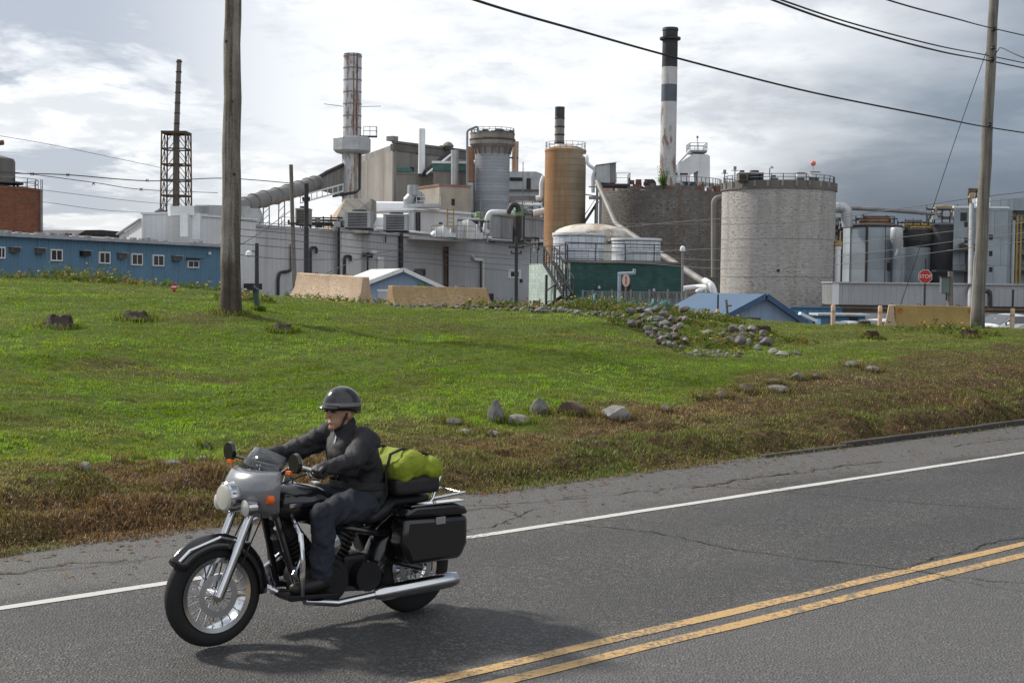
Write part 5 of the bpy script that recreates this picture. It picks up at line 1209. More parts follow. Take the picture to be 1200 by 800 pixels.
MB().lathe([(r * .98, 0), (r * .98, zb - GZ - .02)], 48).build('shell', mat('cream_tank', (.55, .53, .47), .7, stain=RUST, amt=.35, cyl=2.5), th, smooth=True)
MB().lathe([(r * 1.02, zb - GZ - .12), (r * 1.02, zb - GZ)] + [(r * cos(a * pi / 16), zb - GZ + (zt2 - zb) * sin(a * pi / 16)) for a in range(0, 8)] + [(.05, zt2 - GZ)], 40).build('dome', mat('rusty_dome', (.58, .55, .50), .7, var=.1, stain=(.24, .15, .08), amt=.8, streak=1, sscale=.7, thr=(.44, .6)), th, smooth=True)
p = at(714, 280, 97.0); th = thing('tank_nozzle', 'dark nozzle box between the two white tanks', 'nozzle', p)
MB().lathe([(.22, -.35), (.28, .25), (.18, .3)], 12).build('body', m_dark, th); MB().tube([(-.05, -.1, -.15), (-.05, -.8, -.15), (-.05, -.9, -.25)], .14, 10).build('spout', m_concrete, th, smooth=True)
# signs, posts and fence before it
p = at(733, 366, 62); p.z = GZ; th = thing('faded_round_sign', 'faded pink oval sign on a post before the green walled building', 'sign', p)
q = at(733, 328.5, 62) - p; MB().bar((0, .04, 0), (0, .04, q.z), .07).build('post', m_woodgrey, th)
ov = [(.14 * cos(2 * pi * k / 28), .235 * sin(2 * pi * k / 28) + q.z) for k in range(28)]; ov = [(x * 1.2, (z - q.z) * 1.2 + q.z) for x, z in ov]
MB().prism(ov, 'y', -.02, 0).build('sign_panel', mat('faded_pink', (.58, .36, .31), .6, var=.1, bump=0), th)
MB().prism([(x * .9, (z - q.z) * .9 + q.z) for x, z in ov], 'y', -.026, -.0205).build('inner_panel', mat('faded_cream', (.62, .47, .42), .6, var=.1, bump=0), th)
MB().box(-.035, .035, -.031, -.0265, q.z - .18, q.z + .19).build('mark', mat('faded_red', (.42, .12, .10), .6, bump=0), th)
p = at(726, 352, 82); p.z = GZ; th = thing('pipe_stand', 'blue grey pipe stand with an elbow in front of the green wall', 'pipe', p); q = lambda px, py: at(px, py, 82) - p
MB().tube([Vector((0, 0, 0)), q(726, 321), q(725.5, 320.5)], .10, 8).tube([q(724, 321), q(744, 320)], .10, 8).tube([q(743, 321), q(743.5, 315)], .09, 8).build('pipe', mat('pipe_blue_grey', (.28, .36, .42), .5), th)
o = at(683, 352, 72); o.z = GZ; e = at(835, 350, 76); e.z = GZ; th = thing('chain_fence', 'rusty post and wire fence in front of the green walled building', 'fence', o)
hh = zz(690, 340, 73) - GZ; b_ = MB(); d_ = e - o
for i in range(15): pz = MB().bar(d_ * (i / 14), d_ * (i / 14) + Vector((0, 0, hh * (1 + .04 * sin(i * 3)))), .09).build('post', m_rail, th)
for k in (.25, .5, .75, .98): b_.bar(Vector((0, 0, hh * k)), d_ + Vector((0, 0, hh * k)), .035)
n = 90
for i in range(n): b_.bar(d_ * (i / n), d_ * ((i + 3) / n if i < n - 3 else 1) + Vector((0, 0, hh * .98)), .014)
b_.build('wire_mesh', m_rail, th)
m_tarp = mat('green_tarp', (.007, .065, .052), .5, var=.3, scale=3, bump=.1)
def tarp(p0, p1, w, label, hgt):
    a, c = p0, p1; o = a.copy(); d = (c - a); rows = []
    for j in range(7):
        rows.append([tuple(d * (i / 24) + Vector((0, (j / 6 - .5) * w, hgt * (sin(pi * j / 6) * (.5 + .7 * vnoise(np.array([i * .6]), np.array([j * .4]), int(abs(a.x) * 7))[0]) * min(1, 4 * sin(pi * i / 24)) + .02)))) for i in range(25)])
    th = thing('green_tarp', label, 'tarpaulin', o); MB().grid(rows).build('sheet', m_tarp, th, smooth=True)
def gp(px, py, D_): v = at(px, py, D_); return v
tarp(gp(716, 367, 44), gp(786, 362.5, 45), 1.0, 'long bunched green tarpaulin lying behind the rubble pile', .30)
tarp(gp(692, 355, 56), gp(710, 360, 56), 1.0, 'short green tarpaulin hanging on the fence, left of the faded sign', .4)
tarp(gp(762, 359, 56), gp(788, 363, 57), 1.0, 'short green tarpaulin by the fence, right of the faded sign', .35)
tarp(gp(662, 364, 50), gp(690, 362, 50), 1.0, 'small green tarpaulin behind the crest stones by the staircase', .4)
def bollard(px, pt, pb, D_, label, w=5, mtl=None, extra=None):
    p = at(px, pb, D_); p.z = hz(p.x, p.y) if D_ < 55 else GZ; H_ = zz(px, pt, D_) - p.z; r = w / FPX * D_ / 2
    th = thing('bollard', label, 'bollard', p); MB().lathe([(r, -.2), (r, H_ - r * .5), (r * .8, H_ - r * .15), (r * .3, H_)], 16).build('post', mtl or m_peach, th, smooth=True)
    MB().lathe([(r * 1.03, H_ * .62), (r * 1.05, H_ * .64), (r * 1.05, H_ * .68), (r * 1.03, H_ * .7)], 16).build('band', m_tan, th)
    if extra: extra(th, p)
bollard(652, 355, 366, 44, 'short peach bollard by the staircase of the green walled building', 4)
bollard(800, 363, 372, 44, 'short peach bollard left of the low blue roofed shed', 3.5); 
def wirepost(px, top, D_):
    def fn(th, p): MB().bar((0, .0, 0), (0, 0, zz(px, top, D_) - p.z), .05).build('thin_post', m_dark, th)
    return fn
bollard(841, 362, 375, 45, 'peach bollard with a thin dark rod before the low blue roofed shed', 5, extra=wirepost(841, 345, 45))
bollard(976, 357, 383, 47, 'tall peach bollard left of the parked cars', 5.3)
bollard(1031, 358, 382, 47, 'tall peach bollard between the left parked cars and the right barrier', 5)
bollard(1186, 361, 388, 44, 'peach bollard with a grey rod before the white sedan', 5.2, extra=wirepost(1184, 339, 44))
for px, pt, D_, lab in ((787, 350, 60, 'thin grey fence stake leaning by the green tarpaulins'), (853.5, 351, 46, 'dark thin stake near the low blue roofed shed')):
    p = at(px, 368, D_); p.z = hz(p.x, p.y) if D_ < 55 else GZ; hh = zz(px, pt, D_) - p.z; tag(MB().bar((0, 0, 0), (-.08, 0, hh), .07).bar((-.1, -.03, hh * .7), (.1, -.03, hh * .72), .05).build('stake', m_woodgrey, loc=p), lab, 'stake')
p = at(800, 340, 84); p.z = GZ; th = thing('flood_lamp', 'white floodlight on a thin mast beside the dark round tank', 'lamp', p); q = at(800, 292, 84) - p
MB().tube([(0, 0, 0), q], .07, 8).build('mast', m_rail, th); MB().lathe([(.06, .2), (.15, .1), (.17, -.1), (.08, -.15)], 12, q).build('lamp_head', m_white, th)

# ------------------------------------------------------------------ dark round concrete tank and what stands on it
D = 150; m_dtank = mat('dark_tank_wall', (.19, .183, .172), .92, var=.28, scale=.3, stain=(.12, .068, .042), amt=.65, streak=.06, sscale=.6, thr=(.50, .68), tile=(.5, .28, .016, .72), cyl=6.3, xbias=.014, chips=(3.0, .70, (.07, .062, .055)))
c, r = cyl_at(704, 851, 250, D); zt = zz(770, 222, D - r) - GZ
th = thing('dark_round_tank', 'wide dark weathered concrete tank in the middle right of the mill', 'tank', c)
MB().lathe([(r, 0), (r, zt), (r * .95, zt), (r * .9, zt - .1), (.1, zt + .3)], 72).build('wall', m_dtank, th, smooth=True)
b_ = MB()
for k in range(70):
    a = 2 * pi * k / 70; h_ = .42 + random.uniform(-.12, .22) * (random.random() < .5)
    if random.random() < .85: a2 = a + .085; b_.prism([(r * .99 * cos(a), r * .99 * sin(a)), (r * .99 * cos(a2), r * .99 * sin(a2)), (r * .93 * cos(a2), r * .93 * sin(a2)), (r * .93 * cos(a), r * .93 * sin(a))], 'z', zt + .003, zt + h_)
b_.build('parapet', mat('rusty_parapet', (.17, .155, .15), .9, var=.3, stain=(.17, .05, .035), amt=.85, streak=.6, sscale=.9, thr=(.46, .58)), th)
TZ = zt + GZ; TC = c.copy()
p = at(723, 214.5, 141); th = thing('cabin', 'small grey metal cabin on a frame at the left edge of the dark round tank', 'cabin', at(698, 215, 141)); o = th.location.copy(); q = lambda px, py, D_=141: at(px, py, D_) - o
b_ = MB(); Pn = [q(699, 213.5), q(715, 214.5), q(715, 192.5), q(699, 194.5)]; dd = Vector((.3, 2.2, 0)); Pn = [(v.x, v.z) for v in Pn]
b_.prism(Pn, 'y', 0, 2.4); b_.build('wall', m_steel, th); Pm = [q(715.3, 214.5), q(722, 214), q(722, 191.2), q(715.3, 192.5)]; MB().prism([(v.x, v.z) for v in Pm], 'y', .12, 2.2).build('side_wall', m_rail, th)
MB().prism([(q(698.5, 193.8).x, q(698.5, 193.8).z), (q(722.5, 190.6).x, q(722.5, 190.6).z), (q(722.5, 189.8).x, q(722.5, 189.8).z), (q(698.5, 193).x, q(698.5, 193).z)], 'y', -.15, 2.5).build('roof', m_white, th)
MB().box(q(702, 216).x, q(738, 216).x, -.4, 3, -.25, -.02).build('platform', m_dark, th); rail_mb([q(722, 214.5) + Vector((0, -.3, 0)), q(738, 214.5) + Vector((0, -.3, 0)), q(738, 214.5) + Vector((0, 2.8, 0))], .95, .9, .03).build('railing', m_rail, th)
b_ = MB()
for px in (700, 704, 736): b_.bar(q(px, 216), (q(px, 216).x, 0, GZ - o.z if px < 710 else TZ - o.z), .26)
b_.bar(q(690, 232), q(702, 232), .4, .3).bar(q(690, 219), q(704, 219), .12).bar(q(686, 228), q(700, 230), .12); b_.build('frame', m_rail, th)
pipe_thing('chute_pipe', 'dull steel chute pipe slanting down from the cabin behind the domed tank', [(700, 213, 139), (722, 263, 133), (747, 280, 126), (790, 308, 116), (830, 334, 106)], .27, mat('chute_steel', (.20, .195, .185), .6, .2, stain=(.16, .14, .12), amt=.4), 'pipe', 12)
pipe_thing('bent_pipe', 'white bent pipe end rising beside the pale round tank', [(826, 329, 84), (834, 334, 83), (837, 343, 83), (837, 352, 83)], .20, m_white)
pipe_thing('looped_steam_pipe', 'white looped pipe lying between the green wall and the blue roofed shed, upper', [(801, 338, 85), (818, 336, 85), (830, 336, 84), (834, 342, 84), (834, 350, 84)], .16, m_white)
pipe_thing('looped_steam_pipe', 'shorter white looped pipe inside the upper one', [(816, 348, 84), (817, 341, 84), (826, 340, 84), (828, 349, 84)], .15, m_white)
pipe_thing('looped_steam_pipe', 'rusty low pipe between the green wall and the blue roofed shed', [(801, 344, 84), (835, 344, 84)], .16, m_rust)
pipe_thing('gooseneck_pipe', 'grey gooseneck pipe between the dark and the pale round tanks', [(837, 325, 131), (837, 237, 131), (839, 233, 131), (846, 231.5, 131)], .30, m_concrete)
f = Fac(684, 236, 146, 704, 236, 146); th = thing('outdoor_stair', 'steep rusty outdoor stair between the rusty tank and the dark round tank', 'stair', at(684, 262, 143)); o = th.location.copy(); b_ = MB()
for y in (0, 1): b_.bar(at(684, 262, 143 + y) - o, at(701, 236, 143 + y) - o, .14, .25); b_.bar(at(684, 254, 143 + y) - o, at(701, 228, 143 + y) - o, .07)
for i in range(12): e = at(684 + 17 * i / 12, 262 - 26 * i / 12, 143) - o; b_.bar(e, e + Vector((0, 1, 0)), .28, .06)
for k in (0, 1): e = at(686 + k * 12, 258 - 20 * k, 143) - o; b_.bar((e.x, .5, GZ - o.z), e + Vector((0, .5, 0)), .14)
b_.build('frame', m_dark, th)
# tall banded chimney
D = 160; c, r = cyl_at(773.5, 792.5, 150, D); zt = zz(783, 33, D) - GZ
th = thing('banded_chimney', 'tall white peeling chimney with black bands near the top', 'chimney', c)
zb1, zb2, zb3, zc = zz(783, 79, D) - GZ, zz(783, 99.5, D) - GZ, zz(783, 119.5, D) - GZ, zz(783, 47, D) - GZ
lx = at(784, 33, D).x - at(780, 210, D).x; lean = lambda z: (lx * (z / zt) - lx * .35, 0, z)
m_band = mat('sooty_band', (.045, .045, .048), .8, var=.3, scale=.6, stain=(.11, .10, .10), amt=.4); m_bluband = mat('blue_grey_band', (.105, .125, .15), .8, var=.15, stain=DARK, amt=.3)
m_chim = mat('peeling_white_chimney', (.50, .505, .51), .8, var=.1, scale=.4, stain=(.17, .075, .055), amt=.85, streak=.35, sscale=1.0, thr=(.52, .61), bscale=5)
n8 = 40
def seg(z0, z1, mtl, name):
    MB().tube([lean(z0 + (z1 - z0) * i / 6) for i in range(7)], [r * (1.08 - .14 * (z0 + (z1 - z0) * i / 6) / zt) for i in range(7)], 32).build(name, mtl, th, smooth=True)
seg(0, zb3 - .005, m_chim, 'shaft'); seg(zb3, zb2, m_bluband, 'grey_band'); seg(zb2 + .005, zb1 - .005, m_chim, 'shaft'); seg(zb1, zc, m_band, 'black_band')
tl = lean(zt)
MB().lathe([(r * .95, zc + .005), (r * 1.28, zc + .01), (r * 1.3, zc + .25), (r * .95, zc + .3)], 28, (lean(zc)[0], 0, 0)).build('gallery', m_dark, th)
b_ = MB().lathe([(r * .93, zc + .31), (r * .93, zc + 1.0), (r * 1.0, zc + 1.05), (r * 1.0, zt - .3), (r * .95, zt), (r * .75, zt), (r * .75, zt - .8)], 28, (tl[0], 0, 0)); b_.build('cap', m_dark, th)
# white duct house behind
D = 175; o = at(789, 220, D); o.z = TZ - 1.5; th = thing('white_vessel', 'big white angular vessel with a roof platform behind the banded chimney', 'vessel', o); q = lambda px, py: ((at(px, py, D) - o).x, (at(px, py, D) - o).z)
MB().prism([q(788, 216), q(809, 216), q(809, 205), q(818, 200), q(818, 216), q(832, 216), q(832, 183), q(829, 181), q(812, 180.5), q(798, 190), q(788, 196)], 'y', 0, 4.5).build('shell', m_white, th)
MB().prism([q(788, 203), q(806, 203), q(806, 205), q(788, 205)], 'y', -.05, -.004).build('dark_band', m_dark, th); MB().tube([(q(795, 215)[0], -.3, q(795, 215)[1]), (q(795, 191)[0], -.3, q(795, 191)[1]), (q(809, 176)[0], -.3, q(809, 176)[1])], .14, 8).build('vent_pipe', m_white, th)
b_ = MB(); x0, z0 = q(809, 180); x1, _ = q(829, 180); b_.box(x0, x1, .4, 4, z0 + .2, z0 + .45); rail_mb([(x0, .4, z0 + .45), (x1, .4, z0 + .45), (x1, 4, z0 + .45), (x0, 4, z0 + .45), (x0, .4, z0 + .45)], .9, 1, .035, b_=b_)
xm, zm = q(818.5, 161); b_.bar((xm, 1, z0), (xm, 1, zm), .07); b_.lathe([(.1, 0), (.16, .15), (.05, .3)], 8, (xm, 1, zm)); b_.build('roof_platform', m_rail, th)
p = at(808, 215.5, 150); p.z = TZ + .2; th = thing('blue_skid', 'small dark blue machine box on the dark round tank', 'machine', p); W_b = 14 / FPX * 150
MB().box(-W_b / 2, W_b / 2, 0, 1.3, .15, 1.0).build('casing', mat('dark_blue_paint', (.05, .10, .14), .6), th); MB().box(-W_b / 2 - .05, W_b / 2 + .05, -.05, 1.35, 1.002, 1.1).build('lid', m_dark, th); MB().box(-W_b / 2, -W_b / 2 + .1, 0, 1.3, -.2, .148).box(W_b / 2 - .1, W_b / 2, 0, 1.3, -.2, .148).build('foot', m_dark, th)
MB().bar((W_b / 2, .5, .8), (W_b / 2 + 2, .5, .8), .3).build('arm', mat('blue_arm', (.12, .24, .27), .6), th)
p = at(752, 216, 148); p.z = TZ + .1; th = thing('rusty_machine', 'rusty clutter of drive machinery on the dark round tank', 'machine', p); b_ = MB()
for i in range(12): x = random.uniform(-1.2, 1.2); z = random.uniform(0, .8); b_.box(x - .25, x + .3, random.uniform(-.4, 0), random.uniform(.2, .7), z, z + random.uniform(.2, .5))
b_.build('frame', mat('red_brown_machine', (.15, .085, .07), .85, var=.4, stain=DARK, amt=.5), th); MB().tube([(1.0, -.3, .8), (1.0, .6, .8)], .45, 14).build('drum', m_dark, th)
MB().lathe([(.12, .0), (.12, 1.3)], 8, (-1.3, 0, 0)).build('stack', m_dark, th)
# rail on the right half of the dark tank
o = TC.copy(); o.z = TZ; a0, a1 = radians(-85), radians(-5); th = thing('tank_walkway', 'rusty walkway railing on the right half of the dark round tank', 'railing', o)
ring_rail((147 / 2 / FPX * 150) * .9, .3, 1.1, 14, a0, a1).build('railing', m_rail, th)
b_ = MB()
for i in range(7): a = a0 + (a1 - a0) * i / 6; R_ = 147 / 2 / FPX * 150; b_.bar((R_ * .97 * cos(a), R_ * .97 * sin(a), .6 + .1 * (i % 3)), (R_ * .75 * cos(a + .12), R_ * .75 * sin(a + .12), .7), .22)
b_.build('beam', m_concdark, th)
# bush on the rim
p = at(777, 221, 143.5); p.z = TZ + .2; th = thing('wild_bush', 'wild green bush sprouting from the rim of the dark round tank', 'bush', p); tw = MB()
for i in range(9):
    a = random.uniform(0, 6.28); e = Vector((.5 * cos(a), .3 * sin(a), random.uniform(.9, 2.1))); tw.tube([(0, 0, -.2), e * .5 + Vector((.1, 0, 0)), e], [.03, .02, .008], 5)
    for j in range(130):
        f_ = random.uniform(.15, 1.05); q_ = e * f_ + Vector((random.gauss(0, .16), random.gauss(0, .16), random.gauss(0, .12)))
        g = random.random(); leaf(q_, (random.uniform(-1, 1), random.uniform(-1, 1), random.uniform(-.6, .6)), random.uniform(.08, .18), .07, (.06 + .09 * g, .12 + .12 * g, .02 + .02 * g))
tw.build('stem', m_stump, th); lf = flush('foliage', m_blade, None); lf.parent = th

# ------------------------------------------------------------------ pale round tank
D = 130; m_ltank = mat('pale_tank_wall', (.40, .39, .375), .92, var=.12, scale=.35, stain=(.22, .20, .18), amt=.6, streak=.08, sscale=.8, thr=(.48, .66), bscale=5, bump=.3, tile=(.42, .24, .014, .78, .09), cyl=5.2, chips=(2.6, .735, (.17, .16, .15)))
c, r = cyl_at(845.5, 977, 280, D); zt = zz(911, 220.5, D - r) - GZ
th = thing('pale_round_tank', 'huge pale block built round tank at the right of the mill', 'tank', c)
MB().lathe([(r, 0), (r, zt)], 80).build('wall', m_ltank, th, smooth=True)
MB().lathe([(r * 1.005, zt + .002), (r * 1.025, zt + .02), (r * 1.025, zt + .14), (r * 1.0, zt + .16), (r * 1.0, zt + .75), (r * .96, zt + .75), (r * .95, zt + .1), (.2, zt + .2)], 80).build('rim', m_concdark, th)
for i in range(26): a = 2 * pi * i / 26; MB().bar((r * 1.0 * cos(a), r * sin(a), zt + .2), (r * 1.0 * cos(a), r * sin(a), zt + .74), .2).build('parapet_block', m_concrete, th)
ring_rail(r * .97, zt + .75, .55, 30).build('railing', m_rail, th)
b_ = MB()
for z in (.33, .62): b_.lathe([(r + .002, -.03), (r + .03, 0), (r + .002, .03)], 80, (0, 0, zt * z))
b_.build('hoop', m_rail, th)
MB().lathe([(.14, -.02), (.14, .03)], 10, (0, 0, 0)).build('vent_hole', m_black, th).matrix_local = Matrix.Translation((at(912, 317, D - r).x - c.x, -r - .0, zz(912, 317, D - r) - GZ)) @ Matrix.Rotation(pi / 2, 4, 'X')
PZ = zt + GZ + .55
for px0, px1, pt, lab in ((932, 944, 202, 'white capped roof fan drum, left of the pair on the pale round tank'), (946.5, 961, 201, 'white capped roof fan drum, right of the pair on the pale round tank')):
    cc, rr = cyl_at(px0, px1, 212, D - 2); cc.z = PZ; H_ = zz(px0, pt, D - 2) - PZ
    t2 = thing('roof_fan', lab, 'fan', cc); MB().lathe([(rr * .8, 0), (rr * .8, H_ * .55)], 20).build('base', m_concdark, t2); MB().lathe([(rr, H_ * .552), (rr, H_), (rr * .9, H_), (rr * .88, H_ - .1), (.05, H_ - .1)], 24).build('drum', m_white, t2, smooth=True)
    MB().lathe([(rr * 1.02, H_ * .9), (rr * 1.04, H_ * .97)], 24).build('rim', m_rail, t2)
hvac(866, 876, 202, 213, D - 4, 1.5, 'dark motor box on the pale round tank, left one', m_concdark); hvac(877, 895, 202, 212, D - 3, 1.8, 'wider grey motor box on the pale round tank, right one', m_dark)
hvac(903, 912, 208, 213, D - 4.5, .8, 'tiny box by the railing of the pale round tank', m_concrete)
p = at(953.5, 212, D - 1); p.z = PZ; th = thing('marker_ball', 'pink marker ball on a thin mast above the pale round tank', 'marker ball', p); q = at(953, 191.5, D - 1) - p
MB().tube([(0, 0, 0), q], .025, 6).build('mast', m_steel, th); b_ = MB().lathe([(.24 * sin(pi * k / 12) + .001, -.24 * cos(pi * k / 12)) for k in range(13)], 20, q); b_.build('ball', mat('pink_ball', (.72, .16, .15), .5, var=.05, bump=0), th, smooth=True)
p = at(902, 212, D - 3); p.z = PZ; th = thing('roof_lamp', 'small lamp on a post on the pale round tank', 'lamp', p); q = at(902, 196, D - 3) - p
MB().tube([(0, 0, 0), q], .05, 6).build('post', m_rail, th); MB().lathe([(.2, -.1), (.16, .05), (.05, .12)], 10, q + Vector((.15, 0, 0))).build('lamp_head', m_steel, th)
for px, pt, lab in ((849, 201, 'thin rail post with a lamp at the left edge of the pale round tank'), (861, 197, 'antenna cross at the left edge of the pale round tank')):
    p = at(px, 214, D - 1); p.z = PZ; hh = zz(px, pt, D - 1) - p.z; tag(MB().bar((0, 0, 0), (0, 0, hh), .09).bar((-.3, 0, hh * .85), (.3, 0, hh * .85), .06).lathe([(.14, 0), (.14, .3)], 8, (0, 0, hh - .15)).build('roof_post', m_rail, loc=p), lab, 'post')
# ------------------------------------------------------------------ right hand cluster of silos
D = 145; m_dsilo = mat('dark_silo_steel', (.055, .057, .062), .7, .1, var=.3, scale=.5, stain=(.12, .10, .08), amt=.4)
def silo(pl, pr, pt, D_, label, mtl, n=40, smooth=True, a0=0, extra=None, name='steel_silo'):
    c, r = cyl_at(pl, pr, 300, D_); z = zz((pl + pr) / 2, pt, D_) - GZ
    th = thing(name, label, 'silo', c); MB().lathe([(r, 0), (r, z - .02)], n, a0=a0).build('shell', mtl, th, smooth=smooth)
    MB().lathe([(r * 1.02, z - .018), (r * 1.03, z + .2), (r * .8, z + .35), (.1, z + .5)], n, a0=a0).build('roof', m_dark, th)
    if extra: extra(th, r, z)
    return th
m_ssteel = mat('silo_blue_steel', (.31, .36, .40), .55, .1, var=.10, scale=.4, stain=(.14, .12, .10), amt=.4, streak=.06, sscale=1.0, tile=(40, 1.6, .03, .75))
def seams(th, r, z):
    b_ = MB()
    for k in range(10):
        a = radians(-115) + 2 * pi * k / 10
        if k in (0,): b_.bar((r * cos(a), r * sin(a), 0), (r * cos(a), r * sin(a), z), .22)
        else: b_.bar((r * cos(a), r * sin(a), 0), (r * cos(a), r * sin(a), z), .06)
    b_.build('seam', m_dark, th); a = radians(-75); x, y = r * cos(pi / 10) * cos(a) * 1.0, r * cos(pi / 10) * sin(a); zc = zz(1028, 312, 141) - GZ
    MB().box(x - .28, x + .45, y - .06, y + .3, zc - .4, zc + .4).build('hatch', m_black, th)
silo(988, 1056, 267, D, 'broad ten sided blue grey silo beside the pale round tank', m_ssteel, 10, False, radians(-115), seams)
silo(978, 990, 262, 148, 'narrow dark silo squeezed beside the pale round tank', m_dsilo, 20)
def cornice(th, r, z): MB().lathe([(r, z - 1.6), (r * 1.18, z - .9), (r * 1.18, z - .02), (r, z)], 32).build('cornice', m_dsilo, th)
silo(1057, 1091, 272, 147, 'blue grey silo with a dark flared top in the middle of the right cluster', m_ssteel, 32, True, 0, cornice)
silo(1091, 1123, 266, 146, 'blackened silo before the blue grey block', m_dsilo, 36)
silo(1046, 1058, 281, 142, 'slim blue grey silo tucked against the broad ten sided one', m_ssteel, 16)
p, r = cyl_at(1043.5, 1058, 274, 141); z0, z1 = zz(1050, 280, 141) - GZ, zz(1050, 268, 141) - GZ; th = thing('dust_filter', 'white drum filter with a cone outlet on the slim silo', 'filter', p); MB().lathe([(r * .35, z0 - 1.1), (r, z0), (r, z1), (r * .9, z1 + .1), (.1, z1 + .15)], 24).build('drum', m_steel, th, smooth=True)
MB().tube([(0, -.3, z0 - 1.1), (-.2, -.5, z0 - 1.7), (-.2, -.9, z0 - 1.8)], [.14, .16, .22], 12).build('outlet', m_steel, th, smooth=True)
p, r = cyl_at(978, 985, 310, 128); th = thing('white_pipe_column', 'white upright pipe column at the foot of the pale round tank', 'pipe', p); z1 = zz(981, 292, 128) - GZ
MB().lathe([(r, 0), (r, z1), (r * 1.15, z1), (r * 1.15, z1 + .25), (r * .9, z1 + .25)], 20).build('column', m_white, th, smooth=True); MB().lathe([(r * 1.3, z1 + .26), (r * 1.3, z1 + .7), (.1, z1 + .75)], 16).build('cap', m_yellow, th)
pipe_thing('silver_elbow', 'shiny silver duct elbow at the top left of the right silo cluster', [(970, 245, 143), (984, 243, 143), (992, 245, 143), (993, 266, 143)], .55, m_steel, n=14)
pipe_thing('long_roof_pipe', 'long dull pipe spanning the tops of the right silos', [(984, 243, 146), (1040, 246, 146), (1094, 250, 146)], .24, m_rail, flange=3)
def rack(px0, px1, py0, py1, D_, n, label, mats, name='pipe_rack'):
    o = at(px0, py1, D_); th = thing(name, label, 'pipe rack', o); r = random.Random(px0)
    for i in range(n):
        y = py0 + (py1 - py0) * (i + r.uniform(-.2, .2)) / n; a, c = r.uniform(px0, px0 + (px1 - px0) * .35), r.uniform(px0 + (px1 - px0) * .6, px1); dy = (c - a) * .012
        Dd = D_ + r.uniform(0, 3); q0, q1 = at(a, y, Dd) - o, at(c, y + dy, Dd) - o; pts = [q0 + Vector((0, 0, -r.choice((0, .6, 1.2)))), q0, q1, q1 + Vector((0, .01, -r.choice((.3, .8, 1.5))))]
        MB().tube(pts, r.uniform(.06, .19), 8).build('pipe', r.choice(mats), th, smooth=True)
    b_ = MB()
    for i in range(int((px1 - px0) / 9) + 1): px = px0 + i * 9; b_.bar(at(px, py0 + r.uniform(-2, 3), D_ + 1) - o, at(px, py1 + 3, D_ + 1) - o, .11)
    for py in (py0 + 3, py1): b_.bar(at(px0, py, D_ + 1) - o, at(px1, py + (px1 - px0) * .012, D_ + 1) - o, .12)
    b_.build('frame', m_dark, th)
    for i in range(n): px, py = r.uniform(px0, px1), r.uniform(py0 + 4, py1); q = at(px, py, D_ + r.uniform(0, 2.5)) - o; s_ = r.uniform(.1, .35); MB().box(q.x - s_, q.x + s_, q.y - s_, q.y + s_, q.z - s_, q.z + s_ * .6).lathe([(s_ * .9, s_ * .61), (s_ * .9, s_ * .75)], 10, q).build('valve', r.choice(mats), th)
rack(1003, 1052, 253, 266, 144, 9, 'rusty tangle of pipes on top of the broad ten sided silo', [m_rust, m_rust, m_rail, m_steel, m_dark])
rack(1052, 1096, 258, 270, 146, 6, 'dark walkway with yellow and rusty pipes over the middle silo', [m_dark, m_yellow, m_rust, m_rail])
rack(1086, 1122, 242, 262, 147, 10, 'pale tangle of pipes on top of the blackened silo', [m_white, m_steel, m_tan, m_rail])
rack(1135, 1150, 222, 246, 150, 6, 'rusty pipe tangle on the roof behind the right pole', [m_rust, m_tan, m_rail])
rack(977, 1002, 255, 275, 147, 6, 'brown pipes above the narrow dark silo', [m_rust, m_tan, m_rail, m_steel])
rack(500, 574, 256, 272, 156, 10, 'pale pipes and rails crowding the roof around the yellow ladder frame', [m_white, m_steel, m_rail, m_white])
rack(352, 402, 252, 264, 136, 6, 'grey pipes and posts along the roof left of the white rooftop unit', [m_rail, m_steel, m_dark])
rack(588, 637, 236, 251, 182, 8, 'pale pipes behind the big grey box casing', [m_white, m_steel, m_rail])
rack(600, 638, 277, 284, 171, 5, 'dark pipes on the roof edge before the big grey box casing', [m_dark, m_rail, m_white])
# conveyor gallery
f = Fac(976, 330.5, 118, 1300, 337.5, 118); th = f.thing('conveyor_gallery', 'long pale grey corrugated gallery raised on dark legs at the right', 'gallery')
z0 = f.uz(1080, 358)[1]; zt = f.z0
m_gal = mat('gallery_sheet', (.36, .37, .39), .65, 0, var=.08, scale=.3, stain=(.22, .22, .22), amt=.5, streak=.05, sscale=1.0, bump=.05)
rib_wall(0, f.L, 0, z0, zt - .08, .5, .04).build('wall', m_gal, th); MB().box(0, f.L, .01, 4, z0, zt - .09).build('body', m_rail, th)
MB().box(-.1, f.L, -.2, 4.1, zt - .079, zt + .04).build('roof', m_steel, th); MB().box(0, f.L, -.06, 4, z0 - .55, z0 - .003).build('underside', m_black, th); MB().box(0, .5, -.1, -.051, z0, zt - .1).build('end_trim', m_white, th)
b_ = MB()
for i in range(7): x = .6 + i * (f.L - 1) / 6; b_.bar((x, .4, 0), (x, .4, z0 - .56), .3).bar((x, 3.5, 0), (x, 3.5, z0 - .56), .3)
b_.build('leg', m_dark, th); 
f2 = Fac(986, 362, 112, 1300, 366, 112); th = f2.thing('lower_wall', 'low grey and brown wall under the raised gallery', 'wall')
MB().box(0, f2.L, 1.0, 1.4, 0, f2.z0).build('wall', m_concdark, th); u0, u1, z0_, z1_ = f2.rect(1010, 367, 1046, 378); MB().box(u0, u1, .9, .99, 0, z1_).build('panel', m_wareblue, th); u0, u1, z0_, z1_ = f2.rect(1140, 367, 1240, 378); MB().box(u0, u1, .9, .99, 0, z1_).build('panel', m_gal, th)
MB().box(0, f2.L, .7, 1.5, f2.z0 + .002, f2.z0 + .16).build('coping', m_rust, th)
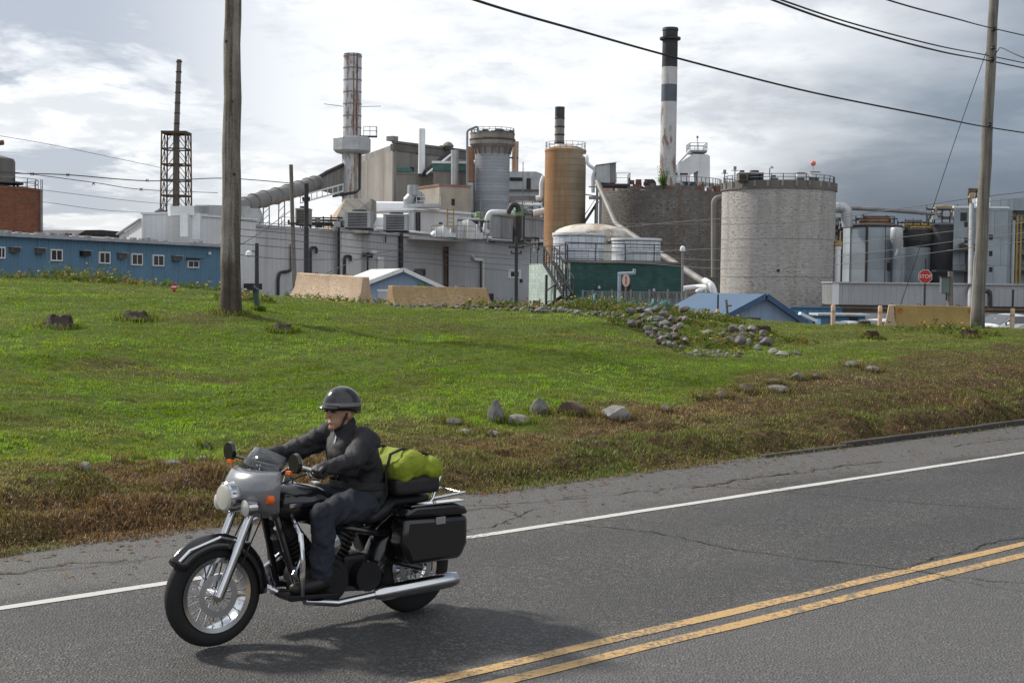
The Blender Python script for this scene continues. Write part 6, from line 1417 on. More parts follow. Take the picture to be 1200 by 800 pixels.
# blue grey block with balconies
f = Fac(1118, 246.5, 136, 1182, 240, 136); th = f.thing('blue_grey_block', 'tall blue grey clad block at the right edge with small dark windows', 'building'); o = th
zt = (zz(1128, 247, 136) + zz(1170, 241, 136)) / 2 - GZ
MB().prism([(0, 0), (f.L, 0), (f.L + 3.9, 8), (2.7, 8)], 'z', 0, zt).build('wall', m_bluesteel, th); u = f.uz(1172, 238)[0]
MB().box(f.uz(1157, 240)[0], f.L + 9, 3, 4.5, zt + .003, zz(1172, 232.5, 139) - GZ).build('upper_wall', m_bluesteel, th); MB().box(f.uz(1156, 240)[0], u, 2.8, 2.999, zt + .003, zz(1172, 232.5, 139) - GZ).build('trim', m_white, th)
MB().box(f.L + 2.1, f.L + 9, 4, 8, 0, zt).build('side_wall', m_bluesteel, th); MB().box(-.06, f.L + .06, -.08, .3, zt + .002, zt + .18).build('coping', m_white, th)
for w in ((1125.5, 249, 1133, 259), (1130, 260, 1134, 266), (1130, 279, 1134, 285), (1159, 275, 1163.5, 281), (1159, 294, 1163, 300), (1159, 313, 1163, 318.5)): opening(f, th, *w, name='window', mtl=m_glassdark, off=-.03)
MB().bar((f.uz(1148, 240)[0], -.5, 0), (f.uz(1150, 240)[0], -.5, zt + 1.2), .22).build('downpipe', m_steel, th)
b_ = MB(); u0, u1 = f.uz(1119, 300)[0], f.uz(1139, 300)[0]; zc = f.uz(1128, 293)[1]; b_.box(u0 - .8, u1, -1.6, -.05, zc - .12, zc); b_.tube([(u0 + .8, -1, zc - 4), (u0 + .8, -1, zc + .2)], .16, 8)
for i in range(7): b_.box(u0 + i * .25, u0 + i * .25 + .2, -1.2, -.6, zc + .01, zc + random.uniform(.2, .7))
zc2 = f.uz(1128, 317)[1]; b_.box(u0 - 2.2, u1, -1.6, -.05, zc2 - .15, zc2); b_.tube([(u0 + 1.2, -1, 0), (u0 + 1.2, -1, zc2 + 1.2)], .2, 8); b_.build('loading_platform', m_dark, th)
x0, x1 = f.L + .2, f.L + 9; st_ = MB(); sd = MB()
for py in (259, 278.5, 297, 316): z = f.uz(1190, py)[1]; st_.box(x0, x1, 2.4, 3.98, z - .12, z); rail_mb([(x0, 2.4, z), (x1, 2.4, z)], 1.0, 1.5, .035, b_=st_)
st_.build('balcony', m_dark, th); b_ = MB()
for px in (1191.5, 1196): x = f.uz(px, 280, 2.3)[0]; b_.bar((x, 2.3, 1), (x, 2.3, f.uz(px, 251)[1]), .18)
x = f.uz(1192, 280, 2.3)[0]
zl0, zl1 = f.uz(1192, 330)[1], f.uz(1192, 252)[1]; x2 = f.uz(1196, 280, 2.3)[0]
for i in range(20): z = zl0 + (zl1 - zl0) * i / 20; b_.bar((x, 2.3, z), (x2, 2.3, z), .06)
b_.build('ladder', m_yellow, th); b_ = MB().tube([(f.uz(1187, 280, 2.2)[0], 2.2, 0), (f.uz(1187, 280, 2.2)[0], 2.2, f.uz(1187, 257)[1])], .2, 10); b_.build('pipe', m_steel, th)
for py in (272, 292, 310): u0, z = f.uz(1184, py, 3.9); MB().box(u0, u0 + .35, 3.9, 3.999, z, z + .45).build('window', m_glassdark, th)
u0, z = f.uz(1185.5, 255, 3.9); MB().box(u0, u0 + .3, 3.6, 3.99, z, z + .5).build('lamp', m_yellow, th)
pipe_thing('hooked_pipe', 'dark hooked pipe on the gallery right of the right pole', [(1153, 341, 116), (1159, 341, 116), (1160, 345, 116), (1160, 364, 116)], .2, m_dark)
pipe_thing('grey_riser_pipe', 'grey dark riser pipe before the blue grey block, left of the right pole', [(1137, 364, 115), (1138.5, 240, 130)], .22, m_rail)

# ------------------------------------------------------------------ small gabled sheds
m_lblue = mat('pale_blue_wall', (.24, .33, .46), .7, var=.08, scale=.6, stain=(.16, .2, .26), amt=.4, ribs=.5, ribc=(.20, .28, .40)); m_blueroof = mat('blue_metal_roof', (.05, .105, .185), .6, 0, var=.08, scale=.5, ribs=.5, ribc=(.035, .075, .14), bump=.05); m_whiteroof = mat('white_metal_roof', (.60, .61, .62), .5, .0, var=.06, ribs=.6, ribc=(.48, .49, .5), bump=.05)
def gable(name, label, A, apex, B, D_, rdir, L_, wall, roof, trim, eave=.25, th_=.09):
    a, t, b_ = at(*A, D_), at(*apex, D_), at(*B, D_); o = Vector((a.x, a.y, GZ)); th = thing(name, label, 'shed', o)
    rd = Vector((rdir[0], rdir[1], 0)).normalized(); back = rd * L_
    la, lt, lb = a - o, t - o, b_ - o; dn = Vector((0, 0, -th_ - .02))
    g0, g1 = Vector((la.x, la.y, 0)), Vector((lb.x, lb.y, 0))
    m = MB(); w = [g0, g1, lb + dn, lt + dn, la + dn]; m.face(w).face([p + back for p in w][::-1]).face([g0, la + dn, la + dn + back, g0 + back]).face([g1, g1 + back, lb + dn + back, lb + dn]); m.build('wall', wall, th)
    r = MB(); ov = rd * -.3
    for e in (la, lb):
        out = e + (e - lt).normalized() * eave; f0, f1 = lt + ov, out + ov; h = Vector((0, 0, th_))
        P8 = [f0 - h, f1 - h, f1, f0]; Q8 = [p + back - ov * 2 for p in P8]; r.face(P8[::-1]).face(Q8); 
        for i in range(4): j = (i + 1) % 4; r.face([P8[i], P8[j], Q8[j], Q8[i]])
    r.build('roof', roof, th)
    m = MB()
    for e in (la, lb): out = e + (e - lt).normalized() * eave; m.bar(lt + ov * 1.1 - Vector((0, 0, .06)), out + ov * 1.1 - Vector((0, 0, .06)), .06, .2)
    m.build('barge_board', trim, th); return th, la, lt, lb
th, la, lt, lb = gable('gabled_shed', 'pale blue gabled shed with a white roof behind the left tan barriers', (427, 331), (471, 314.5), (536, 344.5), 75, (-.33, .94), 6.5, m_lblue, m_whiteroof, m_white)
q = lambda px, py: at(px, py, 75) - th.location
a, c = q(443, 340), q(457, 356); MB().box(a.x, c.x, -.03, .05, 0, a.z).build('door', m_wareblue, th); MB().box(a.x - .05, c.x + .05, -.05, -.031, a.z - .05, a.z + .05).build('door_lintel', m_white, th)
a = q(494, 334); MB().tube([a + Vector((0, -.12, 0)), a + Vector((0, 0, 0))], .17, 14).build('lamp', mat('green_lamp', (.10, .30, .12), .3, bump=0), th)
a, c = q(486, 326), q(494, 317); MB().box(a.x, c.x, .3, .9, q(490, 324).z, c.z).lathe([(.3, 0), (.3, .1)], 12, ((a.x + c.x) / 2, .6, c.z + .002)).build('roof_vent', m_dark, th)
th, la, lt, lb = gable('blue_roofed_shed', 'low shed with a bright blue metal roof beside the pale round tank', (856, 364.5), (893.5, 344.5), (933, 372), 58, (-.36, .93), 5.2, m_lblue, m_blueroof, mat('dark_blue_trim', (.05, .10, .19), .6), .32)
q = lambda px, py: at(px, py, 58) - th.location
a, c = q(858, 372), q(891, 376); MB().box(a.x + .05, c.x, -.03, .05, 0, a.z).build('opening', m_black, th)
a = at(937, 367, 60); th = thing('white_gutter', 'short white gutter chute sticking out right of the low blue roofed shed', 'gutter', a); q = at(956, 376, 60) - a
b_ = MB().bar((0, 0, 0), q, .5, .12); b_.build('trough', m_white, th); MB().bar((.1, .2, 0), (.1, .2, GZ - a.z), .07).bar(q * .9, (q.x * .9, .2, GZ - a.z), .07).build('support', m_dark, th)
f = Fac(928, 361.5, 112, 987, 362.5, 112); th = f.thing('low_blue_building', 'low bright blue building at the foot of the pale round tank', 'building')
MB().box(0, f.L, 0, 1.5, 0, f.z0).build('wall', mat('bright_blue_wall', (.07, .21, .36), .7, var=.12, stain=(.12, .16, .2), amt=.4, ribs=.5), th); MB().box(-.1, f.L + .1, -.1, 1.6, f.z0 + .002, f.z0 + .14).build('coping', m_blueroof, th)
f = Fac(962, 368, 105, 1014, 369, 105); th = f.thing('blue_flat_shed', 'small flat roofed blue shed behind the left parked cars', 'shed')
MB().box(0, f.L, 0, 2.5, 0, f.z0 - .1).build('wall', mat('mid_blue_wall', (.08, .18, .30), .7, var=.12), th); MB().box(-.3, f.L + .3, -.4, 2.8, f.z0 - .098, f.z0 + .05).build('roof', m_wareblue, th); u0, u1, z0_, z1_ = f.rect(995, 372, 1005, 378); MB().box(u0, u1, -.04, -.002, 0, z1_).build('door', m_black, th)

# ------------------------------------------------------------------ concrete barriers
def barrier(name, label, P0, P1, H_, mtl, wb=.62, wt_=.24, slopeL=0.0, slopeR=0.0, patch=None):
    a, c = Vector(P0), Vector(P1); d = c - a; L = d.xy.length; rz = atan2(d.y, d.x); th = thing(name, label, 'barrier', a, rz); tilt = d.z / L
    prof = [(-wb / 2, -.25), (wb / 2, -.25), (wb / 2, .09), (wt_ / 2 + .05, .34), (wt_ / 2, H_), (-wt_ / 2, H_), (-wt_ / 2 - .05, .34), (-wb / 2, .09)]
    rows = []; N = 24
    for i in range(N + 1):
        x = L * i / N; row = []
        for y, z in prof:
            zt = z
            xx = x + (slopeL * (z / H_) if i == 0 else 0) - (slopeR * (z / H_) if i == N else 0)
            j = (vnoise(np.array([x * 3 + a.x]), np.array([z * 4 + y * 2]), 8)[0] - .5) * .03
            row.append((xx, y + j, zt + x * tilt + j * .6))
        rows.append(row + [row[0]])
    b_ = MB().grid(rows).face(rows[0][:-1][::-1]).face(rows[-1][:-1]); b_.build('body', mtl, th, smooth=True, bevel=.02)
    lf_ = MB()
    for x in (L * .28, L * .72): lf_.tube([(x, 0, H_ + x * tilt - .03), (x - .05, 0, H_ + x * tilt + .05), (x + .05, 0, H_ + x * tilt + .05), (x + .1, 0, H_ + x * tilt - .03)], .012, 6)
    lf_.build('lifting_loop', m_rust, th)
    if patch:
        for x, z in patch: MB().lathe([(.001, -.012), (.085, -.01), (.09, .0), (.001, .004)], 12).build('paint_patch', mat('orange_patch', (.42, .15, .05), .8, var=.4, scale=6), th).matrix_local = Matrix.Translation((x, -wt_ / 2 - .03, z)) @ Matrix.Rotation(pi / 2, 4, 'X')
    return th
def gpt(px, py, D_): v = at(px, py, D_); return Vector((v.x, v.y, v.z))
barrier('concrete_barrier', 'short peach painted concrete barrier, left of the pair before the gabled shed', gpt(349, 349, 44), gpt(429, 356, 41.5), .78, m_peach, slopeL=.12)
barrier('concrete_barrier', 'long tan painted concrete barrier with a sloped right end before the gabled shed', gpt(457, 359.5, 41.5), gpt(573, 361.5, 43.5), .62, m_tan, slopeR=.2)
barrier('concrete_barrier', 'ochre concrete barrier beside the right pole with orange paint patches', gpt(1047, 386, 46.5), gpt(1150, 388, 46.5), .80, mat('ochre_barrier_paint', (.36, .25, .095), .85, var=.14, scale=1.5, stain=(.20, .15, .09), amt=.5, streak=.35, sscale=2.5, bump=.35, bscale=14), patch=[(.16, .62), (2.45, .62)])
barrier('concrete_barrier', 'peach concrete barrier seen end on, just left of the ochre one', gpt(1043.5, 386, 46.2), gpt(1046, 384, 50.5), .80, m_peach, wb=.4, wt_=.16)

# ------------------------------------------------------------------ stop sign
p = at(1083, 380, 62); p.z = GZ; th = thing('stop_sign', 'red octagonal stop sign on a dark post right of the left parked cars', 'sign', p); q = at(1083, 324, 62) - p; R_ = 8.6 / FPX * 62
MB().bar((0, .04, 0), (0, .04, zz(1083, 303, 62) - p.z), .075).build('post', m_dark, th)
oc = [(R_ * cos(pi / 8 + k * pi / 4), q.z + R_ * sin(pi / 8 + k * pi / 4)) for k in range(8)]
MB().prism(oc, 'y', -.004, .001).build('sign_border', m_winwhite, th); MB().prism([(x * .93, q.z + (z - q.z) * .93) for x, z in oc], 'y', -.010, -.005).build('sign_panel', mat('stop_red', (.42, .035, .03), .5, var=.1, bump=0), th)
def text_mesh(txt, size, mtl, name, parent, loc, rot):
    cu = bpy.data.curves.new('txt', 'FONT'); cu.body = txt; cu.size = size; cu.align_x = 'CENTER'; cu.align_y = 'CENTER'; cu.extrude = .002
    t = bpy.data.objects.new('txt', cu); COL.objects.link(t); dg = bpy.context.evaluated_depsgraph_get(); me = bpy.data.meshes.new_from_object(t.evaluated_get(dg)); bpy.data.objects.remove(t)
    me.materials.clear(); me.materials.append(mtl); o = bpy.data.objects.new(name, me); COL.objects.link(o); o.parent = parent; o.location = loc; o.rotation_euler = rot; return o
text_mesh('STOP', R_ * .70, m_winwhite, 'lettering', th, (0, -.014, q.z), (pi / 2, 0, 0))

# ------------------------------------------------------------------ parked cars
m_tyre = mat('tyre_rubber', (.018, .018, .018), .85, bump=.1); m_rim = mat('alloy_rim', (.45, .46, .48), .3, .7, var=.05, bump=0)
m_lamp = mat('headlamp_glass', (.55, .57, .6), .1, .1, var=.05, bump=0, spec=.7); m_glasscar = mat('car_glass', (.03, .04, .05), .06, 0, var=.05, bump=0, spec=.8)
def car_paint(n, col): return mat(n, col, .28, .1, var=.03, bump=0, coat=.7, spec=.5)
def car(label, loc, rz, paint_, hatch=False):
    th = thing('parked_car', label, 'car', loc, rz, 'parked cars behind the lawn')
    S_ = [(-2.25, .62, .45, .95, .95), (-2.1, .80, .30, .98, .98), (-1.5, .86, .22, 1.0, 1.0 if not hatch else 1.35), (-1.0, .88, .20, .99, 1.28 if not hatch else 1.48), (-.4, .88, .20, .97, 1.45), (.3, .88, .20, .95, 1.44), (.9, .88, .20, .93, 1.12), (1.25, .87, .20, .91, .915), (1.9, .84, .22, .80, .80), (2.2, .70, .30, .66, .66), (2.3, .5, .40, .56, .56)]
    rows = []; 
    for x, w, zb, zh, zr in S_:
        g = zr - zh; wr = w - g * .42
        rows.append([(x, -w * .9, zb), (x, -w, zb + .18), (x, -w, (zb + zh) / 2 + .08), (x, -w * .96, zh), (x, -wr * .95, zr - .03 * (g > .1)), (x, -wr * .5, zr + .01), (x, wr * .5, zr + .01), (x, wr * .95, zr - .03 * (g > .1)), (x, w * .96, zh), (x, w, (zb + zh) / 2 + .08), (x, w, zb + .18), (x, w * .9, zb)])
    bd = MB().grid(rows).face(rows[0][::-1]).face(rows[-1]).face([r[0] for r in rows] + [r[-1] for r in rows][::-1]).build('body', paint_, th, smooth=True)
    m = bd.modifiers.new('s', 'SUBSURF'); m.levels = 1; m.render_levels = 2
    def lerp(a, c, t): return Vector(a) * (1 - t) + Vector(c) * t
    for sgn in (0, 1):
        i0, i1 = (3, 4) if sgn == 0 else (8, 7); out = Vector((0, -.02 if sgn == 0 else .02, 0)); m = MB()
        for xa, xb in ((2, 3), (3, 4), (4, 5), (5, 6)):
            P4 = [lerp(rows[xa][i0], rows[xa][i1], .12), lerp(rows[xb][i0], rows[xb][i1], .12), lerp(rows[xb][i0], rows[xb][i1], .8), lerp(rows[xa][i0], rows[xa][i1], .8)]
            if (P4[0] - P4[3]).length + (P4[1] - P4[2]).length > .1: m.face([p + out for p in P4])
        m.build('side_window', m_glasscar, th)
    up_ = Vector((.02, 0, .02)); MB().face([Vector(rows[7][4]) + up_, Vector(rows[7][7]) + up_, Vector(rows[5][7]) * .94 + Vector(rows[7][7]) * .06 + up_, Vector(rows[5][4]) * .94 + Vector(rows[7][4]) * .06 + up_]).build('windscreen', m_glasscar, th)
    for x in (-1.4, 1.42):
        for y in (-.80, .80):
            w = MB().lathe([(.20, -.10), (.31, -.10), (.325, -.05), (.325, .05), (.31, .10), (.20, .10)], 28).build('wheel', m_tyre, th, smooth=True); w.rotation_euler = (pi / 2, 0, 0); w.location = (x, y, .325)
            r_ = MB().lathe([(.195, -.105), (.195, .105), (.05, .112 if y < 0 else .08)], 14).build('rim', m_rim, w)
    for y in (-.55, .55): MB().box(2.08, 2.25, y - .16, y + .16, .58, .70).build('headlight', m_lamp, th, bevel=.03); MB().box(-2.26, -2.1, y - .15, y + .15, .72, .88).build('tail_light', mat('tail_red', (.35, .02, .02), .2, bump=0), th, bevel=.03)
    for y in (-.96, .96): MB().box(.72, .88, y - .08, y + .08, .95, 1.07).build('mirror', paint_, th, bevel=.03)
    MB().box(2.26, 2.31, -.3, .3, .40, .52).build('grille', m_black, th); return th
cw, cs, cg = car_paint('white_car_paint', (.75, .76, .77)), car_paint('silver_car_paint', (.42, .44, .46)), car_paint('light_car_paint', (.62, .64, .65))
v = at(1180, 390, 66); car('white sedan with dark windows parked behind the right pole', (v.x, v.y, zz(1172, 367, 66) - 1.45), radians(-155), cw)
v = at(1026, 385, 72); car('white car with a pale roof just left of the right barrier', (v.x, v.y, zz(1024, 373.5, 72) - 1.45), radians(-150), car_paint('white_hatch_paint', (.78, .78, .76)), True)
v = at(993, 385, 76); car('silver car roof barely showing over the lawn beside the tall bollard', (v.x, v.y, zz(995, 375.5, 76) - 1.45), radians(-160), cs)
v = at(1222, 392, 62); car('dark blue car cut by the right edge of the view', (v.x, v.y, zz(1205, 380, 62) - 1.35), radians(-165), car_paint('dark_blue_car_paint', (.03, .045, .08)))
# ------------------------------------------------------------------ motorcycle (x forward, y towards the near side, z up)
m_gloss = mat('gloss_black', (.010, .010, .012), .22, 0, var=.05, bump=0, coat=.6); m_chrome = mat('chrome', (.62, .63, .65), .12, 1.0, var=.03, bump=0); m_engine = mat('engine_black', (.022, .022, .024), .5, .4, var=.2, bump=.1)
m_silver = mat('silver_fairing', (.20, .205, .22), .25, .25, var=.04, bump=0, coat=.6); m_amber = mat('amber_lens', (.75, .13, .02), .2, 0, var=.05, bump=0); m_leather = mat('black_leather', (.016, .016, .017), .5, 0, var=.3, scale=6, bump=.25, bscale=40)
m_red = mat('red_lens', (.35, .02, .02), .2, 0, bump=0); m_bulb = mat('headlight_glass', (.50, .50, .45), .05, 0, var=.03, bump=0, spec=.7)
bk = thing('motorcycle', 'black touring motorcycle with a silver nose heading left in the far lane', 'motorcycle', rp(4.99, 7.57), atan2(-S2.y, -S2.x)); bk.scale = (.96,) * 3
def wheel(x, R_, w, name):
    wr = MB(); 
    for i in range(41):
        pass
    ring = []
    for i in range(48):
        a = 2 * pi * i / 48; ring.append([((R_ - w + w * cos(2 * pi * j / 12) ) * cos(a), w * .95 * sin(2 * pi * j / 12), (R_ - w + w * cos(2 * pi * j / 12)) * sin(a)) for j in range(13)])
    ring.append(ring[0]); t = MB().grid(ring).build('tyre', m_tyre, None, smooth=True)
    o = bpy.data.objects.new(name, None); COL.objects.link(o); o.parent = bk; o.location = (x, 0, R_); t.parent = o
    b_ = MB(); r0 = R_ - 2 * w + .012
    ring = [[((r0 + d) * cos(2 * pi * i / 40), y, (r0 + d) * sin(2 * pi * i / 40)) for d, y in ((-.02, -.05), (.01, -.055), (.015, 0), (.01, .055), (-.02, .05), (-.028, 0), (-.02, -.05))] for i in range(41)]
    b_.grid(ring); b_.build('rim', m_chrome, o, smooth=True)
    sp_ = MB()
    for i in range(20): a = 2 * pi * i / 20; a2 = a + (.35 if i % 2 else -.35); y = .03 if (i // 2) % 2 else -.03; sp_.bar((.035 * cos(a2), y, .035 * sin(a2)), ((r0 - .02) * cos(a), 0, (r0 - .02) * sin(a)), .007)
    sp_.build('spokes', m_chrome, o); h = MB().tube([(0, -.07, 0), (0, .07, 0)], .042, 16); h.build('hub', m_chrome, o, smooth=True)
    MB().grid([[(r_ * cos(2 * pi * i / 36), y_, r_ * sin(2 * pi * i / 36)) for r_, y_ in ((.135, .062), (.135, .067), (.095, .067), (.095, .062), (.135, .062))] for i in range(37)]).build('brake_disc', m_rim, o)
    return o
wheel(.79, .33, .058, 'front_wheel'); wheel(-.75, .32, .075, 'rear_wheel')
def fender(x, R_, w, a0, a1, mtl, name):
    rows = []
    for i in range(21):
        a = a0 + (a1 - a0) * i / 20; rows.append([((R_ - .055 * (abs(k) / 4) ** 2 * 1.6) * cos(a), w * k / 4, (R_ - .055 * (abs(k) / 4) ** 2 * 1.6) * sin(a)) for k in range(-4, 5)])
    o = MB().grid(rows).build(name, mtl, bk, smooth=True); o.location = (x, 0, .33); s = o.modifiers.new('s', 'SOLIDIFY'); s.thickness = .012; return o
fender(.79, .385, .085, radians(38), radians(185), m_gloss, 'front_fender'); fender(-.75, .40, .12, radians(-5), radians(140), m_gloss, 'rear_fender')
MB().tube([(1.07, .088, .58), (1.0, .09, .64), (.79, .09, .70), (.58, .09, .64)], .009, 6).build('fender_trim', m_chrome, bk)
b_ = MB()
for y in (-.105, .105): b_.tube([(.81, y, .33), (.66, y, .66)], .032, 14).tube([(.66, y, .66), (.50, y, 1.02)], .026, 14)
b_.build('fork', m_chrome, bk, smooth=True)
b_ = MB()
for y in (-.08, .08): b_.tube([(.50, 0, .95), (.38, y, .78), (.25, y * 1.5, .30), (-.25, y * 1.8, .26), (-.45, y * 1.6, .42), (-.75, y * 1.6, .33)], .024, 8).tube([(.5, 0, .9), (.1, y, .72), (-.4, y * 1.2, .60), (-.95, y * 1.4, .62)], .022, 8)
b_.build('frame', m_gloss, bk, smooth=True)
# V engine
e = MB(); e.lathe([(.15, -.16), (.17, -.12), (.17, .12), (.15, .16)], 24); eg = e.build('engine', m_engine, bk, smooth=True); eg.rotation_euler = (pi / 2, 0, 0); eg.location = (.03, 0, .34)
for dx, name in ((.17, 'cylinder'), (-.15, 'cylinder')):
    d = Vector((dx * 1.5, 0, .36)).normalized(); b_ = MB()
    for i in range(9): q = Vector((.02 + dx * .45, 0, .42)) + d * (.03 * i); b_.tube([q, q + d * .016], .108 - .002 * abs(i - 4), 20)
    q = Vector((.02 + dx * .45, 0, .42)) + d * .27; b_.tube([q - d * .27, q], .075, 16).tube([q, q + d * .05, q + d * .075], [.10, .10, .07], 16); b_.build(name, m_engine, bk)
MB().box(-.32, -.12, -.11, .11, .24, .48).build('gearbox', m_engine, bk, bevel=.03); b_ = MB().tube([(.05, .17, .34), (.05, .205, .34)], [.13, .11], 24).tube([(-.26, .12, .34), (-.26, .2, .34)], .1, 20); b_.build('primary_cover', m_engine, bk, smooth=True)
MB().lathe([(.03, 0), (.075, 0), (.08, .02), (.07, .05), (.03, .06)], 24) if False else MB().tube([(.02, .13, .58), (.02, .18, .58), (.02, .19, .58)], [.07, .07, .055], 24).build('air_cleaner', m_chrome, bk, smooth=True)
for s_ in (1, -1):
    MB().tube([(.20, .10 * s_, .52), (.30, .17 * s_, .42), (.24, .2 * s_, .24), (0, .21 * s_, .2), (-.3, .23 * s_, .22)], .024, 10).build('exhaust_header', m_chrome, bk, smooth=True)
    MB().tube([(-.28, .23 * s_, .22), (-.36, .235 * s_, .225), (-.90, .25 * s_, .245), (-.96, .25 * s_, .247)], [.03, .052, .056, .045], 18).build('muffler', m_chrome, bk, smooth=True)
    # saddlebag with lid, crash bar, floorboard
    sg = MB().prism([(-.50, .40), (-.94, .40), (-1.0, .50), (-1.0, .70), (-.46, .72), (-.44, .55)], 'y', .165 * s_, .335 * s_).build('saddlebag', m_gloss, bk, bevel=.035, smooth=True)
    MB().prism([(-.46, .722), (-1.0, .702), (-.98, .76), (-.88, .79), (-.55, .80), (-.47, .77)], 'y', .16 * s_, .34 * s_).build('lid', m_gloss, sg, bevel=.03, smooth=True); MB().box(-.96, -.5, .30 * s_ - .04, .30 * s_ + .04, .7985, .806).build('lid_rail', m_chrome, sg)
    MB().box(-.79, -.71, .336 * s_ - .006, .336 * s_ + .006, .66, .71).build('latch', m_chrome, sg); MB().tube([(.28, .06 * s_, .82), (.34, .30 * s_, .70), (.36, .36 * s_, .52), (.34, .32 * s_, .32), (.26, .08 * s_, .26)], .017, 8).build('crash_bar', m_chrome, bk, smooth=True)
    MB().prism([(.08, .275), (.42, .285), (.46, .31), (.45, .325), (.08, .295)], 'y', .18 * s_, .33 * s_).build('floorboard', m_engine, bk, bevel=.006)
    MB().tube([(.46, .2 * s_, .93), (.52, .245 * s_, .93)], [.028, .034], 12).tube([(.46, .1 * s_, .93), (.46, .22 * s_, .93)], .012, 8).build('signal_stalk', m_chrome, bk, smooth=True)
    MB().tube([(.52, .245 * s_, .93), (.555, .245 * s_, .93)], [.036, .026], 14).build('turn_signal', m_amber, bk, smooth=True)
    mr = MB().tube([(.36, .30 * s_, 1.11), (.42, .38 * s_, 1.13), (.44, .40 * s_, 1.15)], .008, 6).tube([(.46, .40 * s_, 1.165), (.435, .40 * s_, 1.165)], [.06, .064], 20).build('mirror', m_gloss, bk, smooth=True)
    MB().box(.455, .475, .36 * s_ - .028, .36 * s_ + .028, 1.098, 1.116).build('amber_strip', m_amber, mr); MB().tube([(.433, .40 * s_, 1.165), (.430, .40 * s_, 1.165)], .058, 20).build('mirror_glass', m_chrome, mr)
    MB().tube([(.26, .31 * s_, 1.10), (.25, .44 * s_, 1.085)], .019, 12).build('grip', m_leather, bk); MB().tube([(.30, .29 * s_, 1.09), (.33, .43 * s_, 1.07)], .006, 6).build('lever', m_chrome, bk)
MB().tube([(.26, -.32, 1.10), (.36, -.24, 1.13), (.44, -.10, 1.02), (.46, 0, 1.0), (.44, .10, 1.02), (.36, .24, 1.13), (.26, .32, 1.10)], .014, 10).build('handlebar', m_chrome, bk, smooth=True)
b_ = MB()
for s_ in (1, -1):
    b_.tube([(.29, .30 * s_, 1.08), (.44, .22 * s_, 1.02), (.46, .08 * s_, .84), (.30, .07 * s_, .66)], .006, 6).tube([(.28, .31 * s_, 1.10), (.42, .17 * s_, 1.08), (.50, .10 * s_, .80), (.66, .11 * s_, .50)], .005, 6)
b_.build('cable', m_black, bk, smooth=True)
MB().box(.02, .06, -.03, .03, .965, .975).build('tank_console', m_chrome, bk)
# tank, seat, fairing
def loft(rows, name, mtl, cap=True):
    b_ = MB().grid([r + [r[0]] for r in rows])
    if cap: b_.face(rows[0][::-1]).face(rows[-1])
    return b_.build(name, mtl, bk, smooth=True)
def ell(x, cy, cz, ry, rz, n=20, p=2.4):
    o = []
    for i in range(n):
        a = 2 * pi * i / n; c, s_ = cos(a), sin(a); o.append((x, cy + ry * math.copysign(abs(c) ** (2 / p), c), cz + rz * math.copysign(abs(s_) ** (2 / p), s_)))
    return o
loft([ell(.40, 0, .86, .06, .07), ell(.36, 0, .86, .12, .11), ell(.24, 0, .86, .165, .13), ell(.08, 0, .84, .165, .125), ell(-.06, 0, .80, .12, .10), ell(-.12, 0, .77, .07, .06)], 'fuel_tank', m_gloss)
MB().tube([(.24, 0, .985), (.24, 0, 1.0), (.22, 0, 1.004)], [.045, .04, .02], 16).build('filler_cap', m_chrome, bk, smooth=True); MB().box(.14, .34, .166, .172, .85, .875).build('tank_trim', m_chrome, bk)
loft([ell(-.06, 0, .75, .08, .04), ell(-.16, 0, .735, .15, .055), ell(-.32, 0, .72, .185, .055), ell(-.44, 0, .75, .17, .075), ell(-.52, 0, .80, .13, .055), ell(-.72, 0, .80, .125, .05), ell(-.84, 0, .80, .09, .035)], 'seat', m_leather)
b_ = MB()
for y in (-.13, .13): b_.tube([(-.70, y, .68), (-.84, y, .80), (-.92, y * .95, .97)], .012, 8)
b_.tube([(-.92, -.124, .97), (-.93, 0, 1.01), (-.92, .124, .97)], .012, 8).tube([(-.84, -.13, .80), (-1.12, -.13, .82), (-1.12, .13, .82), (-.84, .13, .80)], .011, 8); b_.build('backrest_bar', m_chrome, bk, smooth=True)
# batwing nose with headlight and low screen
rows = []
for i in range(15):
    a = -1.25 + 2.5 * i / 14; w = .30
    rows.append([(.40 + .27 * cos(a) * k, w * sin(a) * kk, z) for z, k, kk in ((.80, .55, .72), (.86, .85, .92), (.94, 1.0, 1.0), (1.02, .95, 1.02), (1.08, .78, .96), (1.10, .60, .86))])
o = MB().grid(rows).build('fairing', m_silver, bk, smooth=True); s = o.modifiers.new('s', 'SOLIDIFY'); s.thickness = .015; s.offset = -1
hl = MB().tube([(.63, 0, .93), (.705, 0, .93), (.715, 0, .93)], [.095, .10, .09], 28).build('headlight', m_chrome, bk, smooth=True); MB().tube([(.712, 0, .93), (.728, 0, .93), (.736, 0, .93)], [.088, .075, .03], 28).build('lens', m_bulb, hl, smooth=True)
for s_ in (1, -1):
    l_ = MB().tube([(.60, .17 * s_, .88), (.665, .17 * s_, .88)], [.05, .055], 18).build('passing_lamp', m_chrome, bk, smooth=True); MB().tube([(.666, .17 * s_, .88), (.68, .17 * s_, .88)], [.05, .02], 18).build('lens', m_bulb, l_, smooth=True)
m, nt, b = new_mat('tinted_screen'); b.inputs['Base Color'].default_value = (.12, .13, .14, 1); b.inputs['Roughness'].default_value = .05; b.inputs['Transmission Weight'].default_value = .85
rows = [[(.40 + .16 * cos(a) - .10 * h, (.26 - .05 * h) * sin(a), 1.10 + .13 * h * (cos(a * .9))) for h in (0, .5, 1)] for a in [-1.2 + 2.4 * i / 12 for i in range(13)]]
o = MB().grid(rows).build('windscreen', m, bk, smooth=True); s = o.modifiers.new('s', 'SOLIDIFY'); s.thickness = .005
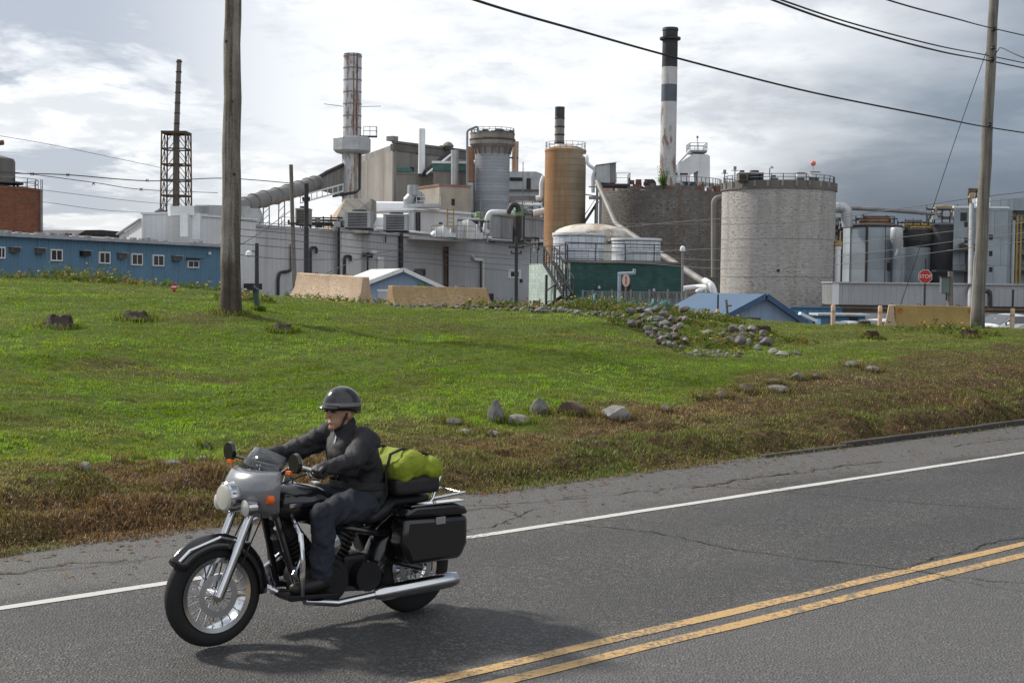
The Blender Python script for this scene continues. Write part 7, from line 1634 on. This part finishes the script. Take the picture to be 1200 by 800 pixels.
MB().tube([(-1.09, 0, .60), (-1.135, 0, .60)], [.055, .045], 18).build('tail_light', m_red, bk, smooth=True); MB().box(-1.14, -1.12, -.09, .09, .44, .55).build('rear_plate', m_silver, bk, bevel=.004)
for s_ in (1, -1): MB().tube([(-1.06, .15 * s_, .57), (-1.10, .15 * s_, .57)], [.035, .028], 14).build('turn_signal', m_red, bk, smooth=True)

# ------------------------------------------------------------------ touring bag behind the rider
bg = thing('touring_bag', 'black touring bag with a yellow green rain cover strapped behind the rider', 'bag', bk.matrix_basis @ Vector((-.66, 0, .852)), bk.rotation_euler.z); bg.scale = bk.scale
def soft(prof, name, mtl, parent, bev=.05):
    o = prof.build(name, mtl, parent, bevel=bev, smooth=True, segs=4); return o
soft(MB().box(-.19, .19, -.22, .22, .0, .13), 'bag_body', m_leather, bg, .04)
m_cover = mat('high_visibility_cover', (.22, .27, .02), .8, 0, var=.25, scale=7, bump=.7, bscale=11)
b_ = MB()
for y in (-.12, .12): b_.tube([(.205, y, .0), (.212, y, .15), (.175, y, .28), (.08, y, .31), (-.13, y, .26), (-.257, y, .14), (-.205, y, 0)], .011, 6)
b_.build('strap', m_black, bg)

# ------------------------------------------------------------------ rider
rd = thing('person', 'motorcycle rider in black jacket and black helmet gripping the handlebar', 'person', bk.location, bk.rotation_euler.z); rd.scale = bk.scale
def blob(parts, name, mtl, voxel, smooth_it=6, wrinkle=0.0, wscale=14, parent=None):
    """tubes and ellipsoids fused into ONE continuous skin"""
    b_ = MB()
    for p in parts:
        if p[0] == 't':
            _, pts, rs = p; pts = [Vector(q) for q in pts]; b_.tube(pts, rs, 16)
            for q, r in zip(pts, rs): b_.lathe([(r * .999 * sin(pi * k / 8) + 1e-4, -r * cos(pi * k / 8)) for k in range(9)], 16, q)
        else:
            _, c, rx, ry, rz, pit = p; M_ = Matrix.Rotation(pit, 4, 'Y'); v0 = len(b_.v); b_.lathe([(sin(pi * k / 12) + 1e-4, -cos(pi * k / 12)) for k in range(13)], 24)
            for i in range(v0, len(b_.v)): q = Vector(b_.v[i]); b_.v[i] = tuple(Vector(c) + M_ @ Vector((q.x * rx, q.y * ry, q.z * rz)))
    o = b_.build(name, mtl, None, smooth=False)
    m = o.modifiers.new('r', 'REMESH'); m.mode = 'VOXEL'; m.voxel_size = voxel; m2 = o.modifiers.new('s', 'SMOOTH'); m2.factor = .5; m2.iterations = smooth_it
    dg = bpy.context.evaluated_depsgraph_get(); me = bpy.data.meshes.new_from_object(o.evaluated_get(dg)); bpy.data.objects.remove(o)
    if wrinkle:
        n = len(me.vertices); co = np.empty(n * 3, np.float32); nn_ = np.empty(n * 3, np.float32); me.vertices.foreach_get('co', co); me.vertices.foreach_get('normal', nn_); co = co.reshape(-1, 3); nn_ = nn_.reshape(-1, 3)
        w = fbm(co[:, 0] * wscale + co[:, 2] * 5, co[:, 2] * wscale + co[:, 1] * wscale * .8, 4, 3) - .5; co += nn_ * (w * wrinkle)[:, None]; me.vertices.foreach_set('co', co.ravel()); me.update()
    me.polygons.foreach_set('use_smooth', [True] * len(me.polygons)); me.materials.clear(); me.materials.append(mtl)
    o = bpy.data.objects.new(name, me); COL.objects.link(o); o.parent = parent or rd; return o
blob([('t', [(.03, -.16, .205), (.03, .16, .20)], [.098, .098]), ('t', [(-.14, -.16, .15), (-.14, .16, .16)], [.085, .085]), ('t', [(.11, -.16, .165), (.11, .16, .165)], [.09, .09]), ('e', (-.02, 0, .17), .21, .21, .10, -.15)], 'rain_cover', m_cover, .010, 3, .028, 12, bg)
m_skin = mat('skin', (.42, .24, .17), .5, 0, var=.08, scale=6, bump=.05, bscale=60); m_jacket = mat('black_jacket', (.018, .018, .021), .7, 0, var=.3, scale=5, bump=.25, bscale=30); m_sleeve = m_jacket
m_trouser = mat('dark_trousers', (.022, .026, .038), .85, 0, var=.25, scale=6, bump=.3, bscale=40); m_boot = mat('black_boot', (.014, .013, .013), .45, 0, var=.2, bump=.1)
HIP, CHEST, NECK = Vector((-.30, 0, .83)), Vector((-.25, 0, 1.14)), Vector((-.20, 0, 1.30)); HEAD = Vector((-.165, 0, 1.425))
body = []
torso = [('t', [HIP, (-.315, 0, .98), CHEST, (-.235, 0, 1.225)], [.15, .14, .15, .10]), ('e', (-.25, 0, 1.15), .125, .20, .16, .12), ('e', (-.31, 0, .86), .15, .19, .12, 0)]
arms_, legs_, hands = [], [], []; HN = {}
for s_ in (1, -1):
    h0_ = len(hands)
    SH, EL, WR = Vector((-.225, .195 * s_, 1.255)), Vector((.0, .37 * s_, 1.13)), Vector((.215, .385 * s_, 1.115))
    arms_ += [('t', [SH, SH.lerp(EL, .4), EL], [.068, .060, .047]), ('t', [EL, EL.lerp(WR, .35), WR], [.047, .045, .030])]
    KN, AN = Vector((.16, .27 * s_, .80)), Vector((.16, .27 * s_, .40)); HJ = Vector((-.27, .10 * s_, .82))
    legs_ += [('t', [HJ, HJ.lerp(KN, .4), KN], [.105, .090, .062]), ('t', [KN, KN.lerp(AN, .35), AN], [.060, .062, .042])]
    body += [('t', [AN, (.20, .27 * s_, .36), (.34, .28 * s_, .345)], [.042, .045, .035])]
    hands += [('e', WR + Vector((.045, 0, .005)), .050, .045, .024, .25)]
    for k in range(4): y = (.37 + .022 * k) * s_; L_f = (.0, .006, .002, -.008)[k]; hands.append(('t', [(.262, y, 1.127), (.295 + L_f, y, 1.108), (.292 + L_f, y, 1.078), (.262, y, 1.066)], [.0105, .010, .009, .0085]))
    hands.append(('t', [WR + Vector((.03, -.035 * s_, 0)), (.265, .335 * s_, 1.085), (.285, .335 * s_, 1.072)], [.012, .011, .009])); HN[s_] = hands[h0_:]
head = [('e', HEAD + Vector((0, 0, .02)), .098, .076, .112, 0), ('e', HEAD + Vector((.03, 0, -.055)), .062, .056, .062, 0), ('t', [NECK - Vector((0, 0, .06)), HEAD - Vector((.01, 0, .05))], [.062, .056]),
        ('t', [HEAD + Vector((.095, 0, .01)), HEAD + Vector((.118, 0, -.028))], [.011, .017]), ('e', HEAD + Vector((.088, 0, -.066)), .016, .026, .008, 0), ('e', HEAD + Vector((.075, 0, -.10)), .024, .028, .02, 0)]
for s_ in (1, -1): head += [('e', HEAD + Vector((-.005, .078 * s_, -.01)), .018, .012, .032, 0), ('e', HEAD + Vector((.078, .034 * s_, .022)), .017, .018, .012, 0), ('e', HEAD + Vector((.085, .034 * s_, .042)), .014, .024, .008, 0)]
blob(torso + arms_ + legs_ + body + hands + head, 'body', m_skin, .009, 4)
def grow(parts, d):
    out = []
    for p in parts: out.append(('t', p[1], [r + d for r in p[2]]) if p[0] == 't' else ('e', p[1], p[2] + d, p[3] + d, p[4] + d, p[5]))
    return out
blob(grow(torso, .022) + grow(arms_[:1] + arms_[2:3], .022) + grow(arms_[1:2] + arms_[3:], .018) + [('t', [(-.21, 0, 1.26), (-.195, 0, 1.33)], [.085, .075])], 'jacket', m_jacket, .011, 3, .05)
blob(grow(legs_, .018) + [('e', (-.29, 0, .85), .17, .205, .125, 0)], 'trousers', m_trouser, .011, 3, .045)
for s_ in (1, -1): bt = [('t', [(.15, .27 * s_, .50), (.155, .27 * s_, .38)], [.062, .056]), ('t', [(.14, .27 * s_, .365), (.24, .275 * s_, .355), (.37, .285 * s_, .352)], [.052, .05, .042])]; blob(bt, 'boot', m_boot, .010, 4)
for s_ in (1, -1): blob([(p[0], p[1], [r + .004 for r in p[2]]) if p[0] == 't' else (p[0], p[1], p[2] + .005, p[3] + .005, p[4] + .006, p[5]) for p in HN[s_]] + [('t', [(.165, .382 * s_, 1.118), (.215, .385 * s_, 1.115)], [.040, .038])], 'glove', m_leather, .007, 2)
b_ = MB(); zp = []
for i in range(12): t_ = i / 11; zp.append((-.105 + .045 * sin(t_ * 3.0) - .03 * t_ - .055 * (1 - t_), .0, .95 + .33 * t_))
b_.tube(zp, .006, 6).build('zip', m_chrome, rd); MB().grid([[(-.30 + .178 * cos(a), .215 * sin(a), .915 + dz_ + .01 * cos(a)) for dz_ in (0, .045)] for a in [2 * pi * k / 40 for k in range(41)]]).build('belt', m_leather, rd, smooth=True)
# open helmet, visor peak, band, strap, sunglasses
prof = []
hp = MB(); rows = []
for i in range(13):
    a = i / 12 * 1.78; rows.append([(HEAD.x - .004 + .132 * sin(a) * cos(t) * (1.03 if cos(t) < 0 else 1), .108 * sin(a) * sin(t), HEAD.z + .045 + .128 * cos(a) - (.035 * max(0, -cos(t)) * (a > 1.5))) for t in [2 * pi * k / 32 for k in range(33)]])
o = hp.grid(rows).build('helmet', m_gloss, rd, smooth=True); s = o.modifiers.new('s', 'SOLIDIFY'); s.thickness = .014; s.offset = -1
MB().grid([[(HEAD.x - .004 + (.131 + d) * cos(t), (.107 + d * .3) * sin(t), HEAD.z + .052 - d * .35 + e) for d in (0, .05)] for e in (0,) for t in [-.95 + 1.9 * k / 12 for k in range(13)]]).build('peak', m_gloss, o, smooth=True).modifiers.new('s', 'SOLIDIFY').thickness = .006
MB().lathe([(1.0, -.012), (1.004, 0), (1.0, .012)], 40).build('band', m_silver, o).matrix_local = Matrix.Translation((HEAD.x - .004, 0, HEAD.z + .055)) @ Matrix.Diagonal((.1345, .1105, 1, 1))
MB().tube([HEAD + Vector((.01, .085, .0)), HEAD + Vector((.04, .06, -.09)), HEAD + Vector((.05, 0, -.125)), HEAD + Vector((.04, -.06, -.09)), HEAD + Vector((.01, -.085, 0))], .008, 6).build('chin_strap', m_black, o)
g_ = MB()
for s_ in (1, -1): g_.grid([[HEAD + Vector((.100 - abs(y - .034) * .35, y * s_, z)) for z in (.002, .022, .038)] for y in (.006, .02, .034, .05, .064)]); g_.tube([HEAD + Vector((.088, .064 * s_, .03)), HEAD + Vector((.0, .084 * s_, .022))], .003, 5)
g_.build('sunglasses', m_glassdark, rd).modifiers.new('s', 'SOLIDIFY').thickness = .003

# ------------------------------------------------------------------ sky, sun, view
w = bpy.data.worlds.new('World'); scene.world = w; w.use_nodes = True; nt = w.node_tree
SUN_AZ = Vector((-.86, .51)).normalized(); SUN_EL = radians(38)
bgd = nt.nodes['Background']; bgd.inputs[1].default_value = .10
sky = nd(nt, 'ShaderNodeTexSky', sky_type='NISHITA'); sky.sun_disc = False; sky.sun_elevation = SUN_EL; sky.sun_rotation = atan2(SUN_AZ.x, SUN_AZ.y)
tc = nd(nt, 'ShaderNodeTexCoord').outputs['Generated']; sp = nd(nt, 'ShaderNodeSeparateXYZ'); nt.links.new(tc, sp.inputs[0])
def mth(op, a, b=None, c=None):
    n = nd(nt, 'ShaderNodeMath', operation=op)
    for i, v in enumerate((a, b, c)):
        if v is None: continue
        if isinstance(v, (int, float)): n.inputs[i].default_value = v
        else: nt.links.new(v, n.inputs[i])
    return n.outputs[0]
zc = mth('MAXIMUM', sp.outputs[2], 0.0); den = mth('ADD', zc, .16)
cm = nd(nt, 'ShaderNodeCombineXYZ'); nt.links.new(mth('DIVIDE', sp.outputs[0], den), cm.inputs[0]); nt.links.new(mth('DIVIDE', sp.outputs[1], den), cm.inputs[1])
def noise(scale, det, rough, off=(0, 0, 0), sc=(1, 1, 1), dist=0.0):
    mp = nd(nt, 'ShaderNodeMapping'); nt.links.new(cm.outputs[0], mp.inputs[0]); mp.inputs['Location'].default_value = off; mp.inputs['Scale'].default_value = sc
    n = nd(nt, 'ShaderNodeTexNoise', Scale=scale, Detail=det, Roughness=rough, Distortion=dist); nt.links.new(mp.outputs[0], n.inputs['Vector']); return n.outputs[0]
nA = noise(.9, 8, .55, (1.3, 2.7, 0)); nB = noise(2.2, 9, .6, (7.1, 3.3, 0), (1, .8, 1), .4); nD = noise(5.0, 9, .62, (2, 5, 0)); nC = noise(.45, 4, .5, (4, 9, 0))
# how heavy the cloud is: pale towards the sun on the left, heavy rain cloud low on the right
fwd = ramp(nt, sp.outputs[1], -.3, .5)
lr = mth('ADD', mth('MULTIPLY', mth('MULTIPLY', sp.outputs[0], 2.6), fwd), mth('MULTIPLY', mth('SUBTRACT', nA, .5), 1.6))
low = mth('MULTIPLY', ramp(nt, sp.outputs[2], .02, .16, .30, -.08), ramp(nt, sp.outputs[0], 0, .3, 0, 1))
heavy = ramp(nt, mth('ADD', lr, low), .08, 1.0)
patch = mth('MULTIPLY', ramp(nt, mth('ADD', nB, mth('MULTIPLY', nA, .35)), .58, .72), ramp(nt, sp.outputs[0], -.30, -.10, 1.0, .22))
col = mixc(nt, heavy, mixc(nt, ramp(nt, mth('ADD', nB, mth('MULTIPLY', mth('SUBTRACT', nD, .5), .5)), .34, .56), (8.5, 8.75, 9.2), (12.6, 12.7, 12.8)), (2.4, 2.9, 3.6))
col = mixc(nt, patch, col, (5.2, 5.7, 6.6))
hi = ramp(nt, nB, .54, .72, 0, .35); col = mixc(nt, mth('MULTIPLY', hi, heavy), col, (7.2, 7.5, 7.9))
dk = mth('MULTIPLY', ramp(nt, sp.outputs[2], .035, .125, 1, 0), ramp(nt, sp.outputs[0], .10, .24, 0, .85)); col = mixc(nt, dk, col, (.95, 1.25, 1.85))
gap = mth('MULTIPLY', ramp(nt, nC, .60, .72), .5); col = mixc(nt, gap, col, mixc(nt, .5, sky.outputs[0], (6, 6.6, 7.4)))
nt.links.new(mixc(nt, .12, col, sky.outputs[0]), bgd.inputs[0])
sl = bpy.data.lights.new('sun', 'SUN'); sl.energy = 4.8; sl.angle = radians(5); sl.color = (1, .93, .82); so = bpy.data.objects.new('sun', sl); COL.objects.link(so)
dv = Vector((SUN_AZ.x * cos(SUN_EL), SUN_AZ.y * cos(SUN_EL), sin(SUN_EL))); so.rotation_euler = dv.to_track_quat('Z', 'Y').to_euler(); so.location = (-30, 20, 40)
scene.view_settings.view_transform = 'Standard'; scene.view_settings.look = 'None'; scene.view_settings.exposure = 0; scene.view_settings.gamma = 1; scene.view_settings.use_curve_mapping = False
scene.render.engine = 'CYCLES'; scene.cycles.max_bounces = 5; scene.cycles.transparent_max_bounces = 6; scene.cycles.use_denoising = True
try: scene.cycles.denoiser = 'OPENIMAGEDENOISE'
except Exception: pass
